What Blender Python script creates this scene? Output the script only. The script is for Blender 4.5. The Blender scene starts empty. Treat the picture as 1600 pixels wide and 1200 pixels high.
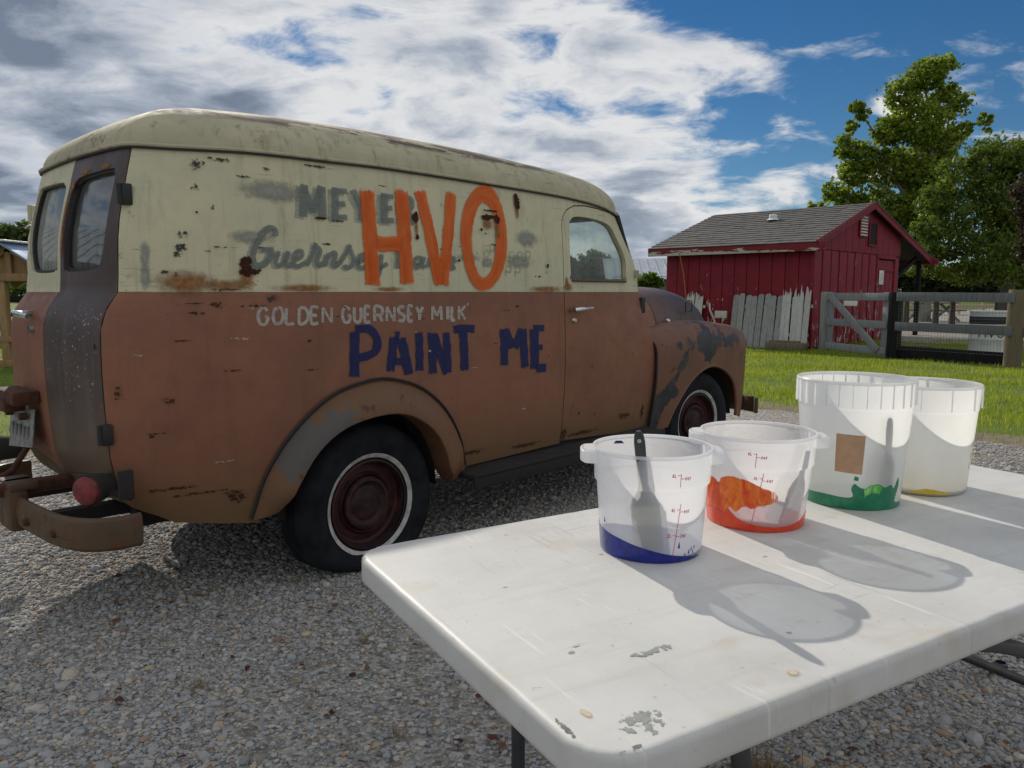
import bpy, bmesh, math, random
import numpy as np
from mathutils import Vector, Matrix, geometry

# ---------------------------------------------------------------- camera, world, sun, exposure
sc = bpy.context.scene
COL = sc.collection
R = math.radians
rng = np.random.default_rng(7)
random.seed(7)

cam_d = bpy.data.cameras.new("camera")
cam = bpy.data.objects.new("camera", cam_d)
COL.objects.link(cam)
cam.location = (0, 0, 1.2)
cam.rotation_euler = (R(90 - 6.84), 0, 0)
cam_d.sensor_width = 36
cam_d.lens = 27
cam_d.clip_start = 0.05
cam_d.clip_end = 3000
sc.camera = cam

SUN_EL = R(31.0)
SUN_AZ = R(-27)            # measured from +Y towards +X
sun_dir = Vector((math.sin(SUN_AZ) * math.cos(SUN_EL), math.cos(SUN_AZ) * math.cos(SUN_EL), math.sin(SUN_EL)))
sun_d = bpy.data.lights.new("sun", 'SUN')
sun_d.energy = 3.3
sun_d.angle = R(0.6)
sun_d.color = (1.0, 0.93, 0.82)
sun = bpy.data.objects.new("sun", sun_d)
sun.rotation_euler = (-sun_dir).to_track_quat('-Z', 'Y').to_euler()
COL.objects.link(sun)

sc.view_settings.view_transform = 'Standard'
sc.view_settings.look = 'None'
sc.view_settings.exposure = 0.0
sc.view_settings.gamma = 1.0
sc.view_settings.use_curve_mapping = False
sc.render.engine = 'CYCLES'
sc.cycles.max_bounces = 10
sc.cycles.transparent_max_bounces = 24
sc.cycles.use_denoising = True


class NT:
    """small helper to write node trees"""
    def __init__(s, tree):
        s.t = tree
        s.n = tree.nodes
        s.l = tree.links
    def new(s, kind, **kw):
        n = s.n.new(kind)
        for k, v in kw.items():
            setattr(n, k, v)
        return n
    def put(s, sock, v):
        if hasattr(v, 'is_output'):
            s.l.new(v, sock)
        elif isinstance(v, (tuple, list)) and len(v) == 3 and sock.type == 'RGBA':
            sock.default_value = (*v, 1)
        else:
            sock.default_value = v
    def math(s, op, a, b=0.5, c=0.5, clamp=False):
        n = s.new('ShaderNodeMath', operation=op, use_clamp=clamp)
        s.put(n.inputs[0], a); s.put(n.inputs[1], b); s.put(n.inputs[2], c)
        return n.outputs[0]
    def vmath(s, op, a, b=(0, 0, 0)):
        n = s.new('ShaderNodeVectorMath', operation=op)
        s.put(n.inputs[0], a); s.put(n.inputs[1], b)
        return n.outputs['Value'] if op in ('DOT_PRODUCT', 'LENGTH', 'DISTANCE') else n.outputs[0]
    def noise(s, vec, scale, detail=4, rough=0.55, dist=0.0):
        n = s.new('ShaderNodeTexNoise')
        n.inputs['Scale'].default_value = scale
        n.inputs['Detail'].default_value = detail
        n.inputs['Roughness'].default_value = rough
        n.inputs['Distortion'].default_value = dist
        if vec is not None: s.l.new(vec, n.inputs['Vector'])
        return n.outputs['Fac']
    def voronoi(s, vec, scale, feature='F1', out='Distance'):
        n = s.new('ShaderNodeTexVoronoi', feature=feature)
        n.inputs['Scale'].default_value = scale
        if vec is not None: s.l.new(vec, n.inputs['Vector'])
        return n.outputs[out]
    def scale(s, vec, xyz, loc=(0, 0, 0)):
        n = s.new('ShaderNodeMapping')
        n.inputs['Scale'].default_value = xyz
        n.inputs['Location'].default_value = loc
        s.l.new(vec, n.inputs['Vector'])
        return n.outputs[0]
    def step(s, v, a, b):
        n = s.new('ShaderNodeMapRange')
        n.interpolation_type = 'SMOOTHSTEP'
        n.inputs[1].default_value = a; n.inputs[2].default_value = b
        s.put(n.inputs[0], v)
        return n.outputs[0]
    def rng(s, v, a, b, c, d):
        n = s.new('ShaderNodeMapRange')
        for i, x in enumerate((a, b, c, d)): n.inputs[i + 1].default_value = x
        s.put(n.inputs[0], v)
        return n.outputs[0]
    def mix(s, f, a, b, mode='MIX'):
        n = s.new('ShaderNodeMix', data_type='RGBA', blend_type=mode)
        s.put(n.inputs[0], f); s.put(n.inputs[6], a); s.put(n.inputs[7], b)
        return n.outputs[2]
    def ramp(s, f, stops):
        n = s.new('ShaderNodeValToRGB')
        e = n.color_ramp.elements
        while len(e) < len(stops): e.new(0.5)
        for i, (p, c) in enumerate(stops):
            e[i].position = p; e[i].color = (*c, 1)
        s.put(n.inputs[0], f)
        return n.outputs[0]
    def obj(s): return s.new('ShaderNodeTexCoord').outputs['Object']
    def gen(s): return s.new('ShaderNodeTexCoord').outputs['Generated']
    def uv(s): return s.new('ShaderNodeTexCoord').outputs['UV']
    def pos(s): return s.new('ShaderNodeNewGeometry').outputs['Position']
    def xyz(s, v):
        n = s.new('ShaderNodeSeparateXYZ'); s.l.new(v, n.inputs[0]); return n.outputs
    def attr(s, name, out='Color'):
        n = s.new('ShaderNodeAttribute'); n.attribute_name = name; return n.outputs[out]
    def rand(s): return s.new('ShaderNodeObjectInfo').outputs['Random']
    def bump(s, h, strength=0.3, dist=0.01):
        n = s.new('ShaderNodeBump')
        n.inputs['Strength'].default_value = strength; n.inputs['Distance'].default_value = dist
        s.put(n.inputs['Height'], h)
        return n.outputs[0]


def mat(name, fn):
    m = bpy.data.materials.new(name)
    m.use_nodes = True
    t = NT(m.node_tree)
    m.node_tree.nodes.clear()
    out = t.new('ShaderNodeOutputMaterial')
    res = fn(t)
    t.l.new(res, out.inputs['Surface'])
    return m


def bsdf(t, col, rough=0.6, metal=0.0, normal=None, spec=0.5, alpha=None, coat=0.0):
    b = t.new('ShaderNodeBsdfPrincipled')
    t.put(b.inputs['Base Color'], col)
    t.put(b.inputs['Roughness'], rough)
    t.put(b.inputs['Metallic'], metal)
    b.inputs['Specular IOR Level'].default_value = spec
    b.inputs['Coat Weight'].default_value = coat
    if normal is not None: t.l.new(normal, b.inputs['Normal'])
    if alpha is not None: t.put(b.inputs['Alpha'], alpha)
    return b.outputs[0]


def schlick(t, f0, normal=None):
    """two-sided mirror share of a thin sheet"""
    g = t.new('ShaderNodeNewGeometry')
    c = t.math('ABSOLUTE', t.vmath('DOT_PRODUCT', g.outputs['Normal'], g.outputs['Incoming']))
    k = t.math('POWER', t.math('SUBTRACT', 1.0, c), 5.0)
    return t.math('ADD', f0, t.math('MULTIPLY', k, 1.0 - f0))


def mixs(t, f, a, b):
    n = t.new('ShaderNodeMixShader')
    t.put(n.inputs[0], f); t.l.new(a, n.inputs[1]); t.l.new(b, n.inputs[2])
    return n.outputs[0]


SKY_OFF = (12.1, 1.7, 0)
# world: clear-sky model with a broken deck of clouds laid over it
world = bpy.data.worlds.new("World")
sc.world = world
world.use_nodes = True
W = NT(world.node_tree)
W.n.clear()
wo = W.new('ShaderNodeOutputWorld')
sky = W.new('ShaderNodeTexSky', sky_type='NISHITA')
sky.sun_disc = False
sky.sun_elevation = SUN_EL
sky.sun_rotation = SUN_AZ
sky.altitude = 200; sky.air_density = 1.0; sky.dust_density = 0.0; sky.ozone_density = 5.0
bg1 = W.new('ShaderNodeBackground')
bg1.inputs[1].default_value = 0.058
hs = W.new('ShaderNodeHueSaturation'); hs.inputs['Saturation'].default_value = 1.22
W.l.new(sky.outputs[0], hs.inputs['Color']); W.l.new(hs.outputs[0], bg1.inputs[0])
d = W.gen()
dx, dy, dz = W.xyz(d)
zz = W.math('ADD', W.math('MAXIMUM', dz, 0.0), 0.24)
cmb = W.new('ShaderNodeCombineXYZ')
W.l.new(W.math('DIVIDE', dx, zz), cmb.inputs[0]); W.l.new(W.math('DIVIDE', dy, zz), cmb.inputs[1])
p = cmb.outputs[0]
warp = W.new('ShaderNodeTexNoise'); warp.inputs['Scale'].default_value = 1.6; warp.inputs['Detail'].default_value = 3
W.l.new(p, warp.inputs['Vector'])
p2 = W.vmath('ADD', p, W.vmath('SCALE', warp.outputs['Color']))
p2.node.inputs[1].links[0].from_node.inputs['Scale'].default_value = 0.30
big = W.noise(W.scale(p2, (0.9, 1.0, 1), SKY_OFF), 0.9, 3, 0.5)
puff = W.voronoi(W.scale(p2, (1, 1.35, 1), (SKY_OFF[0] * 2, 1.3, .4)), 3.0, 'SMOOTH_F1')
puff2 = W.voronoi(W.scale(p2, (1, 1.35, 1), (SKY_OFF[0] * 3, 2.7, .9)), 7.5, 'SMOOTH_F1')
fine = W.noise(W.scale(p2, (1, 1.2, 1), (8.3, 2.2, 1.3)), 5.0, 9, 0.62, 0.2)
clear = W.step(W.vmath('DOT_PRODUCT', d, (0.505, 0.835, 0.22)), 0.915, 0.985)     # clearer sky to the right
cov = W.math('MULTIPLY', big, 0.80)
cov = W.math('ADD', cov, W.math('MULTIPLY', W.math('SUBTRACT', 0.55, puff), 0.34))
cov = W.math('ADD', cov, W.math('MULTIPLY', W.math('SUBTRACT', 0.5, puff2), 0.16))
cov = W.math('ADD', cov, W.math('MULTIPLY', W.math('SUBTRACT', fine, 0.5), 0.50))
cov = W.math('SUBTRACT', cov, W.math('MULTIPLY', clear, 0.285))
cov = W.math('ADD', cov, W.rng(dz, 0.02, 0.40, 0.10, 0.02))
mask = W.step(cov, 0.31, 0.46)
# thick parts turn blue-grey underneath, rims stay white
thick = W.math('ADD', W.math('MULTIPLY', W.step(cov, 0.40, 0.74), 0.85), W.math('MULTIPLY', W.math('SUBTRACT', W.noise(W.scale(p2, (1, 1.5, 1), (2.2, 4.1, .7)), 2.6, 8, 0.6), 0.5), 0.95))
left = W.step(W.vmath('DOT_PRODUCT', d, (-0.82, 0.52, 0.22)), 0.70, 0.99)   # heavier deck towards the left
thick = W.math('ADD', thick, W.math('MULTIPLY', left, 0.38))
ccol = W.ramp(thick, [(0.06, (0.76, 0.765, 0.77)), (0.28, (0.60, 0.625, 0.665)), (0.55, (0.395, 0.44, 0.515)), (1.0, (0.18, 0.22, 0.29))])
bg2 = W.new('ShaderNodeBackground')
bg2.inputs[1].default_value = 1.0
W.l.new(ccol, bg2.inputs[0])
ms = W.new('ShaderNodeMixShader')
W.l.new(W.math('MULTIPLY', W.math('MULTIPLY', mask, 0.97), W.step(dz, -0.06, 0.0)), ms.inputs[0])
W.l.new(bg1.outputs[0], ms.inputs[1]); W.l.new(bg2.outputs[0], ms.inputs[2])
W.l.new(ms.outputs[0], wo.inputs[0])


# ---------------------------------------------------------------- object helpers
def link(o, parent=None):
    COL.objects.link(o)
    if parent is not None: o.parent = parent
    return o


def tag(o, label=None, cat=None, group=None, kind=None):
    if label: o['label'] = label
    if cat: o['category'] = cat
    if group: o['group'] = group
    if kind: o['kind'] = kind
    return o


def empty(name, loc, label, cat, rz=0.0, group=None):
    o = bpy.data.objects.new(name, None)
    o.location = loc
    o.rotation_euler = (0, 0, rz)
    o.empty_display_size = 0.1
    link(o)
    return tag(o, label, cat, group)


def mobj(name, V, F, mats, parent=None, mi=None, smooth=True, sharp=38):
    me = bpy.data.meshes.new(name)
    me.from_pydata([tuple(map(float, v)) for v in V], [], [tuple(int(i) for i in f) for f in F])
    if not isinstance(mats, (list, tuple)): mats = [mats]
    for m in mats: me.materials.append(m)
    if mi is not None: me.polygons.foreach_set('material_index', list(mi))
    me.validate()
    if smooth:
        me.polygons.foreach_set('use_smooth', [True] * len(me.polygons))
        if sharp: me.set_sharp_from_angle(angle=R(sharp))
    me.update()
    return link(bpy.data.objects.new(name, me), parent)


def big_tris(name, V, T, m, parent=None, col=None, smooth=False):
    """large triangle soups through foreach_set; col = per-face value 0..1"""
    me = bpy.data.meshes.new(name)
    V = np.asarray(V, np.float32); T = np.asarray(T, np.int32)
    k = T.shape[1]
    me.vertices.add(len(V)); me.vertices.foreach_set('co', V.ravel())
    me.loops.add(T.size); me.loops.foreach_set('vertex_index', T.ravel())
    me.polygons.add(len(T))
    me.polygons.foreach_set('loop_start', np.arange(0, T.size, k, dtype=np.int32))
    me.update(calc_edges=True)
    me.polygons.foreach_set('use_smooth', np.full(len(T), smooth))
    if col is not None:
        a = me.attributes.new('tint', 'FLOAT', 'FACE')
        a.data.foreach_set('value', np.asarray(col, np.float32))
    me.materials.append(m)
    return link(bpy.data.objects.new(name, me), parent)


class MB:
    """collects boxes, tubes, lathes into ONE mesh object"""
    def __init__(s): s.V = []; s.F = []
    def add(s, V, F):
        b = len(s.V)
        s.V += [tuple(map(float, v)) for v in V]
        s.F += [tuple(i + b for i in f) for f in F]
        return s
    def box(s, c, size, bev=0.0, rot=None):
        x, y, z = (k / 2 for k in size)
        b = min(bev, x * .98, y * .98, z * .98)
        if b <= 0:
            V = [(i * x, j * y, k * z) for i in (-1, 1) for j in (-1, 1) for k in (-1, 1)]
            F = [(0, 1, 3, 2), (4, 6, 7, 5), (0, 4, 5, 1), (2, 3, 7, 6), (0, 2, 6, 4), (1, 5, 7, 3)]
        else:
            bm = bmesh.new()
            bmesh.ops.create_cube(bm, size=1)
            for v in bm.verts: v.co = Vector((v.co.x * 2 * x, v.co.y * 2 * y, v.co.z * 2 * z))
            bmesh.ops.bevel(bm, geom=bm.edges[:], offset=b, segments=2, affect='EDGES', profile=0.5)
            bm.verts.index_update()
            V = [v.co.copy() for v in bm.verts]; F = [tuple(v.index for v in f.verts) for f in bm.faces]
            bm.free()
        M = rot if rot is not None else Matrix.Identity(3)
        return s.add([Vector(c) + M @ Vector(v) for v in V], F)
    def beam(s, a, b, w, h, up=(0, 0, 1), bev=0.0):
        """rectangular bar from a to b: width w sideways, h along up"""
        a = Vector(a); b = Vector(b); dz = (b - a); L = dz.length; x = dz.normalized()
        up = Vector(up); y = up.cross(x)
        if y.length < 1e-4: y = Vector((0, 1, 0)).cross(x)
        y.normalize(); z = x.cross(y)
        M = Matrix((x, y, z)).transposed()
        return s.box((a + b) / 2, (L, w, h), bev, M)
    def tube(s, pts, r, seg=8, closed=False, cap=True):
        P = [Vector(q) for q in pts]
        n = len(P)
        rr = r if isinstance(r, (list, tuple)) else [r] * n
        V = []; F = []
        prev = None
        for i in range(n):
            if closed: tng = P[(i + 1) % n] - P[i - 1]
            else: tng = P[min(i + 1, n - 1)] - P[max(i - 1, 0)]
            tng.normalize()
            if prev is None:
                a = Vector((0, 0, 1)) if abs(tng.z) < .9 else Vector((1, 0, 0))
                prev = (a - tng * a.dot(tng)).normalized()
            else:
                prev = (prev - tng * prev.dot(tng)).normalized()
            c = tng.cross(prev)
            for k in range(seg):
                t = 2 * math.pi * k / seg
                V.append(P[i] + (prev * math.cos(t) + c * math.sin(t)) * rr[i])
        m = n if closed else n - 1
        for i in range(m):
            for k in range(seg):
                a = i * seg + k; b = i * seg + (k + 1) % seg
                j = (i + 1) % n
                F.append((a, b, j * seg + (k + 1) % seg, j * seg + k))
        if cap and not closed:
            F.append(tuple(reversed(range(seg)))); F.append(tuple((n - 1) * seg + k for k in range(seg)))
        return s.add(V, F)
    def lathe(s, prof, seg=48, c=(0, 0, 0), axis='Z', closed=False):
        """prof: list of (radius, height)"""
        V = []; F = []
        n = len(prof)
        for (r, h) in prof:
            for k in range(seg):
                t = 2 * math.pi * k / seg
                x, y = r * math.cos(t), r * math.sin(t)
                q = (x, y, h) if axis == 'Z' else ((x, h, y) if axis == 'Y' else (h, x, y))
                V.append((q[0] + c[0], q[1] + c[1], q[2] + c[2]))
        for i in range(n if closed else n - 1):
            j = (i + 1) % n
            for k in range(seg):
                a = i * seg + k; b = i * seg + (k + 1) % seg; d2 = j * seg + (k + 1) % seg; e = j * seg + k
                F.append((a, b, d2, e) if axis != 'Y' else (a, e, d2, b))
        return s.add(V, F)
    def disc(s, r, h, seg=48, c=(0, 0, 0), axis='Z'):
        V = []
        for k in range(seg):
            t = 2 * math.pi * k / seg
            x, y = r * math.cos(t), r * math.sin(t)
            q = (x, y, h) if axis == 'Z' else ((x, h, y) if axis == 'Y' else (h, x, y))
            V.append((q[0] + c[0], q[1] + c[1], q[2] + c[2]))
        return s.add(V, [tuple(range(seg))])
    def obj(s, name, m, parent=None, smooth=True, sharp=38):
        return mobj(name, s.V, s.F, m, parent, None, smooth, sharp)


def crv(xs, ys):
    """smooth (monotone-ish) interpolation through points, xs ascending"""
    xs = np.asarray(xs, float); ys = np.asarray(ys, float)
    if xs[0] > xs[-1]: xs = xs[::-1]; ys = ys[::-1]
    h = np.diff(xs); dl = np.diff(ys) / h
    m = np.zeros(len(xs))
    m[0] = dl[0]; m[-1] = dl[-1]
    for i in range(1, len(xs) - 1):
        m[i] = 0 if dl[i - 1] * dl[i] <= 0 else 2 * dl[i - 1] * dl[i] / (dl[i - 1] + dl[i])
    def f(x):
        x = min(max(x, xs[0]), xs[-1])
        i = int(min(np.searchsorted(xs, x, 'right') - 1, len(h) - 1)); i = max(i, 0)
        t = (x - xs[i]) / h[i]
        return ((2 * t**3 - 3 * t**2 + 1) * ys[i] + (t**3 - 2 * t**2 + t) * h[i] * m[i]
                + (-2 * t**3 + 3 * t**2) * ys[i + 1] + (t**3 - t**2) * h[i] * m[i + 1])
    return f


def smoothpoly(pts, n=3, closed=False):
    """Catmull-Rom refine of a 2D/3D polyline"""
    P = [np.asarray(p, float) for p in pts]; N = len(P); out = []
    rngi = range(N if closed else N - 1)
    for i in rngi:
        p0 = P[i - 1] if (closed or i > 0) else P[0] * 2 - P[1]
        p1 = P[i]; p2 = P[(i + 1) % N]
        p3 = P[(i + 2) % N] if (closed or i + 2 < N) else P[-1] * 2 - P[-2]
        for k in range(n):
            t = k / n
            out.append(0.5 * ((2 * p1) + (-p0 + p2) * t + (2 * p0 - 5 * p1 + 4 * p2 - p3) * t * t + (-p0 + 3 * p1 - 3 * p2 + p3) * t**3))
    if not closed: out.append(P[-1])
    return [tuple(map(float, o)) for o in out]


def resample(poly, h, closed=True):
    out = []
    n = len(poly)
    for i in range(n if closed else n - 1):
        a = np.array(poly[i]); b = np.array(poly[(i + 1) % n])
        k = max(1, int(math.ceil(np.linalg.norm(b - a) / h)))
        for j in range(k): out.append(tuple(a + (b - a) * j / k))
    if not closed: out.append(tuple(poly[-1]))
    return out


def inside(P, poly):
    P = np.asarray(P, float); q = np.asarray(poly, float)
    x, y = P[:, 0], P[:, 1]
    r = np.zeros(len(P), bool)
    n = len(q)
    for i in range(n):
        x1, y1 = q[i]; x2, y2 = q[(i + 1) % n]
        if y1 == y2: continue
        c = ((y1 > y) != (y2 > y)) & (x < (x2 - x1) * (y - y1) / (y2 - y1) + x1)
        r ^= c
    return r


def cdt(outer, holes=(), h=0.05, cons=(), fill=True):
    """constrained triangulation of a 2D outline with holes; returns verts2d, tris"""
    loops = [resample(outer, h)] + [resample(q, h) for q in holes]
    pts = []; edges = []
    for lp in loops:
        b = len(pts); pts += lp
        edges += [(b + i, b + (i + 1) % len(lp)) for i in range(len(lp))]
    for c in cons:
        c = resample(c, h, False)
        b = len(pts); pts += c
        edges += [(b + i, b + i + 1) for i in range(len(c) - 1)]
    if fill:
        A = np.array(loops[0]); lo = A.min(0); hi = A.max(0)
        gx = np.arange(lo[0] + h * .5, hi[0], h); gy = np.arange(lo[1] + h * .5, hi[1], h)
        G = np.array([(x + (h * .5 if j % 2 else 0), y) for j, y in enumerate(gy) for x in gx])
        if len(G):
            keep = inside(G, loops[0])
            for q in loops[1:]: keep &= ~inside(G, q)
            B = np.array(pts)
            G = G[keep]
            if len(G):
                dmin = np.array([np.min((B[:, 0] - g[0])**2 + (B[:, 1] - g[1])**2) for g in G])
                G = G[dmin > (h * .45)**2]
                pts += [tuple(g) for g in G]
    r = geometry.delaunay_2d_cdt([Vector(q) for q in pts], edges, [], 0, 1e-6)
    V = [(v.x, v.y) for v in r[0]]; T = [tuple(f) for f in r[2]]
    C = np.array([np.mean([V[i] for i in f], axis=0) for f in T])
    keep = inside(C, loops[0])
    for q in loops[1:]: keep &= ~inside(C, q)
    T = [f for f, k in zip(T, keep) if k]
    T2 = []
    for f in T:
        a, b, c = (np.array(V[i]) for i in f[:3])
        ar = (b[0] - a[0]) * (c[1] - a[1]) - (b[1] - a[1]) * (c[0] - a[0])
        if abs(ar) < 1e-10: continue
        T2.append(f if ar > 0 else f[::-1])
    return V, T2


def panel(name, outer, f, m, parent, holes=(), h=0.05, th=0.006, flip=False, cons=(), mfun=None, sharp=35):
    """sheet of thickness th: 2D outline mapped to 3D by f; outside = side of the mapped normal (or the other with flip)"""
    V2, T = cdt(outer, holes, h, cons)
    used = sorted({i for t in T for i in t}); re = {k: i for i, k in enumerate(used)}
    V2 = [V2[i] for i in used]; T = [tuple(re[i] for i in t) for t in T]
    P = [Vector(f(*q)) for q in V2]
    e = 0.004
    Nn = []
    for (x, y), p0 in zip(V2, P):
        a = Vector(f(x + e, y)) - Vector(f(x - e, y)); b = Vector(f(x, y + e)) - Vector(f(x, y - e))
        n = a.cross(b)
        n = n.normalized() if n.length > 1e-12 else Vector((0, 0, 1))
        Nn.append(-n if flip else n)
    k = len(P)
    V = P + [p0 - n * th for p0, n in zip(P, Nn)]
    F = []; mi = []
    cnt = {}
    for t in T:
        for i in range(3): cnt.setdefault(tuple(sorted((t[i], t[(i + 1) % 3]))), []).append((t[i], t[(i + 1) % 3]))
    for t in T:
        F.append(t[::-1] if flip else t)
        F.append(tuple(i + k for i in (t if flip else t[::-1])))
        j = 0 if mfun is None else mfun(*np.mean([V2[i] for i in t], axis=0))
        mi += [j, j]
    for ed, l in cnt.items():
        if len(l) == 1:
            a, b = l[0]
            F.append((a, b, b + k, a + k) if flip else (b, a, a + k, b + k))
            mi.append(0 if mfun is None else mfun(*np.mean([V2[a], V2[b]], axis=0)))
    return mobj(name, V, F, m, parent, mi, True, sharp)


def ngon_prism(name, outline, z0, z1, m, parent=None, h=10.0, holes=()):
    V2, T = cdt(outline, holes, h, fill=False)
    return panel(name, outline, lambda x, y: (x, y, z1), m, parent, holes, h, z1 - z0)

# ---------------------------------------------------------------- materials
def weathered(base, base2, rust_amt=0.5, streak=0.4, rough=0.55, scr=0.5, grime=(0.10, 0.10, 0.06), zfade=None, spots=0.6, crown=False, dents=False, worn=0.0):
    """old chalky paint: mottling, rain streaks, rust specks, scratches"""
    def fn(t):
        v = t.obj()
        n1 = t.noise(v, 2.2, 6, 0.6)
        col = t.mix(t.step(n1, 0.35, 0.7), base, base2)
        n2 = t.noise(v, 14, 5, 0.65)
        col = t.mix(t.math('MULTIPLY', t.step(n2, 0.45, 0.75), 0.35), col, tuple(c * 0.72 for c in base))
        st = t.noise(t.scale(v, (9, 9, 0.55)), 2.6, 5, 0.65)
        col = t.mix(t.math('MULTIPLY', t.step(st, 0.50, 0.78), streak), col, grime)
        sc1 = t.noise(t.scale(v, (1.5, 1.5, 26)), 3.0, 4, 0.7)
        sc2 = t.noise(v, 3.1, 3, 0.5)
        scm = t.math('MULTIPLY', t.step(sc1, 0.60, 0.68), t.step(sc2, 0.43, 0.58))
        col = t.mix(t.math('MULTIPLY', scm, scr), col, tuple(c * 0.45 for c in base))
        ru = t.noise(v, 5.5, 8, 0.72)
        ru2 = t.noise(v, 1.7, 2, 0.5)
        rm = t.math('MULTIPLY', t.step(ru, 0.63 - worn, 0.70 - worn), t.step(ru2, 0.42 - worn, 0.62 - worn))
        col = t.mix(t.math('MULTIPLY', rm, rust_amt), col, (0.13, 0.052, 0.022))
        sp = t.noise(v, 46, 3, 0.6)
        sm = t.math('MULTIPLY', t.step(sp, 0.69, 0.73), t.step(ru2, 0.40, 0.55))
        col = t.mix(t.math('MULTIPLY', sm, spots), col, (0.035, 0.022, 0.016))
        if zfade:
            z = t.xyz(v)[2]
            zz = t.math('ADD', z, t.math('MULTIPLY', t.math('SUBTRACT', n1, 0.5), zfade[3]))
            col = t.mix(t.math('MULTIPLY', t.step(zz, zfade[0], zfade[1]), 1.0), zfade[2], col)
        if crown:                                   # paint worn off along the shoulder of the roof
            u, w, z = t.xyz(v)
            cn = t.noise(t.scale(v, (0.9, 3.0, 3.0), (.4, .1, .7)), 3.0, 7, 0.66)
            cm = t.math('MULTIPLY', t.step(cn, 0.47, 0.50), t.math('MULTIPLY', t.step(z, 1.83, 1.855), t.step(z, 1.922, 1.905)))
            col = t.mix(t.math('MULTIPLY', cm, 0.9), col, (0.085, 0.055, 0.042))
            col = t.mix(t.math('MULTIPLY', t.step(z, 1.885, 1.925), 0.75), col, (0.36, 0.25, 0.16))
        rg = t.rng(n2, 0.3, 0.7, rough - 0.1, rough + 0.2)
        return bsdf(t, col, rg, normal=t.bump(t.math('ADD', t.math('ADD', n2, t.math('MULTIPLY', rm, -0.8)), t.math('MULTIPLY', t.noise(v, 2.1, 2, 0.5), 14.0 if dents else 5.0)), 0.16, 0.004), spec=0.35)
    return fn


CREAM = (0.60, 0.555, 0.36); CREAM2 = (0.53, 0.51, 0.355)
BROWN = (0.268, 0.112, 0.062); BROWN2 = (0.200, 0.085, 0.052)
M = {}
M['cream'] = mat('cream paint', weathered(CREAM, CREAM2, 0.7, 0.62, 0.5, 0.8, (0.29, 0.275, 0.175), worn=.015))
M['brown'] = mat('brown paint', weathered(BROWN, BROWN2, 0.35, 0.25, 0.50, 0.35, (0.10, 0.06, 0.035), (0.30, 0.66, (0.165, 0.098, 0.045), 0.45), 0.35, dents=True))
M['brown_old'] = mat('worn brown paint', weathered((0.19, 0.085, 0.042), (0.15, 0.075, 0.035), 0.9, 0.5, 0.55, 0.6, (0.085, 0.07, 0.035)))
M['olive'] = mat('grimy valance paint', weathered((0.135, 0.095, 0.042), (0.105, 0.088, 0.045), 0.8, 0.5, 0.6, 0.5, (0.07, 0.065, 0.035)))
M['roof'] = mat('roof paint', weathered((0.49, 0.445, 0.30), (0.38, 0.35, 0.235), 0.95, 0.80, 0.72, 0.9, (0.17, 0.15, 0.09), crown=True, worn=.045))


def door_dark(t):
    v = t.obj()
    n1 = t.noise(v, 3, 6, 0.6)
    col = t.mix(t.step(n1, 0.3, 0.7), (0.082, 0.052, 0.047), (0.060, 0.043, 0.038))
    st = t.noise(t.scale(v, (8, 8, 0.5)), 2.4, 4, 0.6)
    col = t.mix(t.math('MULTIPLY', t.step(st, 0.5, 0.75), 0.55), col, (0.115, 0.10, 0.088))
    z = t.xyz(v)[2]
    sp = t.noise(v, 75, 2, 0.5)
    m = t.math('MULTIPLY', t.step(sp, 0.655, 0.70), t.math('MULTIPLY', t.step(z, 0.70, 0.90), t.step(z, 1.2, 1.1)))
    m = t.math('MULTIPLY', m, t.step(t.noise(v, 4.1, 2, 0.5), 0.42, 0.55))
    col = t.mix(m, col, (0.45, 0.42, 0.38))
    col = t.mix(t.step(t.math('ADD', z, t.math('MULTIPLY', n1, 0.3)), 0.98, 0.70), col, (0.115, 0.078, 0.045))
    return bsdf(t, col, t.rng(n1, 0.3, 0.7, 0.42, 0.62), normal=t.bump(n1, 0.1, 0.004), spec=0.4)


M['door_dark'] = mat('dark primer door', door_dark)


def hoodfn(t):
    v = t.obj()
    n1 = t.noise(v, 2.6, 7, 0.65)
    n2 = t.noise(v, 9, 6, 0.65)
    u, _, z = t.xyz(v)
    col = t.mix(t.step(n1, 0.36, 0.62), (0.075, 0.038, 0.030), (0.135, 0.062, 0.040))
    dark = t.step(t.math('ADD', u, t.math('MULTIPLY', t.math('SUBTRACT', n1, 0.5), 1.4)), 2.45, 2.95)
    col = t.mix(t.math('MULTIPLY', dark, 0.8), col, (0.040, 0.028, 0.026))
    col = t.mix(t.math('MULTIPLY', t.step(n2, 0.58, 0.70), 0.7), col, (0.17, 0.075, 0.030))
    return bsdf(t, col, t.rng(n2, 0.3, 0.7, 0.38, 0.6), normal=t.bump(n2, 0.1, 0.004), spec=0.45)


M['hood'] = mat('rusty hood paint', hoodfn)


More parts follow.
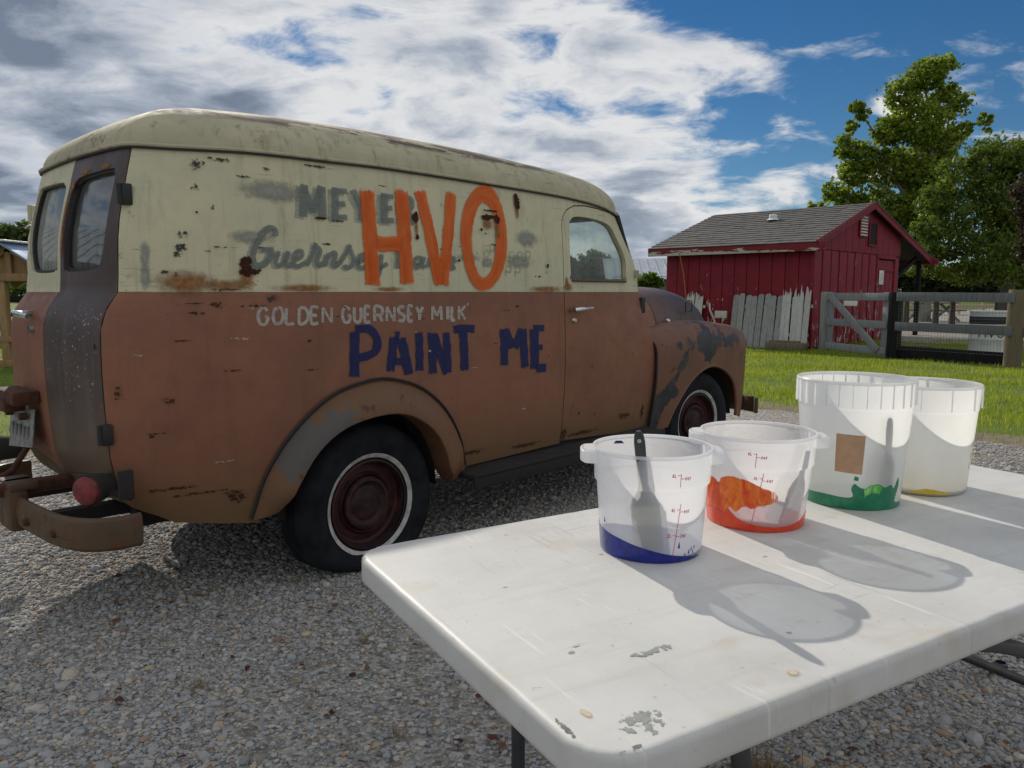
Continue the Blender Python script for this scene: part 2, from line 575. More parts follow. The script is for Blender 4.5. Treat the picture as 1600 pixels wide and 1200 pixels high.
def fenderfn(t):
    v = t.obj()
    n1 = t.noise(v, 2.3, 6, 0.6)
    n2 = t.noise(v, 11, 6, 0.65)
    col = t.mix(t.step(n1, 0.35, 0.65), (0.175, 0.075, 0.042), (0.135, 0.062, 0.035))
    u, _, z = t.xyz(v)
    # flaked-off areas that show the old dark blue-grey coat: one patch on the crown, one sloping down behind the arch
    a = t.math('ADD', t.math('MULTIPLY', t.math('ABSOLUTE', t.math('SUBTRACT', z, 0.86)), 5.5), t.math('MULTIPLY', t.math('ABSOLUTE', t.math('SUBTRACT', u, 2.82)), 1.7))
    b1 = t.math('ADD', t.math('MULTIPLY', t.math('SUBTRACT', u, 2.12), 1.0), t.math('MULTIPLY', t.math('SUBTRACT', z, 0.30), -0.80))
    b = t.math('ADD', t.math('MULTIPLY', t.math('ABSOLUTE', b1), 7.0), t.math('MULTIPLY', t.math('ABSOLUTE', t.math('SUBTRACT', z, 0.52)), 1.6))
    dd = t.math('MINIMUM', a, b)
    dd = t.math('ADD', dd, t.math('MULTIPLY', t.math('SUBTRACT', t.noise(v, 6, 6, 0.65), 0.5), 2.4))
    col = t.mix(t.step(dd, 0.72, 0.62), col, t.mix(t.step(n2, 0.42, 0.6), (0.014, 0.015, 0.024), (0.046, 0.043, 0.044)))
    col = t.mix(t.math('MULTIPLY', t.step(n2, 0.61, 0.70), 0.8), col, (0.060, 0.026, 0.016))
    return bsdf(t, col, t.rng(n2, 0.3, 0.7, 0.42, 0.65), normal=t.bump(n2, 0.14, 0.004), spec=0.4)


M['fender'] = mat('flaking fender paint', fenderfn)


def arch_fn(t):
    v = t.obj()
    n1 = t.noise(v, 3.0, 6, 0.62)
    n2 = t.noise(v, 13, 6, 0.65)
    u, w, z = t.xyz(v)
    col = t.mix(t.step(n1, 0.35, 0.65), (0.185, 0.085, 0.042), (0.15, 0.082, 0.040))
    g = t.math('ADD', t.math('MULTIPLY', t.math('ABSOLUTE', t.math('SUBTRACT', u, -0.34)), 2.6), t.math('MULTIPLY', t.math('ABSOLUTE', t.math('SUBTRACT', z, 0.64)), 3.0))
    g = t.math('ADD', g, t.math('MULTIPLY', t.math('SUBTRACT', t.noise(v, 7, 6, 0.66), 0.5), 2.6))
    col = t.mix(t.step(g, 0.62, 0.54), col, t.mix(n2, (0.075, 0.065, 0.060), (0.13, 0.115, 0.10)))
    col = t.mix(t.math('MULTIPLY', t.step(n2, 0.60, 0.70), 0.75), col, (0.075, 0.032, 0.016))
    return bsdf(t, col, t.rng(n2, 0.3, 0.7, 0.45, 0.68), normal=t.bump(n2, 0.14, 0.004), spec=0.35)


M['arch'] = mat('worn wheel arch paint', arch_fn)


def simple(col, rough=0.6, metal=0.0, var=0.25, scale=12, bump=0.08, spec=0.5):
    def fn(t):
        n = t.noise(t.obj(), scale, 6, 0.6)
        c = t.mix(t.step(n, 0.3, 0.7), tuple(k * (1 - var) for k in col), tuple(min(1, k * (1 + var)) for k in col))
        return bsdf(t, c, t.rng(n, 0.3, 0.7, max(0.03, rough - 0.1), min(1, rough + 0.1)), metal, t.bump(n, bump, 0.004), spec)
    return fn


M['black'] = mat('black trim', simple((0.014, 0.014, 0.015), 0.6))
M['under'] = mat('dark underbody', simple((0.022, 0.018, 0.016), 0.9))  # near-black for chassis, wheel wells, running boards and brackets
M['inside'] = mat('van interior', simple((0.13, 0.12, 0.10), 0.8))
M['tyre'] = mat('old tyre rubber', simple((0.012, 0.013, 0.016), 0.8, 0, 0.6, 9, 0.2, 0.2))
M['whitewall'] = mat('dirty white ring', simple((0.42, 0.41, 0.38), 0.6, 0, 0.3, 20))
M['rim'] = mat('maroon wheel paint', simple((0.044, 0.012, 0.012), 0.6, 0, 0.6, 10, 0.12, .3))
M['hub'] = mat('rusty hub cap', simple((0.035, 0.014, 0.012), 0.65, 0, 0.7, 14, 0.3, .3))
M['chrome'] = mat('pitted chrome', simple((0.62, 0.62, 0.62), 0.22, 1.0, 0.2, 40, 0.05))
M['rust'] = mat('brown rust', simple((0.075, 0.028, 0.014), 0.85, 0, 0.5, 30, 0.4))
M['steel_old'] = mat('old bumper steel', weathered((0.085, 0.058, 0.036), (0.115, 0.066, 0.034), 0.95, 0.6, 0.55, 0.6, (0.05, 0.043, 0.034), worn=.07))
M['red_lens'] = mat('dusty red lens', simple((0.15, 0.016, 0.020), 0.4, 0, 0.6, 25))
M['plate'] = mat('licence plate', simple((0.21, 0.215, 0.20), 0.6, 0, 0.35, 30))
M['plate_ink'] = mat('plate ink', simple((0.12, 0.125, 0.13), 0.6))
M['seat'] = mat('seat vinyl', simple((0.06, 0.04, 0.03), 0.7))
M['lens'] = mat('headlamp glass', simple((0.55, 0.57, 0.57), 0.12))


def glassfn(dust, tint=(0.86, 0.90, 0.88), refl=.025, streaks=0.5):
    def fn(t):
        tr = t.new('ShaderNodeBsdfTransparent'); t.put(tr.inputs[0], tint)
        gl = t.new('ShaderNodeBsdfGlossy'); gl.inputs['Roughness'].default_value = 0.02
        a = mixs(t, schlick(t, refl), tr.outputs[0], gl.outputs[0])
        df = t.new('ShaderNodeBsdfDiffuse'); t.put(df.inputs[0], (0.42, 0.44, 0.40))
        v = t.obj()
        st = t.noise(t.scale(v, (26, 26, 1.6)), 1.0, 5, 0.6)
        n = t.noise(v, 6, 4, 0.6)
        f = t.math('ADD', dust * 0.45, t.math('MULTIPLY', t.math('MULTIPLY', t.step(st, 0.35, 0.7), n), dust * 2 * streaks))
        return mixs(t, f, a, df.outputs[0])
    return fn


M['glass_cab'] = mat('cab window glass', glassfn(0.13))
M['glass_cab_clear'] = mat('windscreen glass', glassfn(0.04))
M['glass_rear'] = mat('dusty rear glass', glassfn(0.20, (0.55, 0.60, 0.60), .10, 0.8))
M['glass_dirty'] = mat('filthy rear glass', glassfn(0.75, (0.5, 0.5, 0.46), .03, 0.5))


def brush_paint(col, col2, opac, ragged=0.03, fade=0.0):
    """hand-brushed lettering: UV.x = distance to the nearest end of the stroke, UV.y = -1..1 across it"""
    def fn(t):
        uv = t.uv(); e, a, _ = t.xyz(uv)
        v = t.obj()
        s = t.noise(t.scale(v, (3.5, 1, 3.0)), 9, 5, 0.65)
        c1 = t.new('ShaderNodeCombineXYZ'); t.l.new(t.math('MULTIPLY', e, 2.2), c1.inputs[0]); t.l.new(t.math('MULTIPLY', a, 5.0), c1.inputs[1])
        br = t.noise(t.vmath('ADD', c1.outputs[0], t.scale(v, (0.3, 0, 0.3))), 2.4, 5, 0.7)
        col_ = t.mix(t.step(br, 0.32, 0.68), col, col2)
        o = t.rng(br, 0.30, 0.60, opac - 0.34, opac + 0.08)
        end = t.math('SUBTRACT', e, t.math('MULTIPLY', t.noise(t.scale(v, (30, 1, 30)), 3, 3, 0.6), ragged))
        o = t.math('MULTIPLY', o, t.step(end, -0.004, 0.003))
        edge = t.math('ADD', t.math('ABSOLUTE', a), t.math('MULTIPLY', t.math('SUBTRACT', t.noise(v, 60, 3, 0.6), 0.5), 0.5))
        o = t.math('MULTIPLY', o, t.step(edge, 1.02, 0.93))
        if fade:
            w = t.noise(t.scale(v, (1.2, 1, 7)), 7, 5, 0.7)
            o = t.math('MULTIPLY', o, t.rng(t.step(w, 0.38, 0.66), 0, 1, 1.0, 1.0 - fade))
        o = t.math('MINIMUM', t.math('MAXIMUM', o, 0.0), 1.0)
        return bsdf(t, col_, 0.55, alpha=o, spec=0.25, normal=t.bump(br, 0.06, 0.001))
    return fn


M['p_orange'] = mat('brushed orange paint', brush_paint((0.90, 0.19, 0.013), (0.48, 0.052, 0.004), 0.88, 0.05))
M['p_navy'] = mat('brushed navy paint', brush_paint((0.012, 0.018, 0.125), (0.018, 0.022, 0.060), 0.96, 0.03))
M['p_grey'] = mat('old grey-green sign paint', brush_paint((0.165, 0.195, 0.180), (0.21, 0.23, 0.20), 0.95, 0.004, 0.40))
M['p_teal'] = mat('old pale blue sign paint', brush_paint((0.30, 0.345, 0.305), (0.36, 0.385, 0.31), 0.66, 0.004, 0.5))
M['p_white'] = mat('old white sign paint', brush_paint((0.50, 0.47, 0.41), (0.42, 0.38, 0.33), 0.97, 0.004, 0.35))
M['p_ghost'] = mat('nearly vanished sign paint', brush_paint((0.34, 0.35, 0.26), (0.36, 0.36, 0.27), 0.45, 0.01, 0.9))


def rust_patch_fn(col, col2, hard):
    def fn(t):
        x, y, _ = t.xyz(t.uv())
        v = t.obj()
        r = t.math('SQRT', t.math('ADD', t.math('MULTIPLY', x, x), t.math('MULTIPLY', y, y)))
        if hard < .1:
            nn = t.noise(t.scale(v, (1, 1, 1.5 if hard < .04 else 1.0)), 62 if hard < .04 else 34, 7, 0.72)
            q = t.math('SUBTRACT', nn, t.math('MULTIPLY', t.math('MULTIPLY', r, r), 0.20 if hard < .04 else 0.32))
            o = t.step(q, 0.455 if hard < .04 else .30, 0.475 if hard < .04 else .33)
        else:
            r = t.math('ADD', r, t.math('MULTIPLY', t.math('SUBTRACT', t.noise(v, 38, 6, 0.7), 0.5), 1.3))
            o = t.step(r, 0.62 + hard, 0.62 - hard)
        n = t.noise(v, 60, 5, 0.6)
        return bsdf(t, t.mix(t.step(n, 0.35, 0.65), col, col2), 0.85, alpha=o, spec=0.2)
    return fn


M['d_rust'] = mat('deep rust hole', rust_patch_fn((0.030, 0.010, 0.007), (0.065, 0.020, 0.010), 0.05))
M['d_stain'] = mat('rust stain', rust_patch_fn((0.24, 0.095, 0.030), (0.32, 0.17, 0.07), 0.55))
M['d_dark'] = mat('scraped bare patch', rust_patch_fn((0.045, 0.042, 0.046), (0.07, 0.06, 0.055), 0.03))
M['d_pale'] = mat('pale scratch', rust_patch_fn((0.34, 0.25, 0.19), (0.42, 0.33, 0.26), 0.03))
M['d_brown'] = mat('scratched rust', rust_patch_fn((0.040, 0.018, 0.012), (0.085, 0.035, 0.018), 0.03))
M['d_grey'] = mat('grey scuff', rust_patch_fn((0.27, 0.29, 0.26), (0.33, 0.33, 0.27), 0.55))

# ---------------------------------------------------------------- the van
VAN_RZ = math.atan2(0.73244, 0.68083)
VW = 1.30                                     # body width at the belt
van = empty('delivery_van', (-0.6074, 3.2279, 0), 'old cream and brown panel van with painted lettering, parked on the gravel', 'van', VAN_RZ)

T_z = crv([.25, .5, .8, 1.0, 1.1, 1.2, 1.45, 1.72], [.04, .005, -.012, -.01, -.006, 0, .012, .04])
DU_z = crv([.25, .33, .42, .5, .62, .9, 1.06, 1.14, 1.18, 1.2, 1.4, 1.64, 1.76], [.16, .09, .03, -.025, -.062, -.074, -.070, -.046, -.018, -.004, .012, .066, .10])


def side_v(u):
    v = 0.0
    if u < -.3: v += .10 * ((-.3 - u) / .58)**2
    if u > 1.3: v += .05 * ((u - 1.3) / .8)**1.6
    return v


# base plan outline from the front (q = u) round the rear corner to the rear centre (q < -.86)
QC = -.86
_pl = [(u, side_v(u)) for u in np.arange(QC, 2.4001, .02)]
c0 = np.array(_pl[0]); c2 = np.array([-.942, .185]); c1 = np.array([-.932, .118])
_bz = [tuple((1 - t)**2 * c0 + 2 * t * (1 - t) * c1 + t * t * c2) for t in np.linspace(0, 1, 13)[1:]]
_rr = [(-.942 - .012 * (1 - ((VW / 2 - v) / (VW / 2 - .185))**2), v) for v in np.linspace(.185, VW / 2, 12)[1:]]
_tail = [tuple(c0)] + _bz + _rr
_s = np.concatenate([[0], np.cumsum([math.dist(_tail[i], _tail[i + 1]) for i in range(len(_tail) - 1)])])
QREAR = QC - _s[-1]                            # q at the rear centre line
_q = np.concatenate([(QC - _s)[::-1], [p_[0] for p_ in _pl[1:]]])
_u = np.concatenate([[p_[0] for p_ in _tail[::-1]], [p_[0] for p_ in _pl[1:]]])
_v = np.concatenate([[p_[1] for p_ in _tail[::-1]], [p_[1] for p_ in _pl[1:]]])
fU = crv(_q, _u); fV = crv(_q, _v)


def B(q, z):
    u = fU(q); v = fV(q)
    if q > 1.3: v -= .05 * ((q - 1.3) / .8)**1.6 * min(max((1.2 - z) / .28, 0), 1)
    w = min(max((-.40 - q) / .5, 0), 1); w = w * w * (3 - 2 * w)
    u += w * DU_z(z)
    v = VW / 2 + (v - VW / 2) * (1 - T_z(z) / (VW / 2))
    return (u, v, z)


def Bf(q, z):
    u, v, z = B(q, z)
    return (u, VW - v, z)


def qv(v):                                     # q of the rear outline at lateral position v (belt height)
    lo, hi = QREAR, QC
    for _ in range(40):
        m_ = (lo + hi) / 2
        if fV(m_) > v: lo = m_
        else: hi = m_
    return lo


RAIL = crv([QREAR, QC - .25, QC, -.75, -.48, -.15, .13, 1.19, 1.53, 1.71, 1.83, 2.0], [1.712, 1.708, 1.700, 1.703, 1.712, 1.719, 1.725, 1.714, 1.70, 1.682, 1.655, 1.60])
QD = QC - .085                                 # edge of the rear doors at the corner
BELT = 1.2

# --- side panels
arch_pts = [(-.536, .333), (-.484, .50), (-.368, .661), (-.20, .781), (-.019, .826), (.117, .822), (.278, .768), (.42, .659), (.52, .515), (.573, .36)]
arch_hole = [(u * .96, z - .02) for u, z in smoothpoly(arch_pts, 3)]


def rail_line(q0, q1, n, dz=-.004): return [(q, RAIL(q) + dz) for q in np.linspace(q0, q1, n)]


DOOR_R = 1.303
up_out = [(DOOR_R, BELT + .0004), (DOOR_R, 1.56), (1.325, 1.612), (1.36, 1.645), (1.43, 1.672), (1.53, 1.681), (1.66, 1.676), (1.79, 1.662)] + rail_line(1.80, QD, 46) + [(QD, BELT + .0004)]
up_out = up_out[:7] + [(1.77, RAIL(1.77) - .004)] + rail_line(1.70, QD, 46) + [(QD, BELT + .0004)]
lo_side = [(DOOR_R, BELT - .0004)] + [(QD, BELT - .0004), (QD, .565), (QD - .012, .52), (QD - .035, .485), (QD - .045, .455), (QD - .02, .435), (-.90, .402), (-.857, .364), (-.70, .335)] + arch_hole + [(.60, .355), (DOOR_R, .365)]
for fn, flip, lab in ((B, False, None), (Bf, True, None)):
    panel('upper_side_panel', up_out[::-1], fn, M['cream'], van, h=.07, th=.006, flip=flip)
    panel('lower_side_panel', lo_side, fn, M['brown'], van, h=.07, th=.006, flip=flip)

# --- cab doors (cream above the belt, brown below) with a real window opening
d_out = [(1.309, .378), (1.309, 1.56), (1.331, 1.609), (1.365, 1.640), (1.43, 1.666), (1.53, 1.674), (1.66, 1.669), (1.79, 1.656), (1.858, 1.634), (1.964, 1.51), (2.072, 1.323), (2.094, 1.19), (2.10, 1.05), (2.16, .965), (2.215, .90), (2.236, .82), (2.236, .64), (2.218, .46), (2.20, .33)]
d_win = smoothpoly([(1.37, 1.30), (1.371, 1.543), (1.391, 1.59), (1.425, 1.609), (1.51, 1.615), (1.654, 1.608), (1.776, 1.583), (1.845, 1.515), (1.938, 1.395), (1.943, 1.292), (1.911, 1.269), (1.40, 1.267)], 3, True)
for fn, flip, drop in ((B, False, 0.0), (Bf, True, .085)):
    dr = panel('cab_door', d_out[::-1], fn, [M['brown'], M['cream']], van, [d_win], h=.06, th=.035, flip=flip,
               cons=[[(1.25, BELT), (2.2, BELT)]], mfun=lambda q, z: 1 if z > BELT else 0)
    off = .02
    def gmap(q, z, fn=fn, s=(1 if not flip else -1)):
        a = fn(q, z); return (a[0], a[1] + s * .022, a[2])
    gw = [(u, z) for u, z in smoothpoly([(1.355, 1.25), (1.355, 1.55), (1.38, 1.60), (1.425, 1.62), (1.51, 1.625), (1.654, 1.618), (1.79, 1.59), (1.86, 1.515), (1.955, 1.395), (1.96, 1.26)], 3, True)]
    panel('window_pane', [(u, z - drop) for u, z in gw][::-1], gmap, M['glass_cab'], dr, h=.12, th=.004, flip=flip)
    s = -1 if not flip else 1
    def P3(q, z, o=0.0, fn=fn, s=s):
        a = fn(q, z); return Vector((a[0], a[1] + s * o, a[2]))
    b = MB()
    b.tube([P3(1.352, 1.104, .0), P3(1.352, 1.104, .045)], .012, 10)
    b.tube([P3(1.335, 1.102, .045), P3(1.36, 1.104, .05), P3(1.43, 1.108, .048), P3(1.512, 1.112, .038)], [.012, .014, .012, .008], 10)
    b.obj('door_handle', M['chrome'], dr)
    b = MB(); b.lathe([(.0, -.012), (.010, -.012), (.012, -.006), (.016, 0), (.016, .004)], 20, P3(1.385, 1.045), 'Y')
    b.obj('lock_cover', M['chrome'], dr)
    b = MB()
    b.tube([P3(1.375, 1.262, .008), P3(1.6, 1.262, .009), P3(1.93, 1.262, .008)], .007, 8)
    b.obj('sill_strip', M['steel_old'], dr)

# --- roof
NRING = 14
ring = [(q, 0) for q in np.concatenate([np.linspace(1.86, QC, 52), np.linspace(QC - .02, QREAR, 18)])]
near = [Vector(B(q, RAIL(q) + .0)) for q, _ in ring]
far = [Vector((a.x, VW - a.y, a.z)) for a in near[::-1][1:]]
w0 = near[0]
front = []
for k in range(1, 14):
    f_ = k / 14; y = VW - w0.y + (2 * w0.y - VW) * f_
    front.append(Vector((w0.x + .10 * (1 - (2 * f_ - 1)**2), y, w0.z + .012 * (1 - (2 * f_ - 1)**2))))
loop = near + far + front
def soft_end(x):
    d_ = x + .10
    lo_ = -.10 + .5 * (d_ + math.sqrt(d_ * d_ + .30**2)) - .04
    d_ = 1.25 - lo_
    return 1.25 - .5 * (d_ + math.sqrt(d_ * d_ + .16**2)) + .02


V = []; F = []
n = len(loop)
for a in loop:
    end_ = min(max((-.25 - a.x) / .5, 0), 1)
    NX = 2.35 - .10 * end_
    us = soft_end(a.x)
    zs = 1.955 - .03 * max(0, (us - .6) / .75)**2 - .01 * max(0, (.25 - us) / .30)**2
    sp = Vector((us, VW / 2, zs))
    for k in range(NRING + 1):
        r_ = 1 - math.cos(k / NRING * math.pi / 2)
        hgt = (1 - (1 - r_)**NX)**(1 / NX)
        x = a.x + (sp.x - a.x) * r_; y = a.y + (sp.y - a.y) * r_
        V.append((x, y, a.z + (zs - a.z) * hgt))
for i in range(n):
    j = (i + 1) % n
    for k in range(NRING):
        F.append((i * (NRING + 1) + k, i * (NRING + 1) + k + 1, j * (NRING + 1) + k + 1, j * (NRING + 1) + k))
mobj('roof', V, F, M['roof'], van, sharp=50)
b = MB()
out = []
for i, a in enumerate(near + far):
    dirv = Vector((a.x - min(max(a.x, -.14), 1.25), a.y - VW / 2, 0)); dirv.normalize()
    out.append(a + dirv * .010 + Vector((0, 0, .004)))
b.tube(out, .0075, 8)
drp = b.obj('drip_rail', M['roof'], van)
b = MB(); b.tube([q + Vector((0, 0, -.0105)) for q in out], .0042, 6); b.obj('gutter_line', M['black'], drp)  # thin black tube draws the dark line below the drip rail

# --- windscreen, pillars, cowl
cb = [Vector((2.10 + .16 * (1 - (2 * f_ - 1)**2), .085 + (VW - .17) * f_, 1.205 + .03 * (1 - (2 * f_ - 1)**2))) for f_ in np.linspace(0, 1, 15)]
hd = [near[0]] + front[::-1] + [far[-1]]
hd = [Vector((near[0].x + .10 * (1 - (2 * f_ - 1)**2), near[0].y + (VW - 2 * near[0].y) * f_, near[0].z + .012 * (1 - (2 * f_ - 1)**2))) for f_ in np.linspace(0, 1, 15)]
fr = MB()
fr.tube([hd[0], (hd[0] * .5 + cb[0] * .5) + Vector((.015, -.002, .0)), cb[0]], .020, 8)
fr.tube([hd[14], (hd[14] * .5 + cb[14] * .5) + Vector((.015, .002, 0)), cb[14]], .020, 8)
fr.tube(hd, .022, 8); fr.tube(cb, .022, 8); fr.tube([hd[7], cb[7]], .018, 8)
wf = fr.obj('windscreen_frame', M['black'], van)
for k0, k1 in ((0, 7), (7, 14)):
    V = hd[k0:k1 + 1] + cb[k0:k1 + 1]; m_ = k1 - k0 + 1
    F = [(i, i + 1, m_ + i + 1, m_ + i) for i in range(m_ - 1)]
    V = V + [a + Vector((-.004, 0, -.003)) for a in V]
    F = F + [tuple(i + 2 * m_ for i in f[::-1]) for f in F]
    mobj('windscreen_pane', V, F, M['glass_cab_clear'], wf)

zt = crv([2.06, 2.5, 2.83, 3.03, 3.19, 3.28, 3.35, 3.40, 3.45], [1.222, 1.240, 1.238, 1.215, 1.172, 1.120, 1.04, .95, .80])
v0 = crv([2.06, 2.4, 2.8, 3.15, 3.34, 3.45], [.085, .10, .13, .18, .25, .36])


def hood_section(u, n=22, zlow=.80):
    a = v0(u); t_ = zt(u); hw = VW / 2 - a
    pts = []
    e = 3.2
    for k in range(n + 1):
        th = math.pi * k / n
        c, s = math.cos(th), math.sin(th)
        x = -math.copysign(abs(c)**(2 / e), c); y = abs(s)**(2 / e)
        pts.append((u, VW / 2 + x * hw, zlow + (t_ - zlow) * y))
    return pts


def loft(name, us, m, parent, zlow=.80):
    V = []; F = []; n = 0
    for u in us:
        s_ = hood_section(u, zlow=zlow); n = len(s_); V += s_
    for i in range(len(us) - 1):
        for k in range(n - 1): F.append((i * n + k, i * n + k + 1, (i + 1) * n + k + 1, (i + 1) * n + k))
    V += [(a[0], VW / 2 + (a[1] - VW / 2) * .99, a[2] - .012) for a in V]
    N = len(us) * n
    F += [tuple(i + N for i in f[::-1]) for f in F]
    for i in (0, len(us) - 1):
        for k in range(n - 1):
            a, c = i * n + k, i * n + k + 1
            F.append((a, c, c + N, a + N))
    return mobj(name, V, F, m, parent, sharp=45)


loft('cowl', [2.075, 2.15, 2.25, 2.33, 2.402], M['brown'], van)
hood = loft('hood', list(np.linspace(2.410, 3.44, 28)), M['hood'], van)
b = MB()
for (u, z, a, c) in ((2.86, 1.10, .085, .038),):
    o = v0(u) + .004
    sq = [(u - a / 2, z - c), (u + a / 2, z - c), (u + a / 2, z + c * .8), (u + a * .3, z + c), (u - a * .3, z + c), (u - a / 2, z + c * .8)]
    b.tube([(x, o - .004, y) for x, y in sq], .004, 6, closed=True)
b.obj('hood_emblem_outline', M['black'], hood)
b = MB(); b.lathe([(0, -.012), (.012, -.010), (.016, 0), (.016, .006)], 18, (2.536, v0(2.536) - .006, 1.006), 'Y')
b.obj('hood_latch', M['chrome'], hood)
b = MB(); b.box((2.115, .045, 1.118), (.045, .05, .10), .008); b.obj('door_hinge', M['black'], van)
b = MB(); b.box((2.06, .035, 1.31), (.03, .05, .05), .01); b.obj('mirror_bracket', M['chrome'], van)

# --- front fenders: outline swept round the nose, crowned over to the hood
_fp = [(u, -.055 + .047 * min(1, max(0, (2.46 - u) / .36))**2) for u in np.arange(2.02, 3.16, .04)]
e0 = np.array(_fp[-1]); e1 = np.array([3.62, -.054]); e2 = np.array([3.63, .20]); e3 = np.array([3.63, .46])
_fb = [tuple((1 - t)**2 * e0 + 2 * t * (1 - t) * e1 + t * t * e2) for t in np.linspace(0, 1, 12)[1:]]
_fb += [tuple(e2 + (e3 - e2) * t) for t in np.linspace(0, 1, 6)[1:]]
_fa = _fp + _fb
_fs = np.concatenate([[0], np.cumsum([math.dist(_fa[i], _fa[i + 1]) for i in range(len(_fa) - 1)])]) + 2.02
gU = crv(_fs, [a[0] for a in _fa]); gV = crv(_fs, [a[1] for a in _fa])
QF = _fs[-1]
zcr = crv([2.02, 2.075, 2.32, 2.655, 2.95, 3.2, 3.4, 3.6, QF], [.935, .952, .976, 1.004, .996, .974, .950, .928, .915])


def FN(q, y):
    z_c = zcr(q); Rr = .15 if q < 3.0 else .15 - .03 * min(1, (q - 3.0) / .3)
    y0 = z_c - Rr
    e = .01
    tu = gU(q + e) - gU(q - e); tv = gV(q + e) - gV(q - e); L = math.hypot(tu, tv)
    nu, nv = -tv / L, tu / L                     # inward
    if y <= y0:
        ins = .0 + .02 * ((y0 - y) / .5)**2
        return (gU(q) + nu * ins, gV(q) + nv * ins, y)
    a = (y - y0) / Rr
    if a < math.pi / 2:
        return (gU(q) + nu * Rr * (1 - math.cos(a)), gV(q) + nv * Rr * (1 - math.cos(a)), y0 + Rr * math.sin(a))
    ex = (a - math.pi / 2) * Rr
    return (gU(q) + nu * (Rr + ex), gV(q) + nv * (Rr + ex), z_c + .08 * ex)


def FNf(q, y):
    a = FN(q, y); return (a[0], VW - a[1], a[2])


f_arch = smoothpoly([(2.338, .327), (2.411, .438), (2.501, .527), (2.607, .61), (2.746, .671), (2.893, .692), (3.07, .650), (3.225, .545), (3.305, .39), (3.325, .290)], 3)
TOP = lambda q: zcr(q) - .15 + .15 * math.pi / 2 + .10
f_out = [(2.165, .34), (2.20, .305)] + f_arch + [(3.44, .262), (3.58, .29), (3.72, .33), (QF - .01, .36)] + [(q, zcr(q) + .085) for q in np.linspace(QF - .01, 3.3, 6)] + [(q, TOP(q)) for q in np.linspace(3.05, 2.12, 12)] + [(2.115, .955), (2.150, .93), (2.185, .88), (2.200, .82), (2.203, .64), (2.185, .476)]
for fn, flip in ((FN, False), (FNf, True)):
    fe = panel('front_fender', f_out, fn, M['fender'], van, h=.06, th=.008, flip=flip, sharp=50)
    sm_ = MB(); sm_.tube([Vector(fn(q, y)) for q, y in smoothpoly([(2.165, .345), (2.185, .476), (2.203, .64), (2.200, .82), (2.185, .88), (2.150, .93), (2.115, .955)], 3)], .007, 6); sm_.obj('fender_welting', M['black'], fe)
    lip = MB(); lip.tube([Vector(fn(q, y)) + Vector((0, .006 * (1 if not flip else -1), 0)) for q, y in f_arch], .011, 8)
    lip.obj('arch_bead', M['fender'], fe)
    b = MB()
    yy = .17 if not flip else VW - .17
    b.lathe([(.0, .03), (.05, .028), (.078, .015), (.088, 0), (.098, -.004), (.098, -.06)], 28, (3.635, yy, .74), 'X')
    b.obj('headlight', M['lens'], fe)

# nose: grille bars between the fenders
b = MB()
b.box((3.50, VW / 2, .62), (.16, .72, .50), .02)
gr = b.obj('grille', M['hood'], van)
for k in range(5):
    b = MB(); b.box((3.59, VW / 2, .46 + .08 * k), (.03, .72 - .04 * abs(k - 2), .03), .01); b.obj('grille_bar', M['steel_old'], gr)
b = MB()
b.tube([(3.38, -.03, .335), (3.48, .02, .335), (3.53, .14, .335)], .001, 4)
b = MB()
P_ = [(3.585, -.050), (3.65, -.015), (3.685, .10), (3.705, VW / 2), (3.685, VW - .10), (3.65, VW + .015), (3.585, VW + .050)]
for i in range(len(P_) - 1):
    b.beam((*P_[i], .335), (*P_[i + 1], .335), .03, .125, bev=.012)
b.box((3.45, .25, .335), (.2, .06, .06)); b.box((3.45, VW - .25, .335), (.2, .06, .06))
b.obj('front_bumper', M['steel_old'], van)

# --- rear fenders: flare rolled out from the body to a lip 10 cm proud
ro = smoothpoly(arch_pts, 4)
ri = smoothpoly([(-.452, .358), (-.406, .453), (-.314, .581), (-.184, .662), (-.005, .693), (.142, .675), (.275, .596), (.352, .493), (.395, .387), (.450, .315)], 4)
for side in (0, 1):
    V = []; F = []
    prof = [(0, .012), (.05, -.012), (.14, -.034), (.30, -.058), (.5, -.078), (.72, -.092), (.9, -.099), (1.0, -.100), (1.03, -.096), (1.03, -.07), (1.0, .03)]
    m_ = len(prof)
    for i, (a, c) in enumerate(zip(ro, ri)):
        for s_, o in prof:
            u = a[0] + (c[0] - a[0]) * s_; z = a[1] + (c[1] - a[1]) * s_
            endk = min(1, min(i, len(ro) - 1 - i) / 5 + .45)
            v = T_z(z) * .6 + o * (endk if o < 0 else 1) + (side_v(u) if u < -.3 else 0) * .8
            V.append((u, v if side == 0 else VW - v, z))
    for i in range(len(ro) - 1):
        for k in range(m_ - 1):
            f = (i * m_ + k, i * m_ + k + 1, (i + 1) * m_ + k + 1, (i + 1) * m_ + k)
            F.append(f if side == 0 else f[::-1])
    F.append(tuple(range(m_))); F.append(tuple((len(ro) - 1) * m_ + k for k in range(m_ - 1, -1, -1)))
    rf = mobj('rear_fender', V, F, M['arch'], van, sharp=42)
    b = MB(); b.tube([(a[0], (T_z(a[1]) - .010 + (side_v(a[0]) if a[0] < -.3 else 0) * .9) if side == 0 else VW - (T_z(a[1]) - .010), a[1] + .004) for a in ro], .006, 6)
    b.obj('fender_welting', M['black'], rf)

# --- rear doors
zb_door = crv([QREAR, QD], [.50, .575])


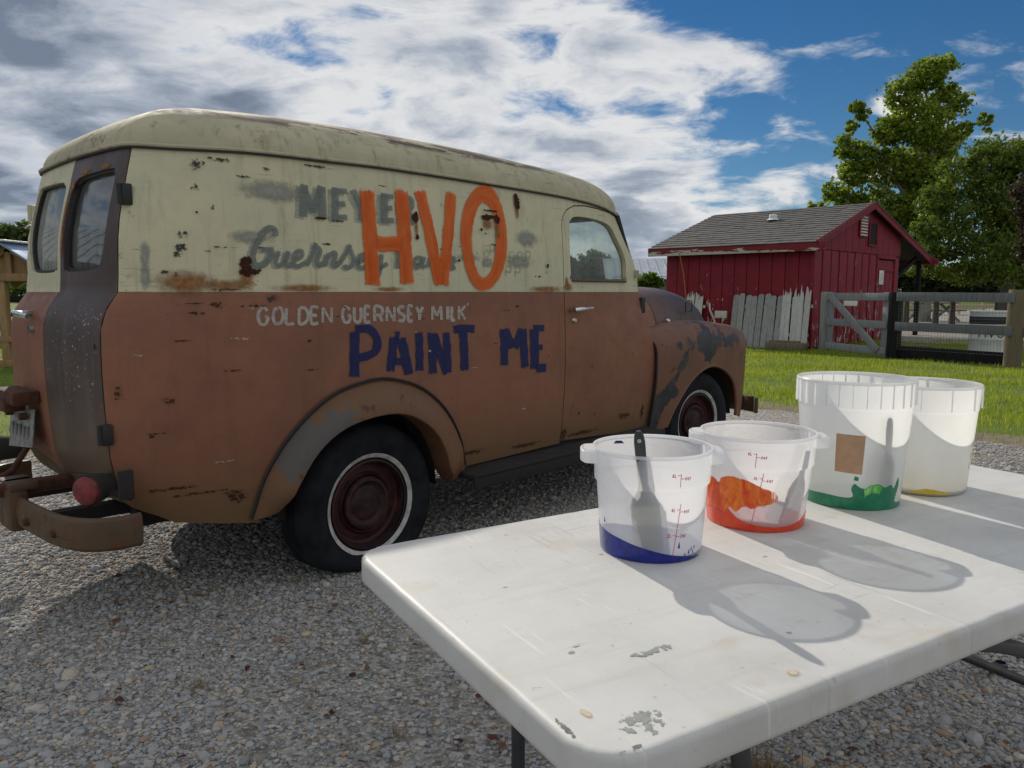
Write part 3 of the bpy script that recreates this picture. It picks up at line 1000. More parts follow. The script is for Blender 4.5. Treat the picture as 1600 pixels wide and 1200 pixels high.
def rear_door(fn, flip, mats, mfun, labl, win_glass):
    e = .003
    q0, q1 = QREAR + e, QD - .004
    o = [(q0, zb_door(q0)), (q1, zb_door(q1))] + [(q1, z) for z in np.linspace(.65, 1.6, 8)] + [(q, RAIL(q) - .008) for q in np.linspace(q1, q0, 10)]
    qa, qb = qv(.205), qv(.615)
    win = smoothpoly([(qb, 1.30), (qb, 1.57), (qb + .03, 1.612), (qb + .09, 1.628), (qa - .05, 1.632), (qa - .012, 1.615), (qa, 1.57), (qa - .015, 1.40), (qa - .05, 1.31), (qa - .11, 1.28), (qb + .07, 1.275), (qb + .02, 1.285)], 3, True)
    dr = panel('rear_door', o, fn, mats, van, [win], h=.05, th=.03, flip=flip, cons=[[(QREAR - .1, BELT), (QC + .1, BELT)]], mfun=mfun)
    if labl: dr['label'] = labl
    s = 1
    cq = sum(a for a, _ in win) / len(win); cz = sum(a for _, a in win) / len(win)
    def gm(q, z): a = fn(q, z); return (a[0] + .024, a[1], a[2])
    big = [(cq + (a - cq) * 1.04, cz + (c - cz) * 1.03) for a, c in win]
    panel('window_pane', big, gm, win_glass, dr, h=.1, th=.004, flip=flip)
    def fm(q, z): a = fn(q, z); return (a[0] + .010, a[1], a[2])
    sm = [(cq + (a - cq) * .90, cz + (c - cz) * .94) for a, c in win]
    panel('window_gasket', big, fm, M['black'], dr, [sm], h=.05, th=.012, flip=flip)
    return dr


nd = rear_door(B, False, [M['door_dark'], M['door_dark']], lambda q, z: 0, 'dark primer rear door with speckled lower half', M['glass_rear'])
fd = rear_door(Bf, True, [M['brown'], M['cream']], lambda q, z: 1 if z > BELT else 0, 'cream and brown rear door with dirty glass', M['glass_dirty'])
# rust round the near window opening
def seam_strip(q0, q1, fn, flip, par):
    panel('door_strip', [(q0, zb_door(q0) + .012), (q1, zb_door(q1) + .012), (q1, 1.196), (q0, 1.196)], fn, M['brown'], par, h=.06, th=.004, flip=flip)
def Bo(q, z): a = B(q, z); return (a[0] - .005, a[1], a[2])
# hinges, handle, number plate and lamp
def rear_at(v, z, out=0.0):
    q = qv(v if v <= VW / 2 else VW - v); a = B(q, z) if v <= VW / 2 else Bf(q, z)
    return Vector((a[0] - out, a[1], a[2]))
for par, v, z, m in ((nd, .125, 1.53, 'black'), (fd, VW - .115, 1.535, 'cream'), (nd, .135, .715, 'black'), (fd, VW - .135, .715, 'brown')):
    c = rear_at(v, z, .022)
    b = MB(); b.box(c + Vector((.010, 0, 0)), (.035, .028, .072), .005); b.tube([c + Vector((-.010, 0, -.034)), c + Vector((-.010, 0, .034))], .010, 10)
    b.obj('door_hinge', M[m], par)
c = rear_at(.83, 1.115)
b = MB(); b.tube([c, c + Vector((-.045, 0, 0))], .012, 10); b.tube([c + Vector((-.05, .06, .006)), c + Vector((-.052, 0, 0)), c + Vector((-.046, -.11, -.008))], [.008, .014, .009], 10)
b.obj('door_handle', M['chrome'], fd)
c = rear_at(.775, 1.055)
b = MB(); b.tube([c, c + Vector((-.014, 0, 0))], .016, 14); b.obj('lock_cover', M['chrome'], fd)
c = rear_at(.86, .79, .05)
b = MB(); b.box(c, (.10, .26, .055), .012); b.box(c + Vector((-.02, .02, -.035)), (.08, .12, .05), .012); b.obj('plate_lamp', M['rust'], fd)
c = rear_at(.88, .655, .045)
b = MB(); b.box(c, (.006, .30, .15), .002, Matrix.Rotation(R(8), 3, 'Y') @ Matrix.Rotation(R(-6), 3, 'X'))
pl = b.obj('licence_plate', M['plate'], fd)
b = MB()
for k in range(5): b.box(c + Vector((-.006 + .0, .10 - .05 * k, -.012)), (.004, .022, .06 - .01 * (k % 2)), 0)
b.obj('plate_character', M['plate_ink'], pl)
for k in (-1, 1):
    b = MB(); b.tube([c + Vector((-.002, .09 * k, .058)), c + Vector((-.03, .09 * k, .06))], .014, 8); b.obj('plate_bolt', M['rust'], fd).parent = pl

# --- rear valance under the doors
zv = crv([QREAR, QD], [.425, .452])
vo = [(QREAR, zv(QREAR)), (QD - .05, zv(QD)), (QD - .039, .487), (QD - .016, .522), (QD - .004, .563)] + [(q, zb_door(q) - .004) for q in np.linspace(QD - .004, QREAR, 8)]
panel('rear_valance', vo, B, M['olive'], van, h=.05, th=.006)
panel('rear_valance', vo, Bf, M['olive'], van, h=.05, th=.006, flip=True)

# --- running boards, floor, wheel wells, chassis
for s, y in ((0, -.035), (1, VW + .035)):
    b = MB(); b.box((1.33, y, .335), (1.66, .19, .03), .012); b.box((1.33, y + (-.088 if s == 0 else .088), .315), (1.66, .014, .075), .006)
    b.box((1.33, .055 if s == 0 else VW - .055, .36), (1.66, .03, .10)); b.obj('running_board', M['under'], van)
b = MB()
b.box((.74, VW / 2, .425), (2.9, VW - .36, .03)); b.box((1.05, .35, .36), (3.8, .07, .09)); b.box((1.05, VW - .35, .36), (3.8, .07, .09))
b.tube([(0, .12, .30), (0, VW - .12, .30)], .04, 10); b.lathe([(0, -.1), (.08, -.08), (.12, 0), (.08, .08), (0, .1)], 16, (0, VW / 2, .30), 'Y')
b.tube([(2.823, .12, .30), (2.823, VW - .12, .30)], .035, 10)
b.box((2.75, VW / 2, .65), (.95, .62, .40), .03)
b.tube([(1.8, VW / 2, .33), (0.1, VW / 2, .31)], .035, 10)
b.obj('chassis', M['under'], van)
for (u0, rr, y0) in ((0, .40, .03), (0, .40, VW - .03), (2.86, .44, .02), (2.86, .44, VW - .02)):
    y1 = y0 + (.26 if y0 < .5 else -.26)
    V = []; F = []
    for k in range(17):
        t_ = math.pi * k / 16
        for yy in (y0, y1): V.append((u0 + rr * math.cos(t_), yy, .30 + rr * math.sin(t_)))
    for k in range(16): F.append((2 * k, 2 * k + 1, 2 * k + 3, 2 * k + 2))
    F.append(tuple(2 * k + 1 for k in range(17)))
    mobj('wheel_well', V, F, M['under'], van)
# load floor, bulkhead, seat, dash
b = MB(); b.box((1.35, VW / 2, .80), (.10, VW - .26, .70), .04); b.box((1.56, VW / 2, .70), (.42, VW - .26, .16), .05); b.obj('bench_seat', M['seat'], van)
b = MB(); b.box((2.10, VW / 2, 1.14), (.14, VW - .28, .14), .05); b.obj('dashboard', M['inside'], van)
b = MB()
pts = [(1.86 + .09 * math.sin(a), VW - .38 + .19 * math.cos(a), 1.13 + .17 * math.sin(a)) for a in np.linspace(0, 2 * math.pi, 28, endpoint=False)]
b.tube(pts, .011, 8, closed=True); b.tube([(1.86, VW - .38, 1.13), (2.12, VW - .38, 1.02)], .018, 8)
for a in (0, 2.09, 4.19): b.tube([(1.86, VW - .38, 1.13), (1.86 + .09 * math.sin(a), VW - .38 + .19 * math.cos(a), 1.13 + .17 * math.sin(a))], .008, 6)
b.obj('steering_wheel', M['black'], van)

# --- wheels
def wheel(u, v, turn=0.0, squash=.06, side=1, zc=.30):
    """side=1: outer face towards -v"""
    Rt = .355
    prof = [(.18, .068), (.212, .081), (.255, .097), (.30, .102), (.33, .092), (.348, .07), (.355, .045), (.352, .04), (.3515, .03), (.355, .026), (.355, .008), (.351, .003), (.351, -.003), (.355, -.008), (.355, -.026), (.3515, -.03), (.352, -.04), (.355, -.045), (.348, -.07), (.33, -.092), (.30, -.102), (.255, -.097), (.212, -.081), (.18, -.068)]
    def deform(p):
        x, y, z = p
        low = -(zc - .006)
        if z < -.20:
            k = min(1, (-.20 - z) / (Rt - .20))
            y *= 1 + .30 * k * k
            x *= 1 + .05 * k
            z = -.20 + (z + .20) * (-low - .20) / (Rt - .20)
        return (x, y, z)
    rot = Matrix.Rotation(turn, 3, 'Z')
    C = Vector((u, v + .10 * side, zc))
    def put(bm, name, m, par, dfm=False):
        bm.V = [tuple(C + rot @ (Vector(deform(p) if dfm else p))) if True else p for p in bm.V]
        return bm.obj(name, m, par)
    s = -side
    b = MB(); b.lathe([(r_, h * s) for r_, h in prof], 64, axis='Y'); ty = put(b, 'tyre', M['tyre'], wroot(u, v), True)
    b = MB(); b.lathe([(.2045, s * .0815), (.2100, s * .0845), (.2170, s * .0885), (.2235, s * .0905), (.2200, s * .083), (.2080, s * .076)], 64, axis='Y', closed=True); put(b, 'whitewall_ring', M['whitewall'], ty, True)
    b = MB(); b.lathe([(.187, s * .083), (.195, s * .081), (.195, s * .073), (.182, s * .065), (.177, s * .042), (.166, s * .034), (.138, s * .038), (.127, s * .052), (.121, s * .047), (.117, s * .038), (.09, s * .030), (.0, s * .030)], 56, axis='Y'); rm = put(b, 'rim', M['rim'], ty.parent)
    b = MB(); b.lathe([(.112, s * .043), (.117, s * .052), (.112, s * .061), (.099, s * .063), (.091, s * .052), (.078, s * .048), (.050, s * .060), (.0, s * .063)], 48, axis='Y'); put(b, 'hub_cap', M['hub'], rm)


_wr = {}
def wroot(u, v):
    if (u, v) not in _wr:
        o = bpy.data.objects.new('wheel', None); o.empty_display_size = .1
        link(o, van); _wr[(u, v)] = o
    return _wr[(u, v)]


wheel(0, -.015, 0, side=1, zc=.29)
wheel(0, VW + .015, 0, side=-1, zc=.29)
wheel(2.823, .0, R(-7), side=1, zc=.30)
wheel(2.823, VW, R(-7), side=-1, zc=.30)

# --- rear bumper and what hangs about it
bp = smoothpoly([(-.94, .045), (-1.02, .050), (-1.085, .095), (-1.13, .20), (-1.15, .40), (-1.155, VW / 2), (-1.15, VW - .40), (-1.13, VW - .20), (-1.085, VW - .095), (-1.02, VW - .05), (-.94, VW - .045)], 4)
V = []; F = []
sec = [(0, -.056), (-.010, -.058), (-.020, -.046), (-.026, 0), (-.020, .046), (-.010, .058), (0, .056), (.006, .046), (0.0, 0), (.006, -.046)]
for i, (u, v) in enumerate(bp):
    a = np.array(bp[max(i - 1, 0)]); c = np.array(bp[min(i + 1, len(bp) - 1)]); t_ = (c - a) / np.linalg.norm(c - a)
    nrm = (t_[1], -t_[0])
    for o, z in sec:
        V.append((u + nrm[0] * o, v + nrm[1] * o, .392 + z))
m_ = len(sec)
for i in range(len(bp) - 1):
    for k in range(m_): F.append((i * m_ + k, i * m_ + (k + 1) % m_, (i + 1) * m_ + (k + 1) % m_, (i + 1) * m_ + k))
F.append(tuple(range(m_))[::-1]); F.append(tuple((len(bp) - 1) * m_ + k for k in range(m_)))
rb = mobj('rear_bumper', V, F, M['steel_old'], van, sharp=30)
for v in (.62, VW - .62):
    b = MB(); b.box((-1.165, v, .40), (.07, .10, .17), .02); b.box((-1.145, v, .485), (.10, .11, .03), .01); b.obj('bumper_guard', M['steel_old'], rb)
for u, v in ((-1.148, .22), (-1.172, .44)):
    b = MB(); b.lathe([(0, -.012), (.012, -.010), (.016, 0), (.016, .01)], 14, (u - .010, v, .385), 'X')
    b.obj('bumper_bolt', M['rust'], rb)
b = MB(); b.beam((-.70, .40, .385), (-1.14, .40, .39), .05, .05); b.beam((-.70, VW - .40, .385), (-1.14, VW - .40, .39), .05, .05); b.obj('bumper_bracket', M['under'], rb)
# tow bar with chain
b = MB(); b.beam((-.7, VW / 2, .46), (-1.33, VW / 2, .47), .06, .05, bev=.01); b.tube([(-1.31, VW / 2, .49), (-1.31, VW / 2, .54)], .014, 10); b.lathe([(0, .05), (.02, .045), (.026, .026), (.02, .006), (.012, 0)], 16, (-1.31, VW / 2, .535), 'Z')
tb = b.obj('tow_bar', M['rust'], van)
b = MB()
for k in range(8):
    c = Vector((-1.29 + .004 * k, VW / 2 + .06 + .008 * math.sin(k), .56 - .028 * k))
    ax = Vector((0, 1, 0)) if k % 2 else Vector((1, 0, 0))
    b.tube([c + ax * (.010 * math.cos(t_)) + Vector((0, 0, .02 * math.sin(t_))) for t_ in np.linspace(0, 2 * math.pi, 10, endpoint=False)], .004, 5, closed=True)
b.obj('tow_chain', M['rust'], tb)
b = MB(); b.tube([(-1.04, VW - .45, .60), (-1.12, VW - .48, .50), (-1.2, VW - .5, .47)], .012, 8); b.obj('exhaust_hanger', M['rust'], van)
# tail lights
for s in (0, 1):
    y = .075 if s == 0 else VW - .075
    c = Vector((-1.075, y + (.05 if s == 0 else -.05), .535))
    TR_ = Matrix.Rotation(R(32 if s == 0 else -32), 3, 'Z')
    def aim(mb, k0=0): mb.V[k0:] = [tuple(c + TR_ @ (Vector(q) - c)) for q in mb.V[k0:]]
    b = MB(); b.lathe([(.034, .10), (.046, .07), (.052, .02), (.055, 0), (.052, -.004)], 32, c, 'X'); b.disc(.034, .10, 32, c, 'X'); aim(b)
    b.box((-.985, y - (.045 if s == 0 else -.045), .555), (.05, .02, .10), .006); b.beam(c + Vector((.05, 0, -.01)), (-.96, y - (.03 if s == 0 else -.03), .50), .02, .012)
    tl = b.obj('tail_light', M['under'], van)
    b = MB(); b.lathe([(.051, -.002), (.047, -.012), (.030, -.018), (0, -.020)], 32, c, 'X'); aim(b); b.obj('tail_light_lens', M['red_lens'], tl)
HVO_STROKES=[('H',[(0.077,0.063,[(0.032,1.642),(0.031,1.393),(0.032,1.206)]),(0.077,0.063,[(0.217,1.66),(0.214,1.436),(0.218,1.212)]),(0.0792,0.0648,[(0.042,1.397),(0.15,1.405),(0.219,1.404)])]),
 ('V',[(0.0682,0.0558,[(0.317,1.667),(0.364,1.443),(0.411,1.21)]),(0.0676,0.0468,[(0.518,1.678),(0.469,1.449),(0.424,1.21)])])]
PAINT_STROKES=[('P',[(0.05,0.04,[(-0.071,1.05),(-0.076,0.942),(-0.081,0.839)]),(0.044,0.0352,[(-0.083,1.045),(-0.001,1.046),(0.04,1.003),(0.03,0.952),(-0.022,0.932),(-0.068,0.928)])]),
 ('A',[(0.0484,0.0396,[(0.132,1.019),(0.12,0.93),(0.103,0.848)]),(0.0462,0.0378,[(0.125,1.01),(0.176,1.011)]),(0.0528,0.0396,[(0.167,1.014),(0.189,0.926),(0.212,0.827)]),(0.0396,0.0324,[(0.121,0.902),(0.198,0.897)])]),
 ('I',[(0.0462,0.0378,[(0.272,1.034),(0.273,0.934),(0.27,0.837)])]),
 ('N',[(0.0504,0.0378,[(0.348,1.03),(0.349,0.925),(0.349,0.818)]),(0.048,0.036,[(0.357,1.021),(0.397,0.913),(0.441,0.813)]),(0.0456,0.0342,[(0.434,1.028),(0.44,0.911),(0.443,0.816)])]),
 ('T',[(0.0456,0.038,[(0.467,1.026),(0.547,1.029),(0.632,1.024)]),(0.0546,0.042,[(0.542,1.029),(0.547,0.924),(0.548,0.818)])]),
 ('M',[(0.057,0.038,[(0.817,1.031),(0.822,0.928),(0.821,0.823)]),(0.057,0.038,[(0.824,1.023),(0.859,0.967),(0.89,0.909)]),(0.0608,0.0418,[(0.959,1.025),(0.927,0.964),(0.89,0.909)]),(0.0576,0.0396,[(0.959,1.025),(0.967,0.921),(0.977,0.801)])]),
 ('E',[(0.0704,0.0484,[(1.047,1.022),(1.052,0.916),(1.052,0.789)]),(0.0576,0.036,[(1.029,1.012),(1.142,1.012)]),(0.0512,0.032,[(1.052,0.914),(1.129,0.91)]),(0.0704,0.044,[(1.051,0.804),(1.157,0.801)])])]
MEYER_STROKES=[('M',[(0.036,0.032,[(-0.264,1.615),(-0.282,1.489)]),(0.0306,0.0272,[(-0.269,1.609),(-0.236,1.511)]),(0.034,0.0272,[(-0.187,1.615),(-0.236,1.511)]),(0.04,0.032,[(-0.188,1.615),(-0.195,1.492)])]),
 ('E',[(0.0324,0.0288,[(-0.122,1.617),(-0.136,1.487)]),(0.028,0.0224,[(-0.138,1.604),(-0.065,1.607)]),(0.028,0.0224,[(-0.129,1.552),(-0.08,1.554)]),(0.028,0.0224,[(-0.149,1.497),(-0.076,1.501)])]),
 ('Y',[(0.034,0.0306,[(-0.039,1.616),(-0.004,1.553)]),(0.0374,0.0306,[(0.054,1.614),(-0.0,1.553)]),(0.036,0.0288,[(-0.0,1.557),(-0.007,1.491)])]),
 ('e',[(0.0396,0.0324,[(0.123,1.617),(0.11,1.493)]),(0.0286,0.0208,[(0.109,1.604),(0.174,1.606)]),(0.0286,0.0234,[(0.117,1.554),(0.161,1.556)]),(0.0286,0.0234,[(0.098,1.501),(0.164,1.504)])]),
 ('R',[(0.0432,0.0324,[(0.223,1.619),(0.21,1.493)]),(0.0312,0.0208,[(0.222,1.608),(0.264,1.607),(0.269,1.579),(0.253,1.557),(0.217,1.554)]),(0.036,0.027,[(0.239,1.556),(0.279,1.497)])])]
SCRIPT_STROKES=[('G',[(0.024,0.024,[(-0.405,1.408),(-0.407,1.433),(-0.434,1.434),(-0.468,1.397),(-0.495,1.344),(-0.494,1.304),(-0.468,1.298),(-0.437,1.32),(-0.421,1.357)]),(0.0192,0.0168,[(-0.466,1.355),(-0.413,1.362)])]),
 ('u',[(0.0176,0.0154,[(-0.394,1.355),(-0.41,1.313),(-0.4,1.298),(-0.377,1.31),(-0.355,1.355)]),(0.0198,0.0176,[(-0.355,1.355),(-0.369,1.311),(-0.354,1.299),(-0.333,1.315)])]),
 ('e',[(0.0176,0.0176,[(-0.331,1.322),(-0.3,1.336),(-0.297,1.354),(-0.316,1.355),(-0.334,1.327),(-0.33,1.302),(-0.306,1.301),(-0.281,1.317)])]),
 ('r',[(0.0198,0.0176,[(-0.279,1.301),(-0.244,1.357),(-0.234,1.393)]),(0.022,0.0176,[(-0.239,1.383),(-0.216,1.362),(-0.233,1.318),(-0.22,1.303),(-0.196,1.319)])]),
 ('n',[(0.022,0.0176,[(-0.197,1.302),(-0.177,1.352)]),(0.0198,0.0176,[(-0.185,1.334),(-0.152,1.357),(-0.143,1.345),(-0.158,1.312),(-0.144,1.303),(-0.122,1.323)])]),
 ('s',[(0.0198,0.0176,[(-0.129,1.311),(-0.09,1.359),(-0.07,1.393)]),(0.022,0.0176,[(-0.077,1.38),(-0.058,1.34),(-0.066,1.308),(-0.094,1.298),(-0.105,1.31)])]),
 ('i',[(0.02,0.018,[(-0.04,1.32),(0.002,1.337),(0.006,1.354),(-0.017,1.353),(-0.036,1.328),(-0.031,1.303),(-0.005,1.301),(0.029,1.324)])]),
 ('y',[(0.02,0.018,[(0.042,1.353),(0.027,1.317),(0.047,1.309),(0.084,1.353)]),(0.022,0.018,[(0.087,1.36),(0.075,1.293),(0.05,1.25),(0.034,1.263),(0.076,1.3),(0.117,1.321)])]),
 ('F',[(0.0264,0.0192,[(0.149,1.402),(0.207,1.431),(0.255,1.438)]),(0.0264,0.0192,[(0.212,1.428),(0.183,1.365),(0.171,1.302)]),(0.0198,0.0144,[(0.161,1.368),(0.224,1.379)])]),
 ('a',[(0.024,0.016,[(0.311,1.351),(0.279,1.35),(0.263,1.319),(0.285,1.308),(0.317,1.347)]),(0.024,0.018,[(0.323,1.356),(0.309,1.316),(0.336,1.315)])]),
 ('q',[(0.024,0.018,[(0.344,1.311),(0.367,1.358)]),(0.024,0.018,[(0.358,1.342),(0.392,1.359),(0.398,1.341)])]),
 ('m',[(0.024,0.018,[(0.417,1.309),(0.435,1.357)]),(0.026,0.018,[(0.431,1.339),(0.461,1.361),(0.468,1.347),(0.451,1.31)]),(0.026,0.018,[(0.462,1.34),(0.496,1.359),(0.503,1.347),(0.486,1.311),(0.512,1.313)])])]
RING_OUT=[(0.866,1.467),(0.864,1.426),(0.858,1.386),(0.846,1.347),(0.831,1.312),(0.811,1.281),(0.787,1.254),(0.761,1.232),(0.735,1.217),(0.708,1.207),(0.682,1.204),(0.658,1.207),(0.637,1.216),(0.617,1.231),(0.6,1.252),(0.586,1.277),(0.573,1.307),(0.563,1.339),(0.555,1.375),(0.55,1.412),(0.548,1.451),(0.551,1.489),(0.559,1.527),(0.571,1.564),(0.587,1.598),(0.607,1.629),(0.631,1.657),(0.656,1.679),(0.683,1.697),(0.71,1.709),(0.736,1.715),(0.76,1.714),(0.782,1.707),(0.802,1.693),(0.819,1.674),(0.833,1.649),(0.846,1.619),(0.855,1.585),(0.862,1.547),(0.866,1.508)]
RING_IN=[(0.782,1.451),(0.78,1.423),(0.775,1.395),(0.769,1.369),(0.761,1.345),(0.751,1.323),(0.741,1.305),(0.729,1.29),(0.717,1.279),(0.704,1.272),(0.691,1.27),(0.679,1.272),(0.667,1.278),(0.656,1.289),(0.647,1.303),(0.638,1.321),(0.631,1.341),(0.626,1.364),(0.623,1.389),(0.622,1.416),(0.622,1.443),(0.626,1.47),(0.631,1.497),(0.639,1.523),(0.648,1.547),(0.658,1.568),(0.67,1.587),(0.682,1.602),(0.694,1.614),(0.707,1.621),(0.72,1.625),(0.733,1.623),(0.744,1.618),(0.755,1.608),(0.764,1.594),(0.772,1.577),(0.778,1.556),(0.782,1.532),(0.784,1.506),(0.784,1.479)]
MILK_STROKES=[('G',[(0.012,0.0105,[(-0.453,1.127),(-0.462,1.139),(-0.475,1.139),(-0.486,1.122),(-0.487,1.098),(-0.479,1.08),(-0.464,1.08),(-0.455,1.095),(-0.454,1.106),(-0.467,1.107)])]),
 ('O',[(0.012,0.012,[(-0.412,1.139),(-0.425,1.133),(-0.432,1.116),(-0.433,1.098),(-0.427,1.08),(-0.416,1.08),(-0.403,1.085),(-0.396,1.103),(-0.395,1.121),(-0.401,1.139),(-0.412,1.139)])]),
 ('L',[(0.0135,0.012,[(-0.378,1.139),(-0.382,1.08),(-0.348,1.079)])]),
 ('D',[(0.0135,0.012,[(-0.323,1.139),(-0.327,1.08),(-0.305,1.079),(-0.289,1.096),(-0.287,1.12),(-0.301,1.138),(-0.323,1.139)])]),
 ('E',[(0.0135,0.012,[(-0.236,1.138),(-0.269,1.139),(-0.273,1.079),(-0.24,1.078)]),(0.0135,0.012,[(-0.271,1.109),(-0.245,1.108)])]),
 ('N',[(0.0108,0.0096,[(-0.222,1.078),(-0.218,1.139)]),(0.0108,0.0096,[(-0.218,1.139),(-0.181,1.077)]),(0.012,0.0096,[(-0.181,1.077),(-0.177,1.139)])]),
 ('G',[(0.015,0.012,[(-0.089,1.125),(-0.099,1.137),(-0.113,1.138),(-0.125,1.12),(-0.126,1.096),(-0.117,1.078),(-0.101,1.077),(-0.091,1.092),(-0.091,1.104),(-0.105,1.104)])]),
 ('U',[(0.015,0.0135,[(-0.067,1.138),(-0.07,1.092),(-0.061,1.077),(-0.048,1.077),(-0.037,1.092),(-0.034,1.137)])]),
 ('E',[(0.015,0.0135,[(0.015,1.137),(-0.012,1.137),(-0.016,1.077),(0.011,1.076)]),(0.015,0.012,[(-0.014,1.107),(0.007,1.107)])]),
 ('R',[(0.0165,0.012,[(0.033,1.076),(0.037,1.137),(0.065,1.137),(0.076,1.127),(0.075,1.112),(0.063,1.103),(0.035,1.104)]),(0.015,0.012,[(0.057,1.103),(0.073,1.075)])]),
 ('N',[(0.0132,0.0108,[(0.096,1.075),(0.1,1.138)]),(0.0132,0.0108,[(0.1,1.138),(0.137,1.074)]),(0.0132,0.0108,[(0.137,1.074),(0.141,1.137)])]),
 ('S',[(0.018,0.0135,[(0.195,1.129),(0.186,1.136),(0.173,1.136),(0.163,1.124),(0.168,1.109),(0.187,1.102),(0.193,1.087),(0.182,1.075),(0.169,1.075),(0.16,1.083)])]),
 ('E',[(0.0165,0.0135,[(0.245,1.136),(0.22,1.136),(0.216,1.075),(0.241,1.074)]),(0.0165,0.0135,[(0.218,1.106),(0.238,1.105)])]),
 ('Y',[(0.0165,0.0135,[(0.263,1.136),(0.28,1.105)]),(0.018,0.0135,[(0.302,1.135),(0.28,1.105)]),(0.018,0.0135,[(0.28,1.105),(0.279,1.074)])]),
 ('M',[(0.0144,0.012,[(0.353,1.073),(0.359,1.137)]),(0.0144,0.0108,[(0.359,1.137),(0.381,1.091)]),(0.0156,0.0108,[(0.381,1.091),(0.409,1.136)]),(0.0156,0.0108,[(0.409,1.136),(0.408,1.071)])]),
 ('I',[(0.0195,0.0135,[(0.451,1.135),(0.448,1.073)])]),
 ('L',[(0.0195,0.0135,[(0.477,1.135),(0.473,1.073),(0.495,1.072)])]),
 ('K',[(0.0156,0.0108,[(0.522,1.136),(0.518,1.071)]),(0.0156,0.0108,[(0.563,1.135),(0.519,1.1)]),(0.0156,0.012,[(0.532,1.107),(0.559,1.07)])]),
 ('quote',[(0.0064,0.0056,[(-0.517,1.147),(-0.512,1.134)]),(0.0064,0.0064,[(-0.508,1.149),(-0.504,1.135)])]),
 ('quote',[(0.0091,0.007,[(0.583,1.15),(0.576,1.133)])])]
PATCH=[(-0.53,1.294,0.025,0.031),(-0.52,1.274,0.038,0.017),(0.279,1.527,0.018,0.021),(0.284,1.439,0.008,0.012),(0.728,1.557,0.045,0.012),(0.798,1.552,0.017,0.02),(0.953,1.647,0.022,0.031),(0.946,1.677,0.012,0.013),(1.166,1.337,0.01,0.011),(0.529,1.345,0.006,0.006),(-0.437,1.177,0.037,0.016),(-0.177,1.457,0.025,0.004),(-0.206,1.488,0.026,0.004),(0.762,1.59,0.05,0.004),(0.683,1.496,0.008,0.008)]

# --- hand painted lettering on the near side: each letter a sheet of brushed paint lying on the panel
near_up = bpy.data.objects['upper_side_panel']
near_lo = bpy.data.objects['lower_side_panel']
near_dr = bpy.data.objects['cab_door']


def skin(u, z, o): a = B(u, z); return (a[0], a[1] - o, a[2])


def letter(name, strokes, m, par, off, du=0.0, dz=0.0, wk=1.0, wob=.05):
    V = []; F = []; UV = []
    for si, (wu, wz, pts) in enumerate(strokes):
        P = smoothpoly(pts, 6) if len(pts) > 2 else pts
        P = resample(P, .014, False)
        n = len(P); L = [0]
        for i in range(1, n): L.append(L[-1] + math.dist(P[i], P[i - 1]))
        K = 4
        b = len(V)
        for i in range(n):
            a = np.array(P[max(i - 1, 0)]); c = np.array(P[min(i + 1, n - 1)])
            t_ = (c - a) / max(1e-6, np.linalg.norm(c - a))
            nx, nz = -t_[1] * wu / 2, t_[0] * wz / 2
            k_ = wk * (1 + wob * math.sin(i * .7 + si * 2 + len(name)))
            for k in range(K + 1):
                s = (k / K * 2 - 1)
                u, z = P[i][0] + nx * s * k_ + du, P[i][1] + nz * s * k_ + dz
                V.append(skin(u, z, off + .0003 * si)); UV.append((min(L[i], L[-1] - L[i]) + 0.0005, s))
        for i in range(n - 1):
            for k in range(K):
                F.append((b + i * (K + 1) + k, b + i * (K + 1) + k + 1, b + (i + 1) * (K + 1) + k + 1, b + (i + 1) * (K + 1) + k))
    o = mobj(name, V, F, m, par, sharp=None)
    uvl = o.data.uv_layers.new(name='uv')
    idx = np.zeros(len(o.data.loops), np.int32); o.data.loops.foreach_get('vertex_index', idx)
    uvl.data.foreach_set('uv', np.array(UV, np.float32)[idx].ravel())
    return o


for off, key, m, nm, kw in ((.0010, MEYER_STROKES, 'p_teal', 'sign_letter_shadow', dict(du=-.018, dz=-.010, wk=1.15, wob=.02)),
                            (.0030, MEYER_STROKES, 'p_grey', 'sign_letter', dict(wob=.01)),
                            (.0010, SCRIPT_STROKES, 'p_teal', 'script_letter_shadow', dict(du=-.012, dz=-.006, wk=1.1, wob=.02)),
                            (.0030, SCRIPT_STROKES, 'p_grey', 'script_letter', dict(wk=1.0, wob=.03))):
    for c, st in key: letter(nm, st, M[m], near_up, off, **kw)
for c, st in MILK_STROKES: letter('milk_letter', st, M['p_white'], near_lo, .0015, wk=1.1, wob=.01)
for c, st in HVO_STROKES: letter('orange_letter', st, M['p_orange'], near_up, .0045)
for c, st in PAINT_STROKES: letter('navy_letter', st, M['p_navy'], near_lo, .0025, wob=.06)
# the big round O as one closed band
V = []; F = []; UV = []
K = 6; n = len(RING_OUT)
a_ = smoothpoly(RING_OUT, 3, True); c_ = smoothpoly(RING_IN, 3, True); n = len(a_)
for (ou, oz), (iu, iz) in zip(a_, c_):
    for k in range(K + 1):
        f_ = k / K
        V.append(skin(ou + (iu - ou) * f_, oz + (iz - oz) * f_, .0058)); UV.append((.5, f_ * 2 - 1))
for i in range(n):
    j = (i + 1) % n
    for k in range(K): F.append((i * (K + 1) + k, j * (K + 1) + k, j * (K + 1) + k + 1, i * (K + 1) + k + 1))
o = mobj('orange_letter', V, F, M['p_orange'], near_up, sharp=None)
uvl = o.data.uv_layers.new(name='uv')
idx = np.zeros(len(o.data.loops), np.int32); o.data.loops.foreach_get('vertex_index', idx)
arr = np.array(UV, np.float32)[idx]
arr[:, 0] = .05 + .9 * np.random.default_rng(1).random()
ang = np.array([i // (K + 1) for i in range(len(V))], np.float32)[idx] / n
arr[:, 0] = .06 + np.abs(ang - .5) * 1.3
uvl.data.foreach_set('uv', arr.ravel())


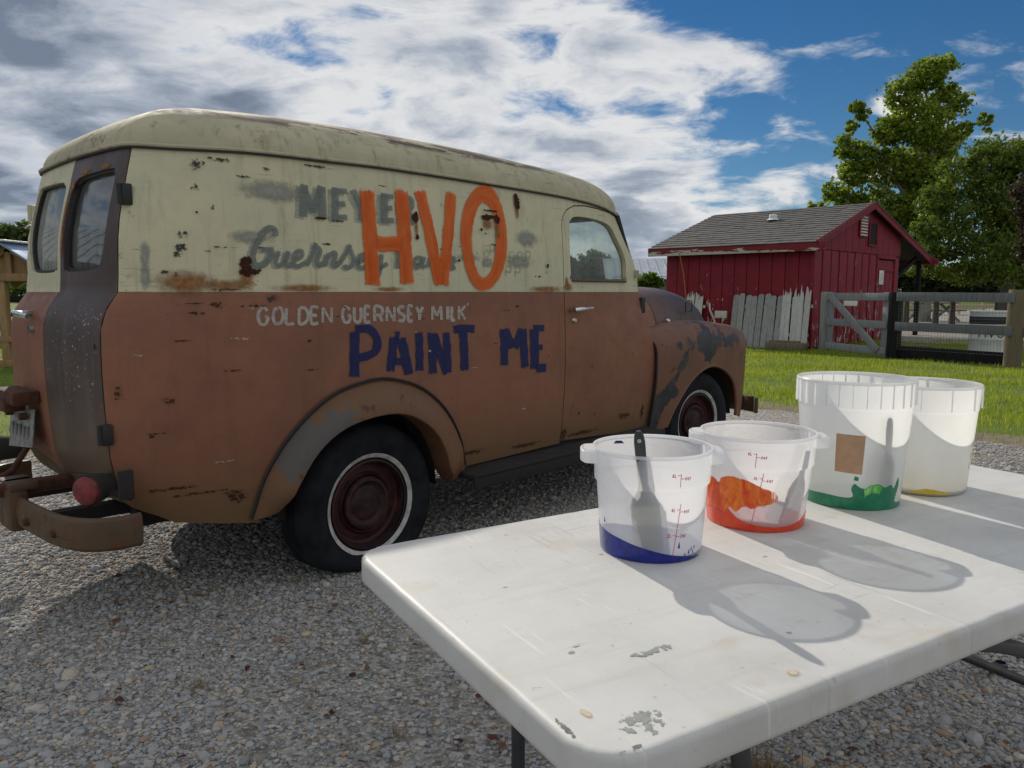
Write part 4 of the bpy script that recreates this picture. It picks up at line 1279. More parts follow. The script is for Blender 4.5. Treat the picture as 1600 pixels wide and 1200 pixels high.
def patch(name, q, z, rq, rz_, m, par, fn=None, off=.002, seed=0):
    """worn or rusted spot: a small sheet that follows the panel"""
    fn = fn or skin
    r_ = random.Random(seed * 31 + int(q * 1000))
    V = []; F = []; UV = []
    N = 8
    for j in range(N + 1):
        for i in range(N + 1):
            x, y = i / N * 2 - 1, j / N * 2 - 1
            V.append(fn(q + x * rq, z + y * rz_, off)); UV.append((x * 1.1, y * 1.1))
    for j in range(N):
        for i in range(N): F.append((j * (N + 1) + i, j * (N + 1) + i + 1, (j + 1) * (N + 1) + i + 1, (j + 1) * (N + 1) + i))
    o = mobj(name, V, F, M[m], par, sharp=None)
    uvl = o.data.uv_layers.new(name='uv')
    idx = np.zeros(len(o.data.loops), np.int32); o.data.loops.foreach_get('vertex_index', idx)
    uvl.data.foreach_set('uv', np.array(UV, np.float32)[idx].ravel())
    return o


for k, (u, z, a, c) in enumerate(PATCH):
    up = z > BELT
    if k == 10:
        patch('bare_patch', u, z, a * 1.2, c * 1.3, 'p_navy_spot' if 'p_navy_spot' in M else 'd_dark', near_lo, off=.0030, seed=k); continue
    if k == 11:
        patch('grey_scuff', -.40, 1.575, .16, .05, 'd_grey', near_up, off=.0020, seed=k); continue
    patch('rust_patch', u, z, a * 1.5, c * 1.5, 'd_rust', near_up if up else near_lo, off=.0068 + .0003 * k, seed=k)
for u, z, a, c in ((-.53, 1.245, .035, .05), (-.735, 1.232, .12, .05), (-.60, 1.225, .10, .025), (.284, 1.48, .012, .06), (.953, 1.60, .016, .05), (.735, 1.525, .05, .035), (-.30, 1.215, .16, .018), (.12, 1.212, .10, .012), (1.15, 1.215, .16, .02), (.80, 1.50, .02, .06)):
    patch('rust_stain', u, z, a, c, 'd_stain', near_up, off=.0062)
for u, z, a, c in ((-.709, 1.648, .05, .022), (-.714, 1.566, .022, .014), (-.745, 1.40, .022, .02), (-.75, 1.355, .03, .02), (-.76, 1.33, .022, .016), (-.60, 1.208, .07, .008), (-.42, 1.655, .02, .01), (-.52, 1.62, .05, .006), (-.64, 1.50, .012, .010), (-.70, 1.48, .008, .006), (-.62, 1.36, .03, .004), (-.66, 1.345, .02, .004), (-.80, 1.27, .018, .007), (-.77, 1.262, .016, .01), (1.165, 1.30, .009, .010), (.98, 1.36, .02, .003), (-.62, 1.672, .08, .010), (-.2, 1.69, .08, .006)):
    patch('bare_patch', u, z, a * 1.2, c * 1.3, 'd_dark', near_up, off=.0045)
for u, z, a, c in ((.95, 1.35, .12, .04), (1.02, 1.47, .10, .05), (.72, 1.34, .05, .03), (.60, 1.36, .10, .02), (-.50, 1.40, .10, .03), (-.86, 1.32, .02, .06), (-.86, 1.25, .02, .05)):
    patch('grey_scuff', u, z, a, c, 'd_grey', near_up, off=.0022)
for u, z, a, c in ((-.62, 1.155, .03, .012), (-.50, 1.15, .05, .008), (-.90, .86, .012, .03), (-.76, .82, .02, .018), (-.98, 1.02, .006, .03), (.62, .42, .10, .012), (1.0, .40, .15, .012), (-.80, .50, .10, .008), (-.72, .47, .12, .006), (-.60, .44, .05, .03)):
    patch('bare_patch', u, z, a * 1.3, c * 1.4, 'd_brown', near_lo, off=.0035)
_r3 = random.Random(17)
for k in range(26):
    u, z = _r3.uniform(-.85, 1.25), _r3.uniform(.42, 1.17)
    if (u - .02)**2 + (z - .33)**2 < .62**2: continue
    patch('scratch', u, z, _r3.uniform(.012, .06), _r3.uniform(.003, .010), 'd_brown' if k % 3 else 'd_pale', near_lo, off=.0012 + .0001 * k)
for k in range(14):
    patch('scratch', _r3.uniform(-.8, 1.25), _r3.uniform(1.24, 1.66), _r3.uniform(.012, .05), _r3.uniform(.003, .009), 'd_dark' if k % 2 else 'd_brown', near_up, off=.0014 + .0001 * k)
for u, z, a, c in ((1.34, 1.225, .05, .028), (1.33, 1.25, .02, .04)):
    patch('rust_stain', u, z, a, c, 'd_stain', near_dr, off=.003)
for u, z, a, c in ((1.55, .78, .012, .010), (1.33, .42, .03, .05), (1.45, .52, .012, .012), (1.60, .50, .012, .012), (1.9, .45, .08, .02), (2.10, .45, .02, .06), (1.5, .40, .16, .014), (1.95, .83, .008, .008)):
    patch('rust_patch', u, z, a * 1.3, c * 1.4, 'd_brown', near_dr, off=.003)
b = MB(); b.tube([skin(u, z, .0005) for u, z in smoothpoly([(1.375, .50), (1.385, .56), (1.42, .62), (1.50, .645)], 4)], .003, 5)
b.obj('dent_crease', M['brown'], near_dr)
# ghost of older lettering right of the O
for k, (u, z, a) in enumerate(((.84, 1.37, .02), (.90, 1.37, .02), (.96, 1.37, .02), (1.02, 1.375, .02), (.72, 1.37, .015), (.76, 1.40, .015), (.80, 1.30, .02), (.87, 1.30, .02), (.94, 1.30, .02))):
    letter('ghost_letter', [(.014, .012, [(u - a, z + .03), (u - a, z - .03)]), (.014, .012, [(u - a, z + .028), (u + a * .6, z + .028), (u + a * .7, z), (u - a, z - .002)])], M['p_ghost'], near_up, .0012)


def nskin(q, z, o): a = B(q, z); return (a[0] - o, a[1], a[2])


qa, qb = qv(.205), qv(.615)
for q, z, a, c in ((qb - .02, 1.40, .022, .09), (qb - .02, 1.50, .020, .09), (qb + .01, 1.60, .03, .03), (qb + .12, 1.642, .07, .014), (qa - .10, 1.645, .06, .014)):
    patch('rust_stain', q, z, a, c, 'd_stain', nd, nskin, .003)
WORN = [ (0.143, 0.778, 0.02, 0.011, 'table_grey', 0.7), (0.125, 0.764, 0.006, 0.004, 'table_grey', 0.7), (0.181, 0.941, 0.022, 0.005, 'table_grey', 0.8), (0.082, 0.793, 0.006, 0.013, 'table_tan', 0.3), (0.083, 0.956, 0.008, 0.0035, 'table_tan', 0.4), (0.342, 0.884, 0.012, 0.01, 'table_tan', 0.3)]

# ---------------------------------------------------------------- folding table
def table_top(t):
    v = t.obj()
    n1 = t.noise(v, 3.2, 6, 0.6); n2 = t.noise(v, 30, 5, 0.6)
    col = t.mix(t.step(n1, 0.35, 0.7), (0.62, 0.615, 0.59), (0.53, 0.52, 0.495))
    st = t.noise(t.scale(v, (1.2, 9, 1), (0, 0, 0)), 3.5, 5, 0.65)
    col = t.mix(t.math('MULTIPLY', t.step(st, 0.50, 0.75), 0.32), col, (0.45, 0.41, 0.34))
    bl = t.noise(v, 7.5, 3, 0.5, 0.6)
    col = t.mix(t.math('MULTIPLY', t.step(bl, 0.58, 0.72), 0.28), col, (0.46, 0.38, 0.26))
    sc_ = t.noise(t.scale(v, (34, 1.6, 1), (0.3, .2, 0)), 2.2, 4, 0.7)
    scr = t.math('MULTIPLY', t.step(sc_, 0.615, 0.655), t.step(t.noise(v, 5.2, 2, 0.5), 0.46, 0.58))
    col = t.mix(t.math('MULTIPLY', scr, 0.45), col, (0.80, 0.79, 0.77))
    sc2 = t.noise(t.scale(v, (2.2, 40, 1), (5.3, .2, 0)), 2.0, 4, 0.7)
    scr2 = t.math('MULTIPLY', t.step(sc2, 0.64, 0.68), t.step(t.noise(v, 4.2, 2, 0.5), 0.50, 0.62))
    col = t.mix(t.math('MULTIPLY', scr2, 0.6), col, (0.36, 0.35, 0.33))
    for rot_, sd, sc3 in ((.5, 3.1, 40), (1.9, 8.7, 30), (2.6, 1.4, 46)):
        mp = t.new('ShaderNodeMapping'); mp.inputs['Rotation'].default_value = (0, 0, rot_); mp.inputs['Scale'].default_value = (sc3, 2.2, 1); mp.inputs['Location'].default_value = (sd, sd, 0)
        t.l.new(v, mp.inputs['Vector'])
        s3 = t.noise(mp.outputs[0], 2.4, 3, 0.7)
        m3 = t.math('MULTIPLY', t.step(s3, 0.64, 0.67), t.step(t.noise(v, 3.6 + sd * .2, 2, 0.5), 0.46, 0.6))
        col = t.mix(t.math('MULTIPLY', m3, 0.5), col, (0.38, 0.37, 0.35) if sd < 5 else (0.72, 0.71, 0.69))
    gr_ = t.noise(v, 1.6, 7, 0.7)
    col = t.mix(t.math('MULTIPLY', t.step(gr_, 0.50, 0.72), 0.35), col, (0.40, 0.39, 0.36))
    fl = t.noise(v, 70, 3, 0.6)
    col = t.mix(t.math('MULTIPLY', t.step(fl, 0.67, 0.72), 0.4), col, (0.30, 0.28, 0.25))
    pebble = t.voronoi(v, 420)
    h = t.math('ADD', t.math('MULTIPLY', pebble, 0.5), t.math('ADD', n2, t.math('MULTIPLY', scr, 0.8)))
    return bsdf(t, col, t.rng(n1, 0.3, 0.7, 0.46, 0.62), normal=t.bump(h, 0.06, 0.002), spec=0.32)


M['table'] = mat('scuffed white plastic top', table_top)
M['table_grey'] = mat('worn through plastic', simple((0.30, 0.315, 0.30), 0.6, 0, 0.15, 60))
M['table_tan'] = mat('dried glue spot', simple((0.62, 0.52, 0.36), 0.5, 0, 0.2, 60))
M['leg'] = mat('dark grey table leg', simple((0.055, 0.057, 0.06), 0.45, 0.3, 0.2, 20))

ex = Vector((.8635, .5044, 0)); TZ_TOP = .74
ey = Vector((-.5044, .8635, 0))
# table local frame: x along the length, y across towards the van; origin = near left corner of the top
T0 = Vector((.086, .693, 0))
TL, TWD = 1.665, .745
table = empty('folding_table', (T0.x, T0.y, 0), 'scuffed white plastic folding table holding the paint buckets', 'table', math.atan2(ex.y, ex.x))


def rrect(x0, y0, x1, y1, r, n=7):
    P = []
    for cx, cy, a0 in ((x1 - r, y0 + r, -90), (x1 - r, y1 - r, 0), (x0 + r, y1 - r, 90), (x0 + r, y0 + r, 180)):
        for k in range(n + 1):
            a = R(a0 + 90 * k / n); P.append((cx + r * math.cos(a), cy + r * math.sin(a)))
    return P


lay = []
_g = np.random.default_rng(2)
base_ = resample(rrect(0, 0, TL, TWD, .065), .014)
nb_ = len(base_)
jit = np.convolve(np.r_[_g.normal(0, 1, nb_), ], np.ones(2) / 2, 'same')
nick = np.where(_g.random(nb_) < .07, _g.uniform(.0006, .0022, nb_), 0)
tng_ = [np.array(base_[(k + 1) % nb_]) - np.array(base_[k - 1]) for k in range(nb_)]
nrm_ = [np.array((-t_[1], t_[0])) / np.linalg.norm(t_) for t_ in tng_]
for inset, z, jk in ((.010, -.043, 0), (.004, -.045, 0), (.0, -.041, .2), (.0001, -.036, .2), (.0004, -.010, .4), (.0014, -.0050, 1), (.0040, -.0018, 1), (.0072, -.0005, .6), (.0098, 0.0, 0), (.012, 0.0, 0), (.022, 0.0, 0)):
    lay.append([(x + nv[0] * (inset + jk * (.00035 * jt + nk)), y + nv[1] * (inset + jk * (.00035 * jt + nk)), TZ_TOP + z - jk * nk * .5) for (x, y), nv, jt, nk in zip(base_, nrm_, jit, nick)])
V = [q for l in lay for q in l]; n = len(lay[0]); F = []
for i in range(len(lay) - 1):
    for k in range(n): F.append((i * n + k, i * n + (k + 1) % n, (i + 1) * n + (k + 1) % n, (i + 1) * n + k))
F.append(tuple((len(lay) - 1) * n + k for k in range(n)))
F.append(tuple(range(n))[::-1])
top = mobj('tabletop', V, F, M['table'], table, sharp=60)
# gouges knocked into the rim, worn through patches and dried spots
def blob(name, cx, cy, rx, ry, m, seed, z=.0006, rough=.45, n=26, ang=0.0):
    r_ = random.Random(seed); P = []
    ph = [r_.uniform(0, 6.28) for _ in range(5)]
    for k in range(n):
        a = 2 * math.pi * k / n
        f_ = 1 + rough * (.5 * math.sin(2 * a + ph[0]) + .35 * math.sin(3 * a + ph[1]) + .3 * math.sin(5 * a + ph[2]) + .25 * math.sin(8 * a + ph[3]))
        x, y = rx * math.cos(a) * f_, ry * math.sin(a) * f_
        P.append((cx + x * math.cos(ang) - y * math.sin(ang), cy + x * math.sin(ang) + y * math.cos(ang)))
    return ngon_prism(name, P, TZ_TOP - .0006, TZ_TOP + z, m, top, .05)


def tloc(x, y):                                # world xy -> table local xy
    dd = Vector((x, y, 0)) - Vector((T0.x, T0.y, 0)); return dd.dot(ex), dd.dot(ey)


M['d_table'] = mat('paint torn off the table top', rust_patch_fn((0.27, 0.285, 0.275), (0.33, 0.34, 0.325), 0.03))
M['d_chip'] = mat('broken plastic edge', rust_patch_fn((0.15, 0.155, 0.16), (0.22, 0.22, 0.22), 0.03))
M['d_tan'] = mat('dried tan spot', rust_patch_fn((0.56, 0.47, 0.33), (0.60, 0.52, 0.39), 0.30))


def tskin(x, y, o): return (x, y, TZ_TOP + o)


for k, (x, y, rx, ry, m, ro_) in enumerate(WORN):
    lx, ly = tloc(x, y)
    if m == 'table_grey': patch('worn_patch', lx, ly, rx * 2.1, ry * 2.6, 'd_table', top, tskin, .0004 + .0001 * k)
    else: patch('dried_spot', lx, ly, rx * 1.2, ry * 1.2, 'd_tan', top, tskin, .0004 + .0001 * k)
yA, yB = .085, TWD - .085
for prof_ in ([(.30, 0), (.30, .28), (.30, .53)], [(2.08, 0), (1.48, .33), (1.00, .575)]):
    (xf, _), (xm, zm), (xt, zt_) = prof_
    dx_ = (xt - xm) * .45
    b = MB()
    b.tube(smoothpoly([(xf, yA, .0), (xm, yA, zm), (xt, yA + .002, zt_), (xt + dx_ * 1.1, yA + .03, .645), (xt + dx_ * 1.5, yA + .10, .685), (xt + dx_ * 1.5, yB - .10, .685), (xt + dx_ * 1.1, yB - .03, .645), (xt, yB - .002, zt_), (xm, yB, zm), (xf, yB, 0)], 5), .0135, 12)
    b.tube([(xm * .7 + xt * .3, yA, .36), (xm * .7 + xt * .3, yB, .36)], .0105, 10)
    for yy in (yA, yB): b.lathe([(0, 0), (.020, 0), (.020, .03), (.015, .035)], 14, (xf, yy, 0))
    if xf < 1:
        for k in (-.05, .05): b.tube([(xf, TWD / 2 + k, .36), (xf + .34, TWD / 2 + k * .4, .695)], .009, 8)
    b.obj('leg_frame', M['leg'], table)
for x, y, a, c in ((.012, .075, .0045, .030), (.046, .013, .020, .0045)): patch('chipped_edge', x, y, a * 1.3, c * 1.3, 'd_chip', top, tskin, .0005)
_r2 = random.Random(8)
for k in range(10): patch('worn_patch', _r2.uniform(.10, .9), _r2.uniform(.04, .7), _r2.uniform(.004, .016), _r2.uniform(.002, .006), 'd_table', top, tskin, .0003)

# ---------------------------------------------------------------- paint buckets
def plastic(clear, body, white, tl=0.5):
    def fn(t):
        v = t.obj()
        n = t.noise(v, 9, 5, 0.6)
        col = t.mix(t.step(n, 0.3, 0.7), white, tuple(c * 0.95 for c in white))
        tr = t.new('ShaderNodeBsdfTransparent'); t.put(tr.inputs[0], (0.97, 0.975, 0.98))
        tl_ = t.new('ShaderNodeBsdfTranslucent'); t.put(tl_.inputs[0], col)
        df = t.new('ShaderNodeBsdfDiffuse'); t.put(df.inputs[0], col)
        gl = t.new('ShaderNodeBsdfGlossy'); gl.inputs['Roughness'].default_value = 0.22
        a = mixs(t, tl, df.outputs[0], tl_.outputs[0])
        a = mixs(t, t.math('MULTIPLY', t.rng(n, 0.3, 0.7, 1.12, 0.88), clear), a, tr.outputs[0])
        return mixs(t, t.math('MULTIPLY', schlick(t, .035), 0.6), a, gl.outputs[0])
    return fn


M['pp_clear'] = mat('translucent food tub plastic', plastic(0.33, 0.5, (0.95, 0.955, 0.965), 0.64))
M['pp_milky'] = mat('milky tub plastic', plastic(0.08, 0.5, (0.92, 0.92, 0.90), 0.62))
M['pp_edge'] = mat('thick tub rim plastic', plastic(0.16, 0.5, (0.96, 0.96, 0.96), 0.55))
M['pp_skin'] = mat('inner skin of the tubs', plastic(0.90, 0.5, (0.93, 0.935, 0.94), 0.6))
M['mark_red'] = mat('red printed scale', simple((0.55, 0.03, 0.10), 0.5, 0, 0.1))
M['kraft'] = mat('brown paper label', simple((0.46, 0.29, 0.17), 0.75, 0, 0.1, 40))
M['ink'] = mat('black marker', simple((0.03, 0.015, 0.03), 0.6))


def wetpaint(c1, c2, rough=0.25, smear=False):
    def fn(t):
        v = t.obj()
        n = t.noise(t.scale(v, (1, 1, .45)), 42, 6, 0.62, 1.2)
        a = None
        if smear:
            e, z, _ = t.xyz(t.uv())
            st = t.noise(t.scale(v, (1, 1, .30)), 150, 5, 0.65, .5)
            w = t.math('ADD', t.math('MULTIPLY', e, 100.0), t.math('MULTIPLY', t.math('SUBTRACT', st, 0.5), 1.5))
            a = t.step(w, -0.25, 0.35)
            a = t.math('MULTIPLY', a, t.rng(n, 0.30, 0.62, 0.80, 1.0))
        return bsdf(t, t.mix(t.step(n, 0.38, 0.62), c1, c2), rough, normal=t.bump(n, 0.35, 0.004), spec=0.5, alpha=a)
    return fn


M['w_blue'] = mat('wet blue paint', wetpaint((0.006, 0.014, 0.17), (0.010, 0.024, 0.26)))
M['w_orange'] = mat('wet orange paint', wetpaint((0.78, 0.085, 0.004), (0.86, 0.22, 0.02)))
M['w_red'] = mat('wet red orange paint', wetpaint((0.70, 0.045, 0.012), (0.74, 0.07, 0.02)))
M['w_green'] = mat('wet green paint', wetpaint((0.008, 0.18, 0.085), (0.02, 0.23, 0.11)))
M['w_green2'] = mat('fresh light green paint', wetpaint((0.10, 0.52, 0.09), (0.05, 0.38, 0.08)))
M['w_yellow'] = mat('wet yellow paint', wetpaint((0.66, 0.47, 0.03), (0.72, 0.55, 0.07)))
for k_, c_ in (('blue', ((0.006, 0.014, 0.17), (0.012, 0.030, 0.30))), ('orange', ((0.78, 0.055, 0.003), (0.90, 0.22, 0.02))), ('red', ((0.70, 0.045, 0.012), (0.78, 0.09, 0.02))),
               ('green', ((0.008, 0.17, 0.08), (0.02, 0.25, 0.12))), ('green2', ((0.08, 0.50, 0.06), (0.28, 0.66, 0.20))), ('yellow', ((0.66, 0.47, 0.03), (0.72, 0.55, 0.07)))):
    M['s_' + k_] = mat('smeared %s paint' % k_, wetpaint(*c_, smear=True))
M['w_pink'] = mat('thin coat of orange paint', brush_paint((0.72, 0.10, 0.02), (0.66, 0.16, 0.05), 0.55, 0.01))


def rad(prof, z):
    for (r0, z0), (r1, z1) in zip(prof, prof[1:]):
        if z0 <= z <= z1: return r0 + (r1 - r0) * (z - z0) / max(1e-9, z1 - z0)
    return prof[-1][0]


def bucket(name, c, outer, label, ribs=0, handles=None, clear=True, th=.0022, cat='bucket'):
    """outer: (radius, height) from the base up"""
    root = empty(name, (c[0], c[1], TZ_TOP + .0005), label, cat, group='plastic paint buckets on the table')
    m = M['pp_clear'] if clear else M['pp_milky']
    inner = [(max(0.002, r_ - th), z + (th if i == 0 else 0)) for i, (r_, z) in enumerate(outer)]
    rb, rt = outer[0][0], outer[-1]
    b = MB()
    prof = [(0.0005, 0.004), (rb - .012, .004), (rb - .006, 0.0), (rb - .002, .0015)] + outer[1:] + [(rt[0] - .0006, rt[1] + .0016), (rt[0] - th + .0004, rt[1] + .0016)] + inner[::-1][:-1] + [(rb - .006, .006), (0.0005, .0065)]
    b.lathe(prof, 96)
    k_out = (4 + len(outer)) * 96
    mobj('bucket_wall', b.V, b.F, [m, M['pp_skin']], root, [0 if i < k_out else 1 for i in range(len(b.F))], sharp=30)
    b = MB()
    b.lathe([(rt[0] - .001, rt[1] - .004), (rt[0] + .0022, rt[1] - .0035), (rt[0] + .0028, rt[1]), (rt[0] + .0012, rt[1] + .0022), (rt[0] - .002, rt[1] + .0018)], 96, closed=True)
    b.obj('rim', M['pp_edge'], root)
    if ribs:
        z0, z1 = outer[-1][1] - .052, outer[-1][1] - .004
        for k in range(ribs):
            a = 2 * math.pi * k / ribs
            b = MB(); r0 = rad(outer, z0); r1 = rad(outer, z1)
            b.box((r1 + .0015, 0, (z0 + z1) / 2), (.0042, .0014, z1 - z0), .0005)
            b.V = [(x * math.cos(a) - y * math.sin(a), x * math.sin(a) + y * math.cos(a), z) for x, y, z in b.V]
            b.obj('rib', M['pp_edge'], root)
    if handles is not None:
        for a in (handles, handles + math.pi):
            b = MB()
            r1 = rt[0]; zt_ = rt[1] - .012
            path = [(r1 * math.cos(.34) - .002, r1 * math.sin(.34)), (r1 + .013, .030), (r1 + .019, .020), (r1 + .021, 0), (r1 + .019, -.020), (r1 + .013, -.030), (r1 * math.cos(.34) - .002, -r1 * math.sin(.34))]
            path = smoothpoly(path, 3)
            V = []; F = []
            sec_ = [(0, .009), (.0028, .008), (.0028, -.011), (0, -.012), (0, -.012)]
            for i, (x, y) in enumerate(path):
                q0 = np.array(path[max(i - 1, 0)]); q1 = np.array(path[min(i + 1, len(path) - 1)]); t_ = (q1 - q0) / np.linalg.norm(q1 - q0)
                nx, ny = -t_[1], t_[0]
                if nx < 0: nx, ny = -nx, -ny
                for o, z in ((0, .009), (.003, .007), (.003, -.012), (0, -.014), (-.003, -.012), (-.003, .009)): V.append((x + nx * o, y + ny * o, zt_ + z))
            for i in range(len(path) - 1):
                for k in range(6): F.append((i * 6 + k, i * 6 + (k + 1) % 6, (i + 1) * 6 + (k + 1) % 6, (i + 1) * 6 + k))
            k0 = len(V)
            V += [(x, y, zt_ + .009) for x, y in path] + [(r1 * math.cos(t) * .995, r1 * math.sin(t) * .995, zt_ + .009) for t in np.linspace(.34, -.34, len(path))]
            for i in range(len(path) - 1): F.append((k0 + i, k0 + i + 1, k0 + len(path) + i + 1, k0 + len(path) + i))
            V = [(x * math.cos(a) - y * math.sin(a), x * math.sin(a) + y * math.cos(a), z) for x, y, z in V]
            mobj('lug_handle', V, F, M['pp_edge'], root, sharp=40)
    return root


def onwall(outer, a, z, o=.0004):
    r_ = rad(outer, z) + o
    return (r_ * math.cos(a), r_ * math.sin(a), z)


def facing(c, px=0.0):                          # angle of the wall point that looks at the camera, plus an offset
    return math.atan2(-c[1], -c[0]) + px


def pool(name, outer, z_of, m, root, n=64, ins=.0032, floor=.0075):
    """paint lying in the bottom of a bucket; z_of(angle) = height of its edge on the wall"""
    V = []; F = []
    rings = [0.02, .3, .55, .75, .9, 1.0]
    zm = min(z_of(2 * math.pi * k / n) for k in range(n))
    for f_ in rings:
        for k in range(n):
            a = 2 * math.pi * k / n
            ze = max(floor + .0006, z_of(a)); r_ = (rad(outer, ze) - ins) * f_
            zz = floor + .004 + (ze - floor - .004) * f_**3
            V.append((r_ * math.cos(a), r_ * math.sin(a), max(zz, floor + .0005)))
    for k in range(n):
        a = 2 * math.pi * k / n; r_ = rad(outer, floor) - ins
        V.append((r_ * math.cos(a), r_ * math.sin(a), floor))
    m_ = len(rings) + 1
    for i in range(m_ - 1):
        for k in range(n): F.append((i * n + k, i * n + (k + 1) % n, (i + 1) * n + (k + 1) % n, (i + 1) * n + k))
    F.append(tuple(range(n))); F.append(tuple((m_ - 1) * n + k for k in range(n - 1, -1, -1)))
    return mobj(name, V, F, m, root, sharp=50)


def wall_smear(name, outer, pts, m, root, ins=.0030, h=.008, th=.0008):
    """coat of paint on the inside of the wall, outline in (arc angle, height)"""
    pts = smoothpoly(pts, 3, True) if len(pts) > 8 else pts
    pts = [(a, max(.0012, z)) for a, z in pts]
    o = panel(name, pts, lambda a, z: ((rad(outer, z) - ins) * math.cos(a), (rad(outer, z) - ins) * math.sin(a), z), m, root, h=h, th=th, sharp=60)
    # UV.x = distance to the outline in metres (the floor line does not count), UV.y = height
    r0 = rad(outer, .02); E = np.array(resample([(a * r0, z) for a, z in pts], .002)); E = E[E[:, 1] > .0045] if (E[:, 1] > .0045).any() else E
    me = o.data; co = np.zeros(len(me.vertices) * 3); me.vertices.foreach_get('co', co); co = co.reshape(-1, 3)
    amid = np.mean([a for a, _ in pts]); ang = np.arctan2(co[:, 1], co[:, 0]); ang = amid + (ang - amid + np.pi) % (2 * np.pi) - np.pi
    P = np.stack([ang * r0, co[:, 2]], 1)
    dd = np.array([np.sqrt(np.min(((E - q)**2).sum(1))) for q in P])
    uvl = me.uv_layers.new(name='uv'); idx = np.zeros(len(me.loops), np.int32); me.loops.foreach_get('vertex_index', idx)
    uvl.data.foreach_set('uv', np.stack([dd, co[:, 2]], 1).astype(np.float32)[idx].ravel())
    return o


def print_strokes(name, outer, strokes, w, m, root, out=.0006):
    b = MB()
    V = []; F = []
    for P in strokes:
        P = resample(P, .006, False)
        for i in range(len(P) - 1):
            a = np.array(P[i]); c = np.array(P[i + 1]); t_ = (c - a); L = np.linalg.norm(t_)
            if L < 1e-7: continue
            t_ = t_ / L * w / 2; nn = np.array((-t_[1], t_[0]))
            rr = rad(outer, a[1]) + out; k0 = len(V)
            for q in (a - t_ * .6 + nn, c + t_ * .6 + nn, c + t_ * .6 - nn, a - t_ * .6 - nn):
                V.append(((rad(outer, q[1]) + out + .00002 * (len(F) % 7)) * math.cos(q[0] / rr), (rad(outer, q[1]) + out + .00002 * (len(F) % 7)) * math.sin(q[0] / rr), q[1]))
            F.append((k0, k0 + 1, k0 + 2, k0 + 3))
    return mobj(name, V, F, m, root, smooth=False)


DIG = {'2': [[(0, 1), (.5, 1), (.7, .75), (0, 0), (.7, 0)]], '4': [[(.5, 0), (.5, 1), (0, .35), (.7, .35)]], '6': [[(.6, 1), (.1, .6), (.1, .1), (.6, .1), (.6, .5), (.1, .5)]],
       '5': [[(.65, 1), (.1, 1), (.1, .55), (.6, .55), (.6, .05), (.05, .05)]], 'L': [[(0, 1), (0, 0), (.6, 0)]], 'q': [[(.6, .7), (.1, .7), (.1, .25), (.6, .25)], [(.6, .75), (.6, -.2)]], 't': [[(.2, 1), (.2, .1), (.5, .1)], [(0, .65), (.5, .65)]]}


def scale_marks(outer, a0, z0, z1, ticks, root, lean=0.0):
    """printed litre and quart scale; s = arc length on the wall, drawn mirrored so that it reads from outside"""
    S = []
    r_ = rad(outer, z0)
    def pt(x, z): return (a0 * r_ + x + lean * (z - z0), z)
    def txt(s, x, z, hgt):
        for ch in s:
            for st in DIG[ch]: S.append([pt(x + u * hgt * .75, z + (v - .5) * hgt) for u, v in st])
            x += hgt * .8
    for za, zb_ in zip([z0] + [k[0] for k in []], [z1]): S.append([pt(0, za), pt(0, zb_)])
    for z, l, q_, dz_ in ticks:
        S.append([pt(-.006, z), pt(0, z)]); S.append([pt(0, z - dz_), pt(.006, z - dz_)])
        txt(l, -.016, z, .0055); txt(q_, .008, z - dz_, .0055)
    print_strokes('scale_marking', outer, S, .0011, M['mark_red'], root)


def brush(root_name, c, tip, top_, label, group, handle_m, twist=0.0):
    """flat paint brush lying along tip -> top (bucket space)"""
    root = empty(root_name, (c[0], c[1], TZ_TOP), label, 'paintbrush', group=group)
    a = Vector(tip); e = Vector(top_); x = (e - a); L = x.length; x.normalize()
    side = Vector((math.cos(twist), math.sin(twist), 0)); side = (side - x * side.dot(x)).normalized(); nrm = x.cross(side)
    def body(name, secs, m):
        V = []; F = []; n = 12
        for d_, w, t_ in secs:
            for k in range(n):
                q = 2 * math.pi * k / n
                V.append(a + x * d_ + side * (w / 2 * math.copysign(abs(math.cos(q))**.6, math.cos(q))) + nrm * (t_ / 2 * math.copysign(abs(math.sin(q))**.6, math.sin(q))))
        for i in range(len(secs) - 1):
            for k in range(n): F.append((i * n + k, i * n + (k + 1) % n, (i + 1) * n + (k + 1) % n, (i + 1) * n + k))
        F.append(tuple(range(n))[::-1]); F.append(tuple((len(secs) - 1) * n + k for k in range(n)))
        return mobj(name, V, F, m, root, sharp=45)
    body('bristles', [(0, .048, .006), (.02, .050, .010), (.055, .048, .013)], M['bristle'])
    body('ferrule', [(.052, .050, .015), (.088, .050, .016)], M['ferrule'])
    h = body('handle', [(.085, .048, .014), (.098, .042, .013), (.112, .022, .012), (.125, .016, .012), (.16, .018, .012), (L - .02, .019, .010), (L - .006, .015, .009), (L, .007, .007)], handle_m)
    b = MB(); b.tube([a + x * (L - .016) - nrm * .0056, a + x * (L - .016) + nrm * .0056], .0034, 12); b.obj('hang_hole', M['pp_edge'], h)
    return root


M['bristle'] = mat('paint caked bristles', simple((0.10, 0.10, 0.11), 0.8, 0, 0.3, 60, .4))
M['ferrule'] = mat('brush ferrule', simple((0.42, 0.38, 0.30), 0.4, 0.7, 0.2, 30))
M['handle_dark'] = mat('dark brush handle', simple((0.035, 0.042, 0.044), 0.4))
M['handle_grey'] = mat('grey brush handle', simple((0.10, 0.10, 0.105), 0.4))

